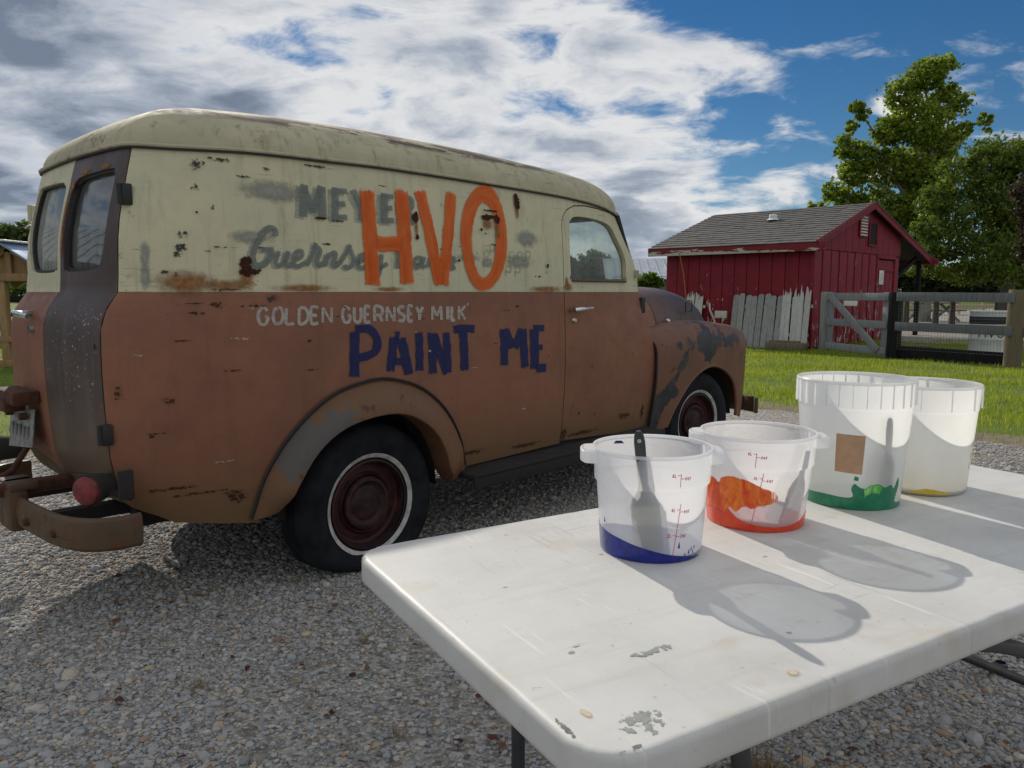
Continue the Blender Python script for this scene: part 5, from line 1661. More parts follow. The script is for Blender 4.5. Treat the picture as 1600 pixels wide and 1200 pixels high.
C1 = (.251, 1.350); C2 = (.495, 1.524); C3 = (.757, 1.680); C4 = (.968, 1.790)
O1 = [(.089, 0), (.0905, .012), (.0985, .128), (.1020, .1285), (.1025, .132), (.1045, .186)]
O2 = [(.094, 0), (.0955, .012), (.1050, .122), (.1085, .1225), (.109, .126), (.1115, .182)]
O3 = [(.100, 0), (.1015, .012), (.1165, .215), (.1180, .217), (.1195, .272)]
O4 = [(.099, 0), (.1005, .012), (.1130, .190), (.1145, .192), (.1175, .248)]

# nearest: blue paint
f1 = facing(C1)
B1 = bucket('paint_bucket', C1, O1, 'translucent bucket with blue paint in the bottom, nearest the table corner', handles=f1 + math.pi / 2 + .12)
pool('blue_paint', O1, lambda a: .012 + .024 * max(0, math.cos(a - (f1 - 1.25)))**1.3, M['w_blue'], B1)
wall_smear('paint_smear', O1, [(f1 + t, z) for t, z in ((-1.6, .0015), (1.25, .0015), (.75, .009), (.35, .016), (-.1, .026), (-.6, .037), (-1.1, .044), (-1.6, .048))], M['w_blue'], B1, ins=-.0006)
scale_marks(O1, f1 + .42, .012, .105, ((.050, '2L', '2qt', .002), (.095, '4L', '4qt', .004)), B1, .02)
scale_marks(O1, f1 + .47, .136, .158, ((.156, '6L', '6qt', .006),), B1, .0)
for k, (t, z, s_) in enumerate(((.55, .030, .004), (.80, .016, .003), (.86, .020, .0025), (.92, .014, .002), (-1.02, .060, .003), (.70, .012, .002), (.95, .022, .002))):
    wall_smear('paint_drip', O1, [(f1 + t - s_ / .09 * .5, z - s_), (f1 + t + s_ / .09 * .5, z - s_), (f1 + t + s_ / .09 * .3, z + s_ * .6), (f1 + t, z + s_ * 2)], M['w_blue'], B1, ins=-.0006)
wall_smear('paint_smear', O1, [(f1 + math.pi + t, z) for t, z in ((.55, .172), (.80, .174), (.75, .179), (.62, .178))], M['w_blue'], B1)

# second: orange paint
f2 = facing(C2)
B2 = bucket('paint_bucket', C2, O2, 'translucent bucket splashed with orange paint, between the blue one and the tall one', handles=f2 + math.pi / 2 + .10)
pool('orange_paint', O2, lambda a: .011 + .014 * max(0, math.cos(a - f2 + .4)), M['w_red'], B2)
wall_smear('paint_smear', O2, [(f2 + t, z) for t, z in ((-1.5, .0015), (1.5, .0015), (1.45, .030), (1.1, .020), (.7, .012), (.2, .012), (-.25, .020), (-.48, .036), (-.66, .052), (-.9, .064), (-1.2, .074), (-1.5, .078))], M['w_red'], B2, ins=-.0005)
wall_smear('paint_smear', O2, [(f2 + t, z) for t, z in ((-1.35, .030), (-.95, .034), (-.62, .030), (-.50, .044), (-.36, .036), (-.20, .050), (-.05, .046), (.10, .054), (.30, .058), (.42, .068), (.34, .082), (.12, .090), (-.12, .101), (-.42, .107), (-.66, .101), (-.74, .090), (-.92, .097), (-1.15, .096), (-1.40, .092))], M['s_orange'], B2, ins=-.0010, h=.02)
scale_marks(O2, f2 - .06, .020, .118, ((.060, '2L', '2qt', .003), (.108, '4L', '4qt', .004)), B2, .03)
scale_marks(O2, f2 - .03, .130, .158, ((.156, '6L', '6qt', .006),), B2, .0)

# third: tall, green paint and a brown label
f3 = facing(C3)
B3 = bucket('paint_bucket', C3, O3, 'tall milky bucket with green paint and a blank brown label', ribs=28, clear=False)
pool('green_paint', O3, lambda a: .012 + .006 * max(0, math.cos(a - f3)), M['w_green'], B3)
wall_smear('paint_smear', O3, [(f3 + t, z) for t, z in ((-1.6, .0015), (1.55, .0015), (1.2, .012), (1.02, .018), (1.10, .050), (1.05, .068), (.95, .046), (.85, .055), (.70, .050), (.55, .058), (.42, .054), (.28, .048), (.16, .052), (.08, .058), (.02, .046), (.06, .030), (-.10, .026), (-.5, .028), (-1.0, .026), (-1.6, .034))], M['w_green'], B3, ins=-.0006)
wall_smear('paint_smear', O3, [(f3 + t, z) for t, z in ((.28, .030), (.42, .040), (.55, .036), (.66, .046), (.62, .056), (.48, .058), (.36, .056), (.26, .046))], M['s_green2'], B3, ins=-.0016)
wall_smear('paint_drip', O3, [(f3 + t, z) for t, z in ((.06, .066), (.14, .064), (.15, .072), (.08, .075))], M['w_green'], B3, ins=-.0006)
panel('label', [(f3 - .30, .082), (f3 + .20, .079), (f3 + .22, .162), (f3 - .28, .164)], lambda a, z: ((rad(O3, z) + .0012) * math.cos(a), (rad(O3, z) + .0012) * math.sin(a), z), M['kraft'], B3, h=.04, th=.0008)

# fourth: yellow paint, marker writing on its flank
f4 = facing(C4)
B4 = bucket('paint_bucket', C4, O4, 'milky bucket with a little yellow paint, farthest along behind the tall one', ribs=12, clear=False)
pool('yellow_paint', O4, lambda a: .010 + .004 * max(0, math.cos(a - f4)), M['w_yellow'], B4)
wall_smear('paint_smear', O4, [(f4 + t, z) for t, z in ((-.25, .005), (.75, .005), (.60, .010), (.35, .016), (.15, .018), (-.1, .010))], M['w_yellow'], B4, ins=-.0006)
for t, z, s_ in ((-.50, .130, .006), (-.56, .098, .005), (-.50, .076, .005)):
    r_ = rad(O4, z)
    print_strokes('marker_writing', O4, [[((f4 + t) * r_ - s_, z + s_), ((f4 + t) * r_, z), ((f4 + t) * r_ + s_, z + s_ * .3)], [((f4 + t) * r_, z + s_), ((f4 + t) * r_, z - s_)]] if z < .12 and z > .08 else [[((f4 + t) * r_ - s_, z), ((f4 + t) * r_ + s_, z)], [((f4 + t) * r_ - s_, z - .002), ((f4 + t) * r_ + s_ * .5, z + .001)]], .0024, M['ink'], B4)
print_strokes('marker_writing', O4, [[((f4 + 1.30) * .11, z), ((f4 + 1.30) * .11, z + .012)] for z in (.06, .085, .11)], .002, M['ink'], B4)

def polar(a, r_): return (r_ * math.cos(a), r_ * math.sin(a))
p_ = polar(f1 - .02, .066)
brush('paint_brush', C1, (p_[0], p_[1], .016), (.209 - C1[0], 1.250 - C1[1], .232), 'dark handled brush standing in the bucket of blue paint', 'paintbrushes in the buckets', M['handle_dark'], f1 + math.pi / 2)
p_ = polar(f2 + .62, .058); q_ = polar(f2 + 1.02, .092)
brush('paint_brush', C2, (p_[0], p_[1], .014), (q_[0], q_[1], .158), 'grey brush leaning inside the bucket of orange paint', 'paintbrushes in the buckets', M['handle_grey'], f2 + .85 + math.pi / 2)
p_ = polar(f3 + .75, .070); q_ = polar(f3 + .62, .108)
brush('paint_brush', C3, (p_[0], p_[1], .018), (q_[0], q_[1], .205), 'grey handled brush showing through the tall bucket of green paint', 'paintbrushes in the buckets', M['handle_grey'], f3 + math.pi / 2)

# ---------------------------------------------------------------- ground
def gravel_mat(t):
    v = t.pos()
    vo = t.voronoi(v, 75, out='Color')
    vd = t.voronoi(v, 75)
    vo2 = t.voronoi(v, 34, out='Color')
    c = t.new('ShaderNodeSeparateColor'); t.l.new(vo, c.inputs[0])
    c2 = t.new('ShaderNodeSeparateColor'); t.l.new(vo2, c2.inputs[0])
    col = t.ramp(c.outputs[0], [(0.0, (0.14, 0.135, 0.13)), (0.3, (0.25, 0.245, 0.23)), (0.6, (0.36, 0.345, 0.32)), (0.85, (0.47, 0.43, 0.37)), (1.0, (0.58, 0.55, 0.51))])
    col = t.mix(t.math('MULTIPLY', t.step(c2.outputs[1], 0.80, 0.9), 0.5), col, (0.26, 0.19, 0.12))
    big = t.noise(v, 0.8, 5, 0.6)
    col = t.mix(t.math('MULTIPLY', t.step(big, 0.4, 0.7), 0.35), col, (0.22, 0.19, 0.15))
    return bsdf(t, col, 0.9, normal=t.bump(t.math('MULTIPLY', vd, -1.0), 0.9, 0.012), spec=0.2)


def lawn_mat(t):
    v = t.pos()
    n = t.noise(v, 1.3, 5, 0.6); n2 = t.noise(v, 30, 4, 0.6)
    col = t.mix(t.step(n, 0.35, 0.65), (0.09, 0.14, 0.022), (0.13, 0.18, 0.035))
    col = t.mix(t.math('MULTIPLY', t.step(n2, 0.5, 0.7), 0.5), col, (0.12, 0.11, 0.05))
    return bsdf(t, col, 0.9, normal=t.bump(n2, 0.5, 0.03), spec=0.15)


def dirt_mat(t):
    v = t.pos()
    n = t.noise(v, 9, 6, 0.65); n2 = t.noise(v, 60, 4, 0.6)
    col = t.mix(t.step(n, 0.35, 0.65), (0.20, 0.155, 0.105), (0.27, 0.235, 0.18))
    return bsdf(t, t.mix(t.math('MULTIPLY', n2, 0.5), col, (0.13, 0.11, 0.08)), 0.95, normal=t.bump(n2, 0.6, 0.02), spec=0.1)


M['gravel'] = mat('gravel', gravel_mat); M['lawn'] = mat('lawn', lawn_mat); M['dirt'] = mat('bare dirt', dirt_mat)


def sheet(name, P, z, m, h=None):
    if h is None:
        V = [(x, y, z) for x, y in P]; F = [tuple(range(len(P)))]
    else:
        V2, T = cdt(P, h=h); V = [(x, y, z) for x, y in V2]; F = T
    o = mobj(name, V, F, m, smooth=False)
    return tag(o, kind='structure')


sheet('ground', [(-900, -300), (900, -300), (900, 1500), (-900, 1500)], 0.0, M['lawn'])
YARD = [(-40, -20), (40, -20), (40, -4), (14, -1.5), (7.0, 1.6), (5.2, 3.9), (4.2, 5.3), (3.7, 6.2), (3.1, 7.0), (2.5, 7.8), (1.6, 8.1), (0, 7.6), (-1.6, 6.7), (-2.6, 6.0), (-3.6, 5.45), (-4.6, 5.3), (-7, 5.6), (-12, 6.6), (-40, 9)]
YARD = YARD[:3] + smoothpoly(YARD[3:], 4)
_w = random.Random(3)
YARD = [(x + _w.uniform(-.07, .07) * (1 if 1 < y < 9 else 0), y + _w.uniform(-.07, .07) * (1 if 1 < y < 9 else 0)) for x, y in YARD]
sheet('dirt_margin', [(x + (.35 if x > 0 else -.1), y + .38) for x, y in YARD], .004, M['dirt'])
sheet('gravel_yard', YARD, .008, M['gravel'])
sheet('gravel_road', smoothpoly([(9.0, 20.5), (10.5, 17.4), (14, 16.6), (40, 12), (90, 20), (90, 70), (45, 62), (26, 46), (14, 31)], 4, True), .006, M['gravel'])


# loose stones over the near part of the yard
def stone_bases():
    out = []
    for s in range(8):
        bm = bmesh.new(); bmesh.ops.create_icosphere(bm, subdivisions=1, radius=1)
        r_ = random.Random(s)
        ax = (r_.uniform(.75, 1.25), r_.uniform(.65, 1.0), r_.uniform(.45, .75))
        V = np.array([[v.co.x * ax[0], v.co.y * ax[1], v.co.z * ax[2]] for v in bm.verts]) * np.array([[r_.uniform(.82, 1.15)] for _ in bm.verts])
        T = np.array([[v.index for v in f.verts] for f in bm.faces]); bm.free()
        out.append((V, T))
    return out


SB = stone_bases()


def scatter(bases, X, Y, S, Z0, seed, tilt=.5):
    g = np.random.default_rng(seed)
    Vs = []; Ts = []; C = []; off = 0
    which = g.integers(0, len(bases), len(X)); tint = g.random(len(X))
    for w, (V, T) in enumerate(bases):
        i = np.where(which == w)[0]
        a = g.random(len(i)) * 2 * np.pi; b_ = (g.random(len(i)) - .5) * tilt * 2; k = len(i)
        ca, sa, cb, sb = np.cos(a), np.sin(a), np.cos(b_), np.sin(b_)
        v = V[None] * S[i][:, None, None]
        x = v[..., 0]; y = v[..., 1] * cb[:, None] - v[..., 2] * sb[:, None]; z = v[..., 1] * sb[:, None] + v[..., 2] * cb[:, None]
        xx = x * ca[:, None] - y * sa[:, None] + X[i][:, None]; yy = x * sa[:, None] + y * ca[:, None] + Y[i][:, None]
        Vs.append(np.stack([xx, yy, z + Z0 + (S[i] * .22)[:, None]], -1).reshape(-1, 3))
        Ts.append((T[None] + (np.arange(k) * len(V))[:, None, None]).reshape(-1, 3) + off); off += k * len(V)
        C.append(np.repeat(tint[i], len(T)))
    return np.concatenate(Vs), np.concatenate(Ts), np.concatenate(C)


def stone_mat(t):
    v = t.pos()
    a = t.attr('tint', 'Fac')
    col = t.ramp(a, [(0.0, (0.20, 0.197, 0.195)), (0.25, (0.33, 0.33, 0.325)), (0.5, (0.43, 0.415, 0.385)), (0.68, (0.34, 0.355, 0.385)), (0.80, (0.52, 0.50, 0.45)), (0.90, (0.52, 0.41, 0.26)), (0.955, (0.26, 0.15, 0.10)), (1.0, (0.66, 0.63, 0.58))])
    n = t.noise(v, 160, 4, 0.6)
    col = t.mix(t.math('MULTIPLY', n, 0.35), col, (0.24, 0.22, 0.20))
    return bsdf(t, col, 0.85, spec=0.25)


M['stone'] = mat('gravel stones', stone_mat)
g = np.random.default_rng(5)
N = 128000
yy = 1.55 + 5.2 * g.random(N)**1.35
xx = (g.random(N) * 2 - 1) * (.74 * yy + .25)
yard = np.array(YARD)
keep = inside(np.stack([xx, yy], 1), yard)
xx, yy = xx[keep], yy[keep]
# nothing can be seen of the gravel well under the table top; thin it there
lx = (xx - T0.x) * ex.x + (yy - T0.y) * ex.y; ly = (xx - T0.x) * ey.x + (yy - T0.y) * ey.y
hid = (lx > -.1) & (lx < 1.5) & (ly > .9) & (ly < 1.8)
keep = ~(hid & (g.random(len(xx)) < .7)); xx, yy = xx[keep], yy[keep]
S = .0045 * np.exp(g.normal(0, .46, len(xx))) + .0016
S = np.where(g.random(len(xx)) < .015, S * 1.7, S)
S = S * (1 + .07 * np.clip(yy - 2, 0, 4))
V, T, C = scatter(SB, xx, yy, S, .008, 11)
tag(big_tris('gravel_stones', V, T, M['stone'], col=C), 'loose grey and tan gravel stones covering the yard', 'gravel', kind='stuff')


# grass blades
def blades(N, sampler, h, w, seed, lean=.5):
    g = np.random.default_rng(seed)
    x, y, hs = sampler(g, N); n = len(x)
    a = g.random(n) * 2 * np.pi; H_ = h * hs * (0.5 + g.random(n)); W_ = w * (0.6 + .8 * g.random(n)) * (1 + .05 * np.clip(y - 6, 0, 12))
    la = g.random(n) * 2 * np.pi; ll = g.random(n) * lean * H_
    p0 = np.stack([x - np.cos(a) * W_ / 2, y - np.sin(a) * W_ / 2, np.zeros(n)], 1)
    p1 = np.stack([x + np.cos(a) * W_ / 2, y + np.sin(a) * W_ / 2, np.zeros(n)], 1)
    p2 = np.stack([x + np.cos(la) * ll, y + np.sin(la) * ll, H_], 1)
    V = np.stack([p0, p1, p2], 1).reshape(-1, 3); T = np.arange(3 * n).reshape(-1, 3)
    return V, T, g.random(n)


def leaf_mat(stops, trans=0.45, rough=0.55, dry=False):
    def fn(t):
        a = t.attr('tint', 'Fac')
        if dry:
            g = t.noise(t.pos(), 1.1, 5, 0.62)
            a = t.math('MULTIPLY', t.math('ADD', t.math('MULTIPLY', a, 0.6), t.math('MULTIPLY', t.step(g, 0.35, 0.72), 0.55)), 1.0)
        col = t.ramp(a, stops)
        d_ = bsdf(t, col, rough, spec=0.3)
        tl_ = t.new('ShaderNodeBsdfTranslucent')
        t.l.new(t.mix(0.5, col, t.mix(1.0, col, (1.0, 1.0, 0.35), 'MULTIPLY')), tl_.inputs[0])
        return mixs(t, trans, d_, tl_.outputs[0])
    return fn


M['grass'] = mat('grass blades', leaf_mat([(0, (0.17, 0.24, 0.025)), (0.5, (0.31, 0.38, 0.042)), (0.85, (0.40, 0.43, 0.070)), (1, (0.48, 0.39, 0.17))], 0.6, dry=True))


def lawn_sampler(region):
    def f(g, N):
        x0, x1, y0, y1 = region
        y = y0 + (y1 - y0) * g.random(N)**1.5; x = x0 + (x1 - x0) * g.random(N)
        ok = ~inside(np.stack([x, y], 1), yard) & (np.abs(x) < .72 * y + 1.0)
        # worn thin near the gravel
        d2 = np.min((x[:, None] - yard[None, :, 0])**2 + (y[:, None] - yard[None, :, 1])**2, axis=1)**.5
        ok &= g.random(len(x)) < np.clip(d2 / .8, .10, 1)
        clump = np.sin(x * 2.3 + np.sin(y * 3.1)) * np.sin(y * 2.7 + x * .8)
        ok &= g.random(len(x)) < .62 + .38 * clump
        return x[ok], y[ok], (.8 + .35 * clump[ok])
    return f


V, T, C = blades(190000, lawn_sampler((2.2, 12.5, 4.5, 19)), .055, .008, 21)
tag(big_tris('lawn_grass', V, T, M['grass'], col=C), 'short sunlit grass between the gravel and the red shed', 'grass', kind='stuff')
V, T, C = blades(60000, lawn_sampler((-13, -2.6, 5.2, 19)), .055, .009, 22)
tag(big_tris('lawn_grass', V, T, M['grass'], col=C), 'short grass left of the van round the timber shelter', 'grass', kind='stuff')


def edge_tuft(line, per, wd, seed):
    def f(g, N):
        i = g.integers(0, len(line) - 1, N); t_ = g.random(N)
        L = np.array(line); p_ = L[i] + (L[i + 1] - L[i]) * t_[:, None] + g.normal(0, wd, (N, 2))
        return p_[:, 0], p_[:, 1], .6 + .8 * g.random(N)
    return f


# dry grass tuft below the table
M['straw'] = mat('dry straw', leaf_mat([(0, (0.16, 0.10, 0.05)), (0.6, (0.27, 0.19, 0.10)), (1, (0.36, 0.28, 0.16))], 0.2))
def tuft(g, N): r_ = np.abs(g.normal(0, .05, N)); a = g.random(N) * 6.283; return .62 + r_ * np.cos(a), 1.74 + r_ * np.sin(a), .5 + .9 * g.random(N)
V, T, C = blades(300, tuft, .075, .0035, 31, 1.8)
tag(big_tris('dry_grass', V, T, M['straw'], col=C), 'dry straw coloured grass tuft on the gravel below the table edge', 'grass', kind='stuff')
def tuft2(g, N):
    c = np.array([(-.32, 1.95), (-.95, 2.2), (-1.25, 2.9), (-.5, 2.5)])[g.integers(0, 4, N)]
    r_ = np.abs(g.normal(0, .035, N)); a = g.random(N) * 6.283; return c[:, 0] + r_ * np.cos(a), c[:, 1] + r_ * np.sin(a), .3 + .5 * g.random(N)
V, T, C = blades(140, tuft2, .05, .003, 32, 2.2)
V[:, 2] += .012
tag(big_tris('dry_grass', V, T, M['straw'], col=C), 'stray straw scraps strewn over the shaded gravel', 'grass', kind='stuff')
# fallen leaves
gl = np.random.default_rng(9)
n = 260
X = (gl.random(n) * 2 - 1) * 2.2 - .1; Y = 1.75 + gl.random(n)**1.3 * 2.6
keepl = np.abs(X) < .72 * Y; X, Y = X[keepl], Y[keepl]
LB = []
for s in range(4):
    r_ = random.Random(s + 50); P = []
    for k in range(9):
        a = 2 * math.pi * k / 9; P.append((math.cos(a) * r_.uniform(.6, 1.1), .7 * math.sin(a) * r_.uniform(.6, 1.1), r_.uniform(-.1, .45)))
    V = np.array([(0, 0, .1)] + P); T = np.array([(0, 1 + k, 1 + (k + 1) % 9) for k in range(9)]); LB.append((V, T))
V, T, C = scatter(LB, X, Y, .008 + .011 * gl.random(len(X)), .016, 4, .6)
M['dead_leaf'] = mat('dead leaves', leaf_mat([(0, (0.065, 0.022, 0.016)), (0.5, (0.12, 0.042, 0.026)), (0.8, (0.16, 0.075, 0.035)), (1, (0.22, 0.13, 0.06))], 0.1))
tag(big_tris('leaf_litter', V, T, M['dead_leaf'], col=C), 'dead reddish brown leaves scattered on the gravel', 'leaf litter', kind='stuff')


# ---------------------------------------------------------------- red shed
def red_paint(t):
    v = t.obj(); rd = t.rand()
    x, y, z = t.xyz(v)
    n = t.noise(v, 2.5, 5, 0.6)
    col = t.mix(t.step(n, 0.35, 0.7), (0.235, 0.010, 0.024), (0.175, 0.010, 0.021))
    gr = t.noise(t.scale(v, (30, 30, 1.2)), 2.0, 4, 0.6)
    col = t.mix(t.math('MULTIPLY', t.step(gr, 0.5, 0.75), 0.4), col, (0.10, 0.008, 0.014))
    pe = t.noise(t.scale(v, (3.2, 3.2, 1.0)), 4.2, 7, 0.68)
    low = t.rng(z, 0.2, 2.2, 0.11, -0.05)
    m = t.step(t.math('ADD', pe, low), 0.665, 0.685)
    col = t.mix(m, col, t.mix(gr, (0.42, 0.39, 0.36), (0.60, 0.57, 0.53)))
    return bsdf(t, col, 0.6, normal=t.bump(t.math('ADD', gr, t.math('MULTIPLY', m, -1)), 0.2, 0.004), spec=0.3)


def trim_peel(t):
    v = t.obj()
    pe = t.noise(t.scale(v, (1.0, 1.0, 5)), 3.0, 7, 0.68)
    x, y, z = t.xyz(v)
    m = t.step(t.math('ADD', t.math('ADD', pe, t.rng(z, 2.04, 2.20, 0.15, -0.14)), t.rng(x, 0.5, 1.8, -0.10, 0.03)), 0.53, 0.55)
    n = t.noise(v, 20, 4, 0.6)
    col = t.mix(m, t.mix(n, (0.17, 0.014, 0.020), (0.22, 0.02, 0.028)), t.mix(n, (0.40, 0.36, 0.34), (0.58, 0.54, 0.51)))
    return bsdf(t, col, 0.65, spec=0.3)


def shingle_mat(t):
    v = t.obj()
    br = t.new('ShaderNodeTexBrick'); t.l.new(v, br.inputs[0])
    n = t.noise(v, 8, 5, 0.6); n2 = t.noise(v, 160, 2, 0.5)
    st = t.noise(t.scale(v, (5, 40, 5)), 1, 3, 0.6)
    col = t.mix(t.step(n, 0.35, 0.65), (0.105, 0.100, 0.095), (0.15, 0.143, 0.135))
    col = t.mix(t.math('MULTIPLY', t.step(st, 0.45, 0.65), 0.6), col, (0.19, 0.18, 0.165))
    col = t.mix(t.math('MULTIPLY', n2, 0.4), col, (0.07, 0.068, 0.066))
    return bsdf(t, col, 0.9, spec=0.2)


def wood(c1, c2, streak=(0.05, 0.045, 0.04), st=0.5, sc=14):
    def fn(t):
        v = t.obj(); rd = t.rand()
        off = t.new('ShaderNodeCombineXYZ'); t.l.new(t.math('MULTIPLY', rd, 37.0), off.inputs[0]); t.l.new(t.math('MULTIPLY', rd, 11.0), off.inputs[1])
        vv_ = t.vmath('ADD', v, off.outputs[0])
        g1 = t.noise(t.scale(vv_, (sc, sc, 1.0)), 2.2, 6, 0.65)
        g2 = t.noise(vv_, 5, 4, 0.6)
        col = t.mix(t.step(g1, 0.35, 0.68), c1, c2)
        col = t.mix(t.math('MULTIPLY', t.step(g1, 0.58, 0.70), st), col, streak)
        col = t.mix(t.math('MULTIPLY', rd, 0.3), col, tuple(c * .7 for c in c1))
        return bsdf(t, col, 0.85, normal=t.bump(g1, 0.35, 0.006), spec=0.2)
    return fn


M['red'] = mat('peeling red barn paint', red_paint); M['trim'] = mat('peeling fascia paint', trim_peel); M['shingle'] = mat('grey roof shingles', shingle_mat)
M['picket'] = mat('weathered grey boards', wood((0.25, 0.25, 0.24), (0.39, 0.385, 0.365), (0.09, 0.08, 0.07), 0.7))
M['picket_white'] = mat('flaking whitewashed boards', wood((0.46, 0.45, 0.42), (0.60, 0.58, 0.55), (0.20, 0.12, 0.10), 0.7, 9))
M['rail_grey'] = mat('grey fence rails', wood((0.13, 0.135, 0.145), (0.20, 0.205, 0.215)))
M['gate_grey'] = mat('grey gate boards', wood((0.22, 0.225, 0.235), (0.31, 0.315, 0.32)))
M['post_black'] = mat('black fence post', wood((0.012, 0.012, 0.012), (0.022, 0.021, 0.020), (0.10, 0.08, 0.06), 0.4))
M['post_wood'] = mat('treated round post', wood((0.15, 0.12, 0.075), (0.21, 0.17, 0.11)))
M['timber'] = mat('fresh timber', wood((0.33, 0.20, 0.10), (0.43, 0.28, 0.15), (0.12, 0.06, 0.03), 0.5, 8))
M['pale_fence'] = mat('pale new fence boards', wood((0.40, 0.31, 0.21), (0.52, 0.42, 0.29)))
M['white_paint'] = mat('white painted metal', simple((0.66, 0.66, 0.64), 0.5, 0, 0.1))
M['white_slat'] = mat('white louvre slats', simple((0.55, 0.53, 0.47), 0.6, 0, 0.15))
M['paper'] = mat('white notice', simple((0.70, 0.69, 0.66), 0.7, 0, 0.06))
M['darkin'] = mat('painted shed darkness', simple((0.008, 0.006, 0.006), 0.9))  # unlit interior put into the colour; fills joints, deck and opening
M['mesh_wire'] = mat('galvanised fence wire', simple((0.16, 0.165, 0.165), 0.5, 0.6, 0.2))
M['rope'] = mat('orange cord', simple((0.42, 0.20, 0.05), 0.8))

# barn local frame: x from the near corner along the long wall (away to the left), y along the gable (to the right)
shed = empty('red_shed', (6.28, 16.2, 0), 'red board shed with a grey shingle roof and peeling paint', 'shed', math.atan2(.695, -.72))
# after rotation: local +x -> (-.72, .695); local +y -> (-.695, -.72); so the gable runs along -y
LW, GW, PW = 3.55, 5.28, 7.40                       # long wall, gable wall, outer edge of the porch roof
EZ, RZ_, RY = 2.30, 3.24, 2.85                     # eave height, ridge height, ridge position along the gable


def roof_z(s): return EZ + (RZ_ - EZ) * (s + .0) / RY if s <= RY else RZ_ - (s - RY) * (RZ_ - 2.10) / (PW - RY)


# long wall facing the yard: boards side by side with recessed joints
nb = 12
for k in range(nb):
    w = LW / nb
    b = MB(); b.box((k * w + w / 2, 0.0, 1.12 + .012 * math.sin(k * 2.1)), (w - .014, .030 + .004 * (k % 3), 2.24), .003)
    b.obj('board', M['red'], shed)
b = MB(); b.box((LW / 2, -.05, 1.12), (LW, .05, 2.22)); b.box((LW / 2, -GW + .05, 1.1), (LW, .05, 2.2)); b.box((LW - .02, -GW / 2, 1.1), (.05, GW - .15, 2.2)); b.box((.045, -GW / 2, 1.1), (.03, GW - .15, 2.18))
b.add([(.05, -.02, 2.2), (.05, -RY, RZ_ - .07), (.05, -GW, roof_z(GW) - .07), (.05, -GW, 2.15), (LW, -.02, 2.2), (LW, -RY, RZ_ - .07), (LW, -GW, roof_z(GW) - .07), (LW, -GW, 2.15)], [(0, 1, 2, 3), (7, 6, 5, 4)])
b.obj('wall_core', M['darkin'], shed)
# gable wall
w = 3.64 / 8
def gable_board(y0, y1, peak=False):
    z0 = 2.10
    ys = [y0, y1] if not (y0 < RY < y1) else [y0, RY, y1]
    tops = [(-y, roof_z(y) - .08) for y in ys]
    P = [(-y0, z0), (-y1, z0)] + tops[::-1]
    V = [(-.035, y, z) for y, z in P] + [(0.0, y, z) for y, z in P]; q = len(P)
    b = MB(); b.add(V, [tuple(range(q)), tuple(range(2 * q - 1, q - 1, -1))] + [(k, q + k, q + (k + 1) % q, (k + 1) % q) for k in range(q)])
    b.obj('board', M['red'], shed, smooth=False)
for k in range(8):
    s = k * w + w / 2
    b = MB(); b.box((-.006 * (k % 2), -s, 1.06), (.030, w - .02, 2.06), .003); b.obj('board', M['red'], shed)
    b = MB(); b.box((-.022, -k * w, 1.06), (.022, .05, 2.06), .003)
    if k: b.obj('batten', M['red'], shed)
k = 0; y_ = .01
while y_ < GW - .05:
    y1 = min(y_ + .40, GW)
    gable_board(y_ + .008, y1 - .008); y_ = y1
dj = MB()
for k in range(4): dj.box((.002, -(3.74 + .29 * k + .145), 1.0), (.028, .278, 1.94), .003)
dj.box((-.02, -4.3, 1.75), (.02, 1.12, .10), .003); dj.box((-.02, -4.3, .35), (.02, 1.12, .10), .003)
door = dj.obj('door', M['red'], shed)
b = MB(); b.box((-.02, -3.69, 1.03), (.045, .09, 2.06), .004); b.box((-.02, -4.95, 1.03), (.045, .09, 2.06), .004); b.box((-.021, -4.3, 2.05), (.045, 1.35, .09), .004); b.obj('door_frame', M['red'], shed)
b = MB(); b.box((-.003, -5.13, 1.04), (.03, .26, 2.06), .003); b.obj('board', M['red'], shed)
b = MB(); b.box((-.035, -3.98, 1.55), (.012, .30, .34), .002); nt = b.obj('notice', M['paper'], shed)
b = MB()
for k in range(4): b.box((-.042, -3.98, 1.64 - .05 * k), (.002, .17 - .03 * (k % 2), .010))
b.obj('notice_lines', M['black'], nt)
# louvre, and a solid panel with the loft opening's darkness in its colour
b = MB(); b.box((-.055, -2.56, 2.70), (.03, .46, .50), .004); lv = b.obj('louvre_vent', M['red'], shed)
for k in range(7):
    b = MB(); b.box((-.075, -2.56, 2.50 + .067 * k), (.03, .40, .036), .003, Matrix.Rotation(R(25), 3, 'Y')); b.obj('slat', M['white_slat'], lv)
b = MB(); b.box((-.040, -3.22, 2.56), (.02, .46, .50)); b.obj('dark_opening_panel', M['darkin'], shed)
b = MB(); b.box((-.05, -3.22, 2.29), (.05, .54, .04), .004); b.box((-.05, -2.97, 2.56), (.04, .04, .50), .004); b.box((-.05, -3.47, 2.56), (.04, .04, .50), .004); b.obj('opening_frame', M['red'], shed)
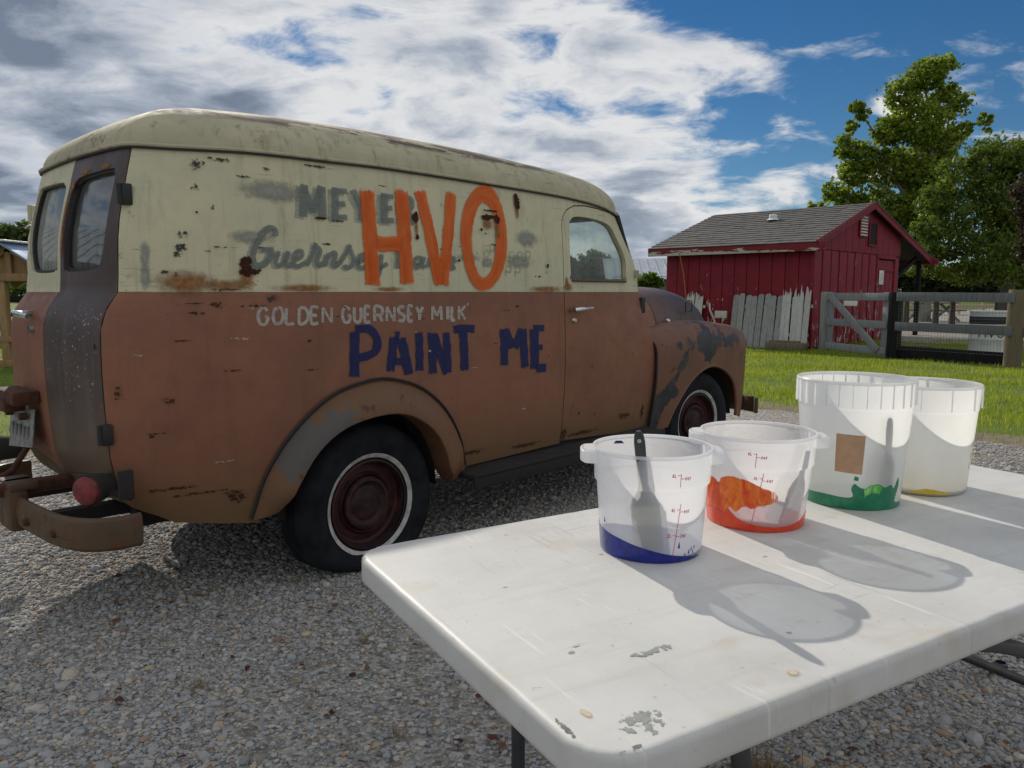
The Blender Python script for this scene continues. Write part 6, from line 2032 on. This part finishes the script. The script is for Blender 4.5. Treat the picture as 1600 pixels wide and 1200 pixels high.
# roof: deck, courses of shingles, fascias and rake boards
OVX, OVE = .20, .28
b = MB()
def slab(s0, s1, z0, z1, th, x0, x1):
    V = [(x0, -s0, z0), (x1, -s0, z0), (x1, -s1, z1), (x0, -s1, z1)]; V += [(x, y, z - th) for x, y, z in V]
    return V, [(0, 3, 2, 1), (4, 5, 6, 7), (0, 1, 5, 4), (1, 2, 6, 5), (2, 3, 7, 6), (3, 0, 4, 7)]
zE = EZ - OVE * (RZ_ - EZ) / RY
b.add(*slab(-OVE, RY, zE, RZ_, .05, -OVX, LW + .35)); b.add(*slab(RY, PW, RZ_, 2.10, .05, -OVX, LW + .35))
rfo = b.obj('roof', M['darkin'], shed, smooth=False)
nc = 17
rr = random.Random(5)
for side in (0, 1):
    for k in range(nc):
        f0, f1_ = k / nc, (k + 1.25) / nc
        if side == 0:
            s0, s1 = -OVE - .03 + (RY + OVE + .03) * f0, min(RY, -OVE + (RY + OVE) * f1_)
            z0, z1 = zE + (RZ_ - zE) * (s0 + OVE) / (RY + OVE), zE + (RZ_ - zE) * (s1 + OVE) / (RY + OVE)
        else:
            s0, s1 = PW + .03 - (PW - RY + .03) * f0, max(RY, PW - (PW - RY) * f1_)
            z0, z1 = 2.10 + (RZ_ - 2.10) * (PW - s0) / (PW - RY), 2.10 + (RZ_ - 2.10) * (PW - s1) / (PW - RY)
        b = MB(); x = -OVX - .02
        while x < LW + .36:
            wd = rr.uniform(.20, .36); x1 = min(x + wd - .006, LW + .37); j = rr.uniform(-.010, .010); u_ = rr.uniform(0, .006)
            b.add(*slab(s0 + j, s1, z0 + .026 + u_, z1 + .008, .014, x, x1)); x += wd
        o = b.obj('shingle_course', M['shingle'], shed, smooth=False)
b = MB(); b.box((LW / 2, OVE - .012, zE - .075), (LW + .72, .035, .19), .004); b.obj('fascia_board', M['trim'], shed)
b = MB(); b.beam((-OVX + .01, OVE + .01, zE - .04), (-OVX + .01, -RY, RZ_ - .045), .03, .17, up=(0, 0, 1)); b.obj('rake_board', M['red'], shed)
b = MB(); b.beam((-OVX + .01, -RY, RZ_ - .045), (-OVX + .01, -PW - .02, 2.10 - .05), .03, .17, up=(0, 0, 1)); b.obj('rake_board', M['red'], shed)
b = MB(); b.box((LW / 2, -PW - .02, 2.03), (LW + .7, .035, .16), .004); b.obj('fascia_board', M['red'], shed)
b = MB(); b.lathe([(.0, .15), (.085, .13), (.10, .10), (.09, .05), (.16, .0)], 20, (1.75, -1.75, roof_z(1.75) + .02)); b.obj('roof_vent', M['white_paint'], shed)
for x in (.05, LW - .1):
    b = MB(); b.box((x, -PW + .25, 1.02), (.11, .11, 2.05), .01); b.beam((x, -GW - .02, 1.55), (x, -PW + .55, 2.12), .08, .09); b.obj('porch_post', M['post_black'], shed)
b = MB(); b.box((.0, .02, 1.12), (.10, .05, 2.22), .004); b.box((-.02, -.05, 1.12), (.045, .10, 2.22), .004); b.obj('corner_board', M['red'], shed)
b = MB(); b.tube([(LW - .52, .30, 2.10), (LW - .54, .12, 1.6), (LW - .60, .08, 1.0)], .012, 6); b.obj('hanging_cord', M['rope'], shed)


def sw(x, y, z=0.0):                               # shed local -> world
    return (6.28 - .72 * x - .695 * y, 16.2 + .695 * x - .72 * y, z)


# pickets leaning on the long wall
SH_RZ = math.atan2(.695, -.72)
def picket_panel(x0, n, dx, lean, hts, label, m, wd=.155, tops=None, group=None):
    o = empty('picket_panel', sw(x0, .38), label, 'fence panel', SH_RZ, group)
    for k in range(n):
        b = MB(); h_ = hts + .03 * math.sin(k * 1.7)
        a = wd / 2
        P = [(-a, 0), (a, 0), (a, h_ - .03), (a * .6, h_ + .005), (-a * .5, h_ + .01), (-a, h_ - .025)]
        if tops: P = [(-a, 0), (a, 0)] + [(a - 2 * a * i / 6, h_ + tops * random.Random(k * 9 + i + n).uniform(-1, 1)) for i in range(7)]
        V = [(x, -.011, z) for x, z in P] + [(x, .011, z) for x, z in P]; q = len(P)
        b.add(V, [tuple(range(q)), tuple(range(2 * q - 1, q - 1, -1))] + [(i, q + i, q + (i + 1) % q, (i + 1) % q) for i in range(q)])
        Rm = Matrix.Rotation(lean + .02 * math.sin(k * 3.1), 3, 'X') @ Matrix.Rotation(.05 + .012 * math.sin(k * 2.3), 3, 'Y')
        b.V = [tuple(Rm @ Vector(v) + Vector((-k * dx, 0, 0))) for v in b.V]
        b.obj('picket', m, o, smooth=False)
    b = MB(); b.beam((.05, -.10, hts * .25), (-(n - 1) * dx - .05, -.10, hts * .25), .03, .07); b.beam((.05, -.27, hts * .75), (-(n - 1) * dx - .05, -.27, hts * .75), .03, .07); b.obj('back_rail', m, o)
    return o


picket_panel(1.60, 8, .147, R(15), 1.17, 'row of eight grey pickets leaning on the red shed wall', M['picket'], .132)
picket_panel(.46, 2, .10, R(13), 1.20, 'narrow flaking whitewashed board pair leaning beside the grey pickets', M['picket_white'], .092, .10)
picket_panel(.22, 3, .125, R(12), 1.20, 'broad ragged whitewashed boards leaning at the shed corner', M['picket_white'], .118, .16)
picket_panel(2.80, 4, .11, R(14), 1.15, 'short group of whitish pickets leaning at the far end of the shed wall', M['picket_white'], .10, .09)
b = MB(); b.box((0, 0, .08), (.80, .22, .16), .02); b.box((.05, -.02, .175), (.62, .16, .04), .01)
o = b.obj('weathered_plank', M['post_wood']); o.location = sw(.22, .62); o.rotation_euler = (0, 0, SH_RZ); tag(o, 'mossy low timber lying in front of the ragged white boards', 'plank')
b = MB(); b.tube(smoothpoly([(0, 0, .3), (.05, .02, .55), (.16, .03, .78), (.20, .0, .95)], 4), .022, 8); b.box((-.12, .05, .70), (.28, .06, .16), .01)
o = b.obj('garden_tool', M['picket_white']); o.location = sw(1.98, .35); o.rotation_euler = (0, 0, SH_RZ); tag(o, 'bent pale stick and block propped against the red shed wall', 'tool')

# ---------------------------------------------------------------- gate, fence, drum
gp = Vector((6.38, 15.72, 0)); bp_ = Vector((6.93, 13.93, 0)); ep = Vector((8.06, 12.33, 0))
gd = (bp_ - gp).normalized()
o = empty('gate_post', gp, 'weathered grey gate post with a rusty hinge at the shed corner', 'post')
b = MB(); b.box((0, 0, .60), (.15, .15, 1.2), .015); b.obj('post', M['picket'], o)
b = MB(); b.box((.09, -.05, .93), (.05, .06, .07), .01); b.obj('hinge', M['rust'], o)
gt = empty('wooden_gate', gp, 'grey wooden gate with one diagonal brace in front of the red door', 'gate', math.atan2(gd.y, gd.x))
GL = (bp_ - gp).length
for nm, a, c, w_, h_ in (('stile', (.17, 0, .04), (.17, 0, 1.19), .035, .15), ('stile', (GL - .22, 0, .04), (GL - .22, 0, 1.19), .035, .15)):
    b = MB(); b.beam(a, c, w_, h_, up=(1, 0, 0), bev=.005); b.obj(nm, M['gate_grey'], gt)
for z, y in ((1.11, -.037), (.60, -.037), (.12, -.037)):
    b = MB(); b.beam((.11, y, z), (GL - .14, y, z), .03, .14, bev=.005); b.obj('rail', M['gate_grey'], gt)
b = MB(); b.beam((.20, -.069, 1.14), (GL - .32, -.069, .12), .03, .14, bev=.005); b.obj('brace', M['gate_grey'], gt)
b = MB(); b.box((GL * .42, -.06, .98), (.36, .012, .10), .002); b.obj('small_sign', M['paper'], gt)

fd_ = (ep - bp_).normalized(); FL = (ep - bp_).length
fe = empty('board_fence', bp_, 'dark two rail board fence with wire mesh, between black post and round post', 'fence', math.atan2(fd_.y, fd_.x))
b = MB(); b.box((0, 0, .60), (.19, .17, 1.2), .012); b.obj('post', M['post_black'], fe)
b = MB(); b.lathe([(.0, 1.235), (.11, 1.235), (.12, 1.22), (.125, .6), (.13, 0)], 20, (FL, .0, 0)); b.obj('post', M['post_wood'], fe)
for z, h_, ln in ((1.115, .155, FL), (.59, .155, FL)):
    b = MB(); b.beam((.06, -.10, z), (FL + .02, -.13, z - .01), .035, h_, bev=.005); b.obj('rail', M['rail_grey'], fe)
b = MB(); b.beam((.05, .02, .12), (FL, .02, .10), .04, .24, bev=.006); b.obj('kick_board', M['post_black'], fe)
b = MB()
for k in range(1, int(FL / .05)): b.tube([(.05 * k + .05, -.07, .18), (.05 * k + .05, -.09, 1.08)], .0016, 3, cap=False)
for k in range(18): b.tube([(.06, -.075, .18 + .052 * k), (FL - .1, -.095, .18 + .052 * k)], .0016, 3, cap=False)
wm = b.obj('wire_mesh', M['mesh_wire'], fe, smooth=False); wm['kind'] = 'stuff'
f2 = empty('board_fence', ep + Vector((.02, -.02, 0)), 'fence rails running on to the right of the round post', 'fence', R(-40))
for z in (1.10, .56):
    b = MB(); b.beam((.10, -.02, z), (2.4, -.02, z), .035, .155, bev=.005); b.obj('rail', M['rail_grey'], f2)
b = MB(); b.lathe([(0, 1.2), (.11, 1.2), (.12, 0)], 16, (2.4, .02, 0)); b.obj('post', M['post_wood'], f2)
f3_ = empty('board_fence', (5.9, 17.0, 0), 'dark plank fence behind the gate', 'fence')
f3_.location = (7.0, 14.2, 0); f3_['label'] = 'low mossy board lying behind the wire fence'; f3_['category'] = 'board'; f3_.name = 'loose_board'
b = MB(); b.box((.9, 1.2, .07), (1.0, .2, .12), .02); b.obj('plank', M['post_wood'], f3_)

dr_ = empty('steel_drum', (9.12, 14.62, 0), 'white steel drum with a black band and faint lettering behind the fence', 'drum', R(-122))
b = MB(); b.lathe([(0, .02), (.37, .0), (.375, .02), (.37, .03), (.37, .30), (.378, .315), (.37, .33), (.37, .60)], 40); b.obj('drum_body', M['white_paint'], dr_)
b = MB(); b.lathe([(.371, .60), (.377, .61), (.377, .73), (.371, .74)], 40); b.obj('black_band', M['black'], dr_)
b = MB(); b.lathe([(.37, .74), (.37, .80), (.382, .82), (.382, .84), (.36, .845), (.355, .83), (0, .83)], 40); b.obj('drum_lid', M['white_paint'], dr_)
def dl(ch, a0):
    GL_ = {'H': [[(0, 0), (0, 1)], [(1, 0), (1, 1)], [(0, .5), (1, .5)]], 'V': [[(0, 1), (.5, 0)], [(1, 1), (.5, 0)]], 'O': [[(.5 + .5 * math.cos(t), .5 + .5 * math.sin(t)) for t in np.linspace(0, 2 * math.pi, 17)]]}
    b = MB()
    for st in GL_[ch]:
        P = [(.374 * math.cos(a0 + (u * .115) / .37), .374 * math.sin(a0 + (u * .115) / .37), .36 + .17 * w) for u, w in resample(st, .2, False)]
        b.tube(P, .009, 5)
    b.obj('drum_letter', M['black'], dr_)
for ch, a0 in (('H', -.55), ('V', -.15), ('O', .25)): dl(ch, a0)


# ---------------------------------------------------------------- trees
M['bark'] = mat('bark', wood((0.10, 0.085, 0.065), (0.16, 0.14, 0.11), (0.04, 0.035, 0.03), 0.5, 6))
M['bark_pale'] = mat('pale sycamore bark', wood((0.22, 0.21, 0.17), (0.36, 0.34, 0.29), (0.09, 0.08, 0.06), 0.5, 4))
M['lf_syc'] = mat('sycamore leaves', leaf_mat([(0, (0.09, 0.15, 0.022)), (0.45, (0.20, 0.28, 0.035)), (0.85, (0.31, 0.37, 0.05)), (1, (0.42, 0.38, 0.09))], 0.60))
M['lf_loc'] = mat('locust leaves', leaf_mat([(0, (0.06, 0.105, 0.02)), (0.5, (0.14, 0.205, 0.034)), (1, (0.25, 0.30, 0.05))], 0.52))
M['lf_far'] = mat('distant leaves', leaf_mat([(0, (0.06, 0.09, 0.03)), (0.5, (0.11, 0.15, 0.045)), (1, (0.17, 0.20, 0.06))], 0.45))
M['lf_purple'] = mat('purple leaves', leaf_mat([(0, (0.030, 0.022, 0.016)), (0.6, (0.060, 0.040, 0.028)), (1, (0.10, 0.085, 0.04))], 0.35))
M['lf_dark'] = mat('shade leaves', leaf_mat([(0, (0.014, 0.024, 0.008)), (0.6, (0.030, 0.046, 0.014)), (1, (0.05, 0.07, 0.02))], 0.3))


def crown(blobs, n, size, seed, droop=0.0, clump=.34, per=16, aspect=.6):
    """leaf quads gathered into sprays through a set of ellipsoids (x,y,z,rx,ry,rz)"""
    g = np.random.default_rng(seed)
    b_ = np.array(blobs, float)
    vol = (b_[:, 3] * b_[:, 4] * b_[:, 5])**(2 / 3); vol /= vol.sum()
    nc_ = max(4, n // per)
    w = g.choice(len(b_), nc_, p=vol)
    d_ = g.normal(size=(nc_, 3)); d_ /= np.linalg.norm(d_, axis=1)[:, None]
    rad_ = (.30 + .75 * g.random(nc_))**.6
    c = b_[w, :3] + d_ * rad_[:, None] * b_[w, 3:6]
    cs = (b_[w, 3] + b_[w, 5]) / 2 * clump * (.5 + g.random(nc_))
    ct = np.clip(g.normal(.45, .2, nc_), 0, 1)
    i = np.repeat(np.arange(nc_), per); m_ = len(i)
    p0 = c[i] + g.normal(size=(m_, 3)) * (cs[i] * .5)[:, None] * np.array([1, 1, .6])
    p0[:, 2] -= droop * g.random(m_) * cs[i]
    a = g.normal(size=(m_, 3)); a /= np.linalg.norm(a, axis=1)[:, None]
    a[:, 2] -= droop; a /= np.linalg.norm(a, axis=1)[:, None]
    e_ = g.normal(size=(m_, 3)); e_ -= a * (a * e_).sum(1)[:, None]; e_ /= np.linalg.norm(e_, axis=1)[:, None]
    s = (size * (.6 + .8 * g.random(m_)))[:, None]
    V = np.stack([p0 - a * s * .5, p0 + e_ * s * aspect * .5, p0 + a * s * .5, p0 - e_ * s * aspect * .5], 1).reshape(-1, 3)
    T = np.arange(4 * m_).reshape(-1, 4)
    return V, T, np.clip(ct[i] + g.normal(0, .16, m_), 0, 1), c


def tree(name, label, base, trunk_h, trunk_r, blobs, n, size, leaf, bark, seed, cat='tree', group=None, droop=0.0, clump=.34, per=16, limbs=10, lean=(0, 0), aspect=.6):
    root = empty(name, (base[0], base[1], 0), label, cat, 0, group)
    L = [(b[0] - base[0], b[1] - base[1], b[2], b[3], b[4], b[5]) for b in blobs]
    V, T, C, cc = crown(L, n, size, seed, droop, clump, per, aspect)
    cr = big_tris('crown', V, T, leaf, root, col=C)
    cr['kind'] = 'thing'
    if trunk_h > 0:
        g = random.Random(seed); b = MB()
        topz = max(q[2] for q in L)
        tp = Vector((lean[0], lean[1], trunk_h))
        b.tube([(0, 0, -.1), (lean[0] * .3, lean[1] * .3, trunk_h * .5), tp], [trunk_r * 1.25, trunk_r, trunk_r * .75], 9)
        for q in sorted(L, key=lambda q: -q[3] * q[5])[:limbs]:
            e_ = Vector((q[0] + g.uniform(-.3, .3) * q[3], q[1] + g.uniform(-.3, .3) * q[4], q[2] + q[5] * .35))
            st = Vector((lean[0], lean[1], 0)) * .7 + Vector((0, 0, trunk_h * g.uniform(.62, .98)))
            md = st.lerp(e_, .5) + Vector((g.uniform(-.2, .2), g.uniform(-.2, .2), .12 * (e_ - st).length))
            b.tube([st, md, e_], [trunk_r * .42, trunk_r * .26, trunk_r * .08], 6)
            for j in range(3):
                t2 = md.lerp(e_, g.uniform(.1, .9)); dv = Vector((g.uniform(-1, 1), g.uniform(-1, 1), g.uniform(-.1, .9))) * q[3] * .8
                b.tube([t2, t2 + dv * .6 + Vector((0, 0, .05)), t2 + dv], [trunk_r * .13, trunk_r * .09, trunk_r * .03], 5)
        b.obj('trunk', bark, root)
    return root
CR_SYC=[(15.89,30.75,9.48,0.77,0.7,0.64),(16.61,30.84,9.84,0.5,0.45,0.41),(15.06,30.75,8.77,0.64,0.57,0.59),(16.95,31.0,8.53,0.77,0.7,0.68),(15.63,30.6,7.68,1.0,0.9,0.86),(14.64,30.91,7.44,0.59,0.53,0.55),(13.4,30.93,8.29,0.3,0.27,0.32),(13.25,31.03,7.68,0.32,0.29,0.27),(13.61,30.85,8.04,0.36,0.33,0.23),(13.82,31.31,6.47,0.77,0.7,0.68),(16.8,31.29,6.95,0.91,0.82,0.77),(17.57,31.1,7.44,0.41,0.37,0.36),(18.0,31.04,7.75,0.27,0.25,0.2),(18.49,31.0,7.92,0.3,0.27,0.23),(18.64,31.05,7.56,0.2,0.18,0.27),(13.04,30.91,6.88,0.36,0.33,0.5),(13.36,30.95,5.73,0.59,0.53,0.5),(14.97,31.15,6.1,0.91,0.82,0.77),(16.13,30.92,5.73,0.95,0.86,0.77),(12.63,30.85,5.11,0.45,0.41,0.36),(13.27,31.15,4.87,0.64,0.57,0.5),(14.29,31.07,4.74,0.86,0.78,0.64),(12.02,30.92,4.57,0.32,0.29,0.16),(15.22,31.14,4.12,0.86,0.78,0.68),(15.96,30.64,4.37,0.91,0.82,0.77),(16.67,31.31,5.11,0.77,0.7,0.68),(15.53,31.36,3.12,0.91,0.82,0.68),(16.31,31.22,2.87,0.91,0.82,0.59)]
CR_LOC=[(15.01,25.07,5.25,0.83,0.75,0.71),(14.23,25.06,4.85,0.79,0.71,0.58),(15.8,25.37,5.54,0.92,0.82,0.67),(16.44,25.0,5.15,0.92,0.82,0.83),(13.56,25.17,4.16,0.54,0.49,0.46),(14.7,25.08,3.96,1.0,0.9,0.79),(13.41,24.96,3.36,0.54,0.49,0.46),(13.95,25.2,2.95,0.83,0.75,0.62),(15.7,25.15,4.16,0.92,0.82,0.83),(13.16,24.84,2.45,0.5,0.45,0.42),(13.8,24.89,2.14,0.71,0.64,0.46),(15.0,24.63,2.55,0.92,0.82,0.75),(16.1,25.07,2.95,0.92,0.82,0.83),(14.44,25.0,1.84,0.71,0.64,0.33),(15.67,25.13,1.84,0.83,0.75,0.38),(16.75,25.42,3.76,1.04,0.94,1.25),(16.99,25.37,2.14,0.92,0.82,0.75),(13.09,25.08,1.94,0.33,0.3,0.29)]
CR_PUR=[(13.56,20.57,3.79,0.44,0.4,0.44),(13.79,20.43,3.05,0.44,0.4,0.51),(13.4,20.44,3.3,0.24,0.22,0.27),(13.75,20.59,2.31,0.38,0.34,0.41),(14.23,20.39,3.46,0.68,0.61,1.02),(14.34,20.28,2.14,0.68,0.61,0.68)]
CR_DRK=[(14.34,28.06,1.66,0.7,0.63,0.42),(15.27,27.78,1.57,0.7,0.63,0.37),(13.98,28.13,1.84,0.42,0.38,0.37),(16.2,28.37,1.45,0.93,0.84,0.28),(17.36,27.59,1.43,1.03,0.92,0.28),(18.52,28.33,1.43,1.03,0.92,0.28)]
CR_LFT=[(-13.45,20.82,2.59,0.46,0.41,0.39),(-13.01,20.85,2.71,0.39,0.35,0.35),(-13.82,21.14,2.25,0.6,0.54,0.6),(-13.23,21.13,2.08,0.53,0.47,0.46),(-14.49,20.82,2.5,0.77,0.69,0.77),(-13.52,20.75,1.65,0.63,0.57,0.28),(-12.6,21.28,2.33,0.7,0.63,0.6),(-12.84,20.83,1.48,0.7,0.63,0.28)]
CR_WIN=[(4.36,42.12,2.71,0.77,0.69,0.63),(3.64,42.22,2.27,0.7,0.63,0.49),(5.02,42.25,2.44,0.63,0.57,0.63),(5.55,42.15,2.03,0.63,0.57,0.42),(3.05,42.08,2.44,0.49,0.44,0.63),(2.43,42.06,2.27,0.7,0.63,0.7),(4.34,42.11,1.89,1.4,1.26,0.42),(6.42,42.18,1.75,0.56,0.5,0.28)]
CR_SHR=[(4.2,24.0,1.56,0.18,0.16,0.2),(4.36,23.93,1.59,0.18,0.16,0.16),(4.52,23.94,1.46,0.16,0.14,0.12),(4.05,24.0,1.48,0.16,0.14,0.2)]

tree('sycamore_tree', 'tall open sycamore with yellow-green leaves behind the red shed', (16.6, 31.2), 3.6, .26, CR_SYC, 30000, .145, M['lf_syc'], M['bark_pale'], 1, limbs=22, clump=.34, per=12, lean=(.2, 0), aspect=.85)
tree('locust_tree', 'dense feathery green tree right of the sycamore', (16.2, 25.3), 2.6, .22, CR_LOC, 30000, .16, M['lf_loc'], M['bark'], 2, droop=.5, clump=.36, per=26, limbs=12, aspect=.42)
tree('plum_tree', 'dark purple-leaved tree at the right edge', (13.9, 20.6), 1.9, .14, CR_PUR, 9000, .12, M['lf_purple'], M['bark'], 3, clump=.4, per=18, limbs=6, aspect=.6)
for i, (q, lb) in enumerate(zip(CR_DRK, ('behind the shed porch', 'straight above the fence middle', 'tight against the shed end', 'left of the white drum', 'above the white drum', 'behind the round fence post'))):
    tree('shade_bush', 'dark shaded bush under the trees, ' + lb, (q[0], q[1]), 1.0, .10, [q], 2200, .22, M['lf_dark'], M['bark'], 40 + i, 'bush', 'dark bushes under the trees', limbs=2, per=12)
tree('left_tree'.replace('left_', 'hedge_'), 'loose grey-green tree behind the timber shelter', (-14.2, 21), 1.4, .14, CR_LFT, 9000, .16, M['lf_far'], M['bark'], 5, limbs=8, per=12, clump=.4)
tree('round_tree', 'rounded green tree seen through the cab windows', (4.4, 42), 1.0, .2, CR_WIN, 14000, .24, M['lf_far'], M['bark'], 6, limbs=6, per=16)
tree('green_shrub', 'bright green shrub between the van bonnet and the red shed', (4.5, 24), .3, .05, CR_SHR, 2600, .12, M['lf_loc'], M['bark'], 7, 'shrub', limbs=4, per=10)
gg = random.Random(12)
Vs = []; Ts = []; Cs = []; o_ = 0
for i, px in enumerate((-34, -28, -23, -18, -12, -6, 0, 6, 18, 26, 33, 40, 47, 55, 63)):
    Y = gg.uniform(78, 100); h_ = gg.uniform(2.6, 4.2)
    B_ = [(px * 1.6 + gg.uniform(-2.5, 2.5), Y + gg.uniform(-1.5, 1.5), h_ * gg.uniform(.35, .8), gg.uniform(2.0, 3.4), 2.5, h_ * gg.uniform(.3, .45)) for _ in range(4)]
    V, T, C, _ = crown(B_, 2400, .5, 100 + i, per=12)
    Vs.append(V); Ts.append(T + o_); Cs.append(C); o_ += len(V)
tag(big_tris('distant_woods', np.concatenate(Vs), np.concatenate(Ts), M['lf_far'], col=np.concatenate(Cs)), 'low far-off woods along the horizon', 'woods', kind='stuff')

# metal roofed shed beyond the red one
M['tin'] = mat('galvanised roofing', simple((0.42, 0.45, 0.50), 0.42, 0.35, 0.12, 3))
M['tin_wall'] = mat('grey shed wall', simple((0.16, 0.165, 0.17), 0.8, 0, 0.2))


def tin_shed(loc, rz, w, dp, ez, rzg, label, n, name='metal_shed'):
    o = empty(name, loc, label, 'shed', rz)
    b = MB(); b.box((0, 0, ez / 2), (w, dp, ez)); b.add([(-w / 2, -dp / 2, ez), (-w / 2, dp / 2, ez), (-w / 2, 0, rzg - .05), (w / 2, -dp / 2, ez), (w / 2, dp / 2, ez), (w / 2, 0, rzg - .05)], [(0, 2, 1), (3, 4, 5)])
    b.obj('wall', M['tin_wall'], o, smooth=False)
    L = w + .6; pw = L / n
    for side in (-1, 1):
        for k in range(n):
            x0 = -L / 2 + k * pw; x1 = x0 + pw - .012
            e_, r_ = Vector((0, side * (dp / 2 + .3), ez - .12)), Vector((0, 0, rzg))
            b = MB()
            for xa, xb, up in ((x0, x1, 0.0), (x0, x0 + .05, .045)):
                V = [(xa, e_.y, e_.z + up), (xb, e_.y, e_.z + up), (xb, r_.y + side * .004, r_.z + up), (xa, r_.y + side * .004, r_.z + up)]
                V += [(x, y, z - .02 - up) for x, y, z in V]
                b.add(V, [(0, 1, 2, 3), (7, 6, 5, 4), (0, 4, 5, 1), (1, 5, 6, 2), (2, 6, 7, 3), (3, 7, 4, 0)])
            b.obj('roof_panel', M['tin'], o, smooth=False)
    return o


tin_shed((7.9, 41, 0), R(-4), 5.6, 6.0, 1.95, 2.95, 'low metal roofed shed far behind the van bonnet', 14)
tin_shed((-16.5, 9.5, 0), R(100), 9.0, 6.0, 2.4, 4.2, 'metal roofed shed mirrored in the rear window of the van', 14)

# timber shelter at the left
sh = empty('timber_shelter', (-7.93, 12.3, 0), 'small fresh timber shelter with a gable roof left of the van', 'shelter')
for x, y in ((-.16, 0), (1.0, 0), (-.16, 1.5), (1.0, 1.5)):
    b = MB(); b.box((x, y, .70), (.12, .12, 1.36), .008); b.obj('post', M['timber'], sh)
for y in (0, 1.5):
    b = MB(); b.box((.1, y - .062, 1.43), (2.2, .05, .12), .006); b.obj('tie_beam', M['timber'], sh)
    b = MB(); b.beam((0, y - .06, 1.40), (0, y - .06, 1.86), .05, .09, up=(1, 0, 0)); b.obj('king_post', M['timber'], sh)
    for s in (-1, 1):
        b = MB(); b.beam((0, y - .06, 1.90), (s * .92, y - .06, 1.30), .05, .11); b.obj('rafter', M['timber'], sh)
    b = MB(); b.beam((-.16, y - .01, 1.05), (-.50, y - .01, 1.40), .05, .08); b.obj('knee_brace', M['timber'], sh)
    b = MB()
    b.add([(-.80, y + .0, 1.38), (.80, y + .0, 1.38), (0, y, 1.86), (-.80, y + .02, 1.38), (.80, y + .02, 1.38), (0, y + .02, 1.86)], [(0, 1, 2), (5, 4, 3), (0, 3, 4, 1), (1, 4, 5, 2), (2, 5, 3, 0)])
    b.obj('gable_board', M['timber'], sh, smooth=False)
    b = MB(); b.box((.42, y, .06), (1.5, .14, .12), .01); b.obj('sill_beam', M['timber'], sh)
b = MB(); b.box((.2, -.02, .45), (1.7, .10, .09), .006); b.obj('rail', M['timber'], sh)
b = MB(); b.box((.35, .10, .505), (.6, .25, .02), .004); b.obj('tray', M['white_paint'], sh)
M['tin_blue'] = mat('blue-grey roof sheet', simple((0.20, 0.28, 0.42), 0.35, 0.4, 0.1, 3))
for s in (-1, 1):
    for k in range(3):
        b = MB(); y0 = -.28 + k * .70
        b.add([(0, y0, 1.975), (0, y0 + .69, 1.975), (s * 1.05, y0 + .69, 1.29), (s * 1.05, y0, 1.29), (0, y0, 1.945), (0, y0 + .69, 1.945), (s * 1.05, y0 + .69, 1.26), (s * 1.05, y0, 1.26)], [(0, 1, 2, 3), (7, 6, 5, 4), (0, 4, 5, 1), (1, 5, 6, 2), (2, 6, 7, 3), (3, 7, 4, 0)])
        b.obj('roof_sheet', M['tin_blue'], sh, smooth=False)
b = MB(); b.box((0, .72, 1.99), (.16, 2.05, .03), .008); b.obj('ridge_cap', M['white_paint'], sh)

df_ = empty('plank_fence', (-17.5, 18.5, 0), 'dark plank fence on the grass behind the timber shelter', 'fence', R(-3))
for k in range(4):
    b = MB(); b.box((.2 + 2.3 * k, 0, .6), (.14, .14, 1.2), .01); b.obj('post', M['post_black'], df_)
for z in (1.03, .70, .36):
    b = MB(); b.box((3.6, -.09, z), (7.4, .035, .15), .005); b.obj('rail', M['post_black'], df_)
# pale fence far right, beyond the road
pf = empty('board_fence', (19.5, 40.5, 0), 'pale wooden board fence far off beyond the gravel road', 'fence', R(10))
for k in range(8):
    b = MB(); b.box((1.5 * k, .06, .62), (.12, .12, 1.25)); b.obj('post', M['pale_fence'], pf)
for z in (1.10, .75, .40):
    b = MB(); b.box((5.2, 0, z), (10.9, .04, .20)); b.obj('rail', M['pale_fence'], pf)
hm = empty('picnic_table', (17.2, 31.5, 0), 'dark picnic table in the shade under the trees', 'picnic table', R(15))
b = MB(); b.box((0, 0, .75), (1.8, .75, .05), .01); b.obj('table_top', M['rail_grey'], hm)
for s in (-1, 1):
    b = MB(); b.box((0, s * .65, .45), (1.8, .28, .05), .01); b.obj('bench', M['rail_grey'], hm)
    b = MB(); b.beam((s * .65, -.7, .0), (s * .65, .35, .73), .05, .10); b.beam((s * .65, .7, .0), (s * .65, -.35, .73), .05, .10); b.obj('leg', M['rail_grey'], hm)
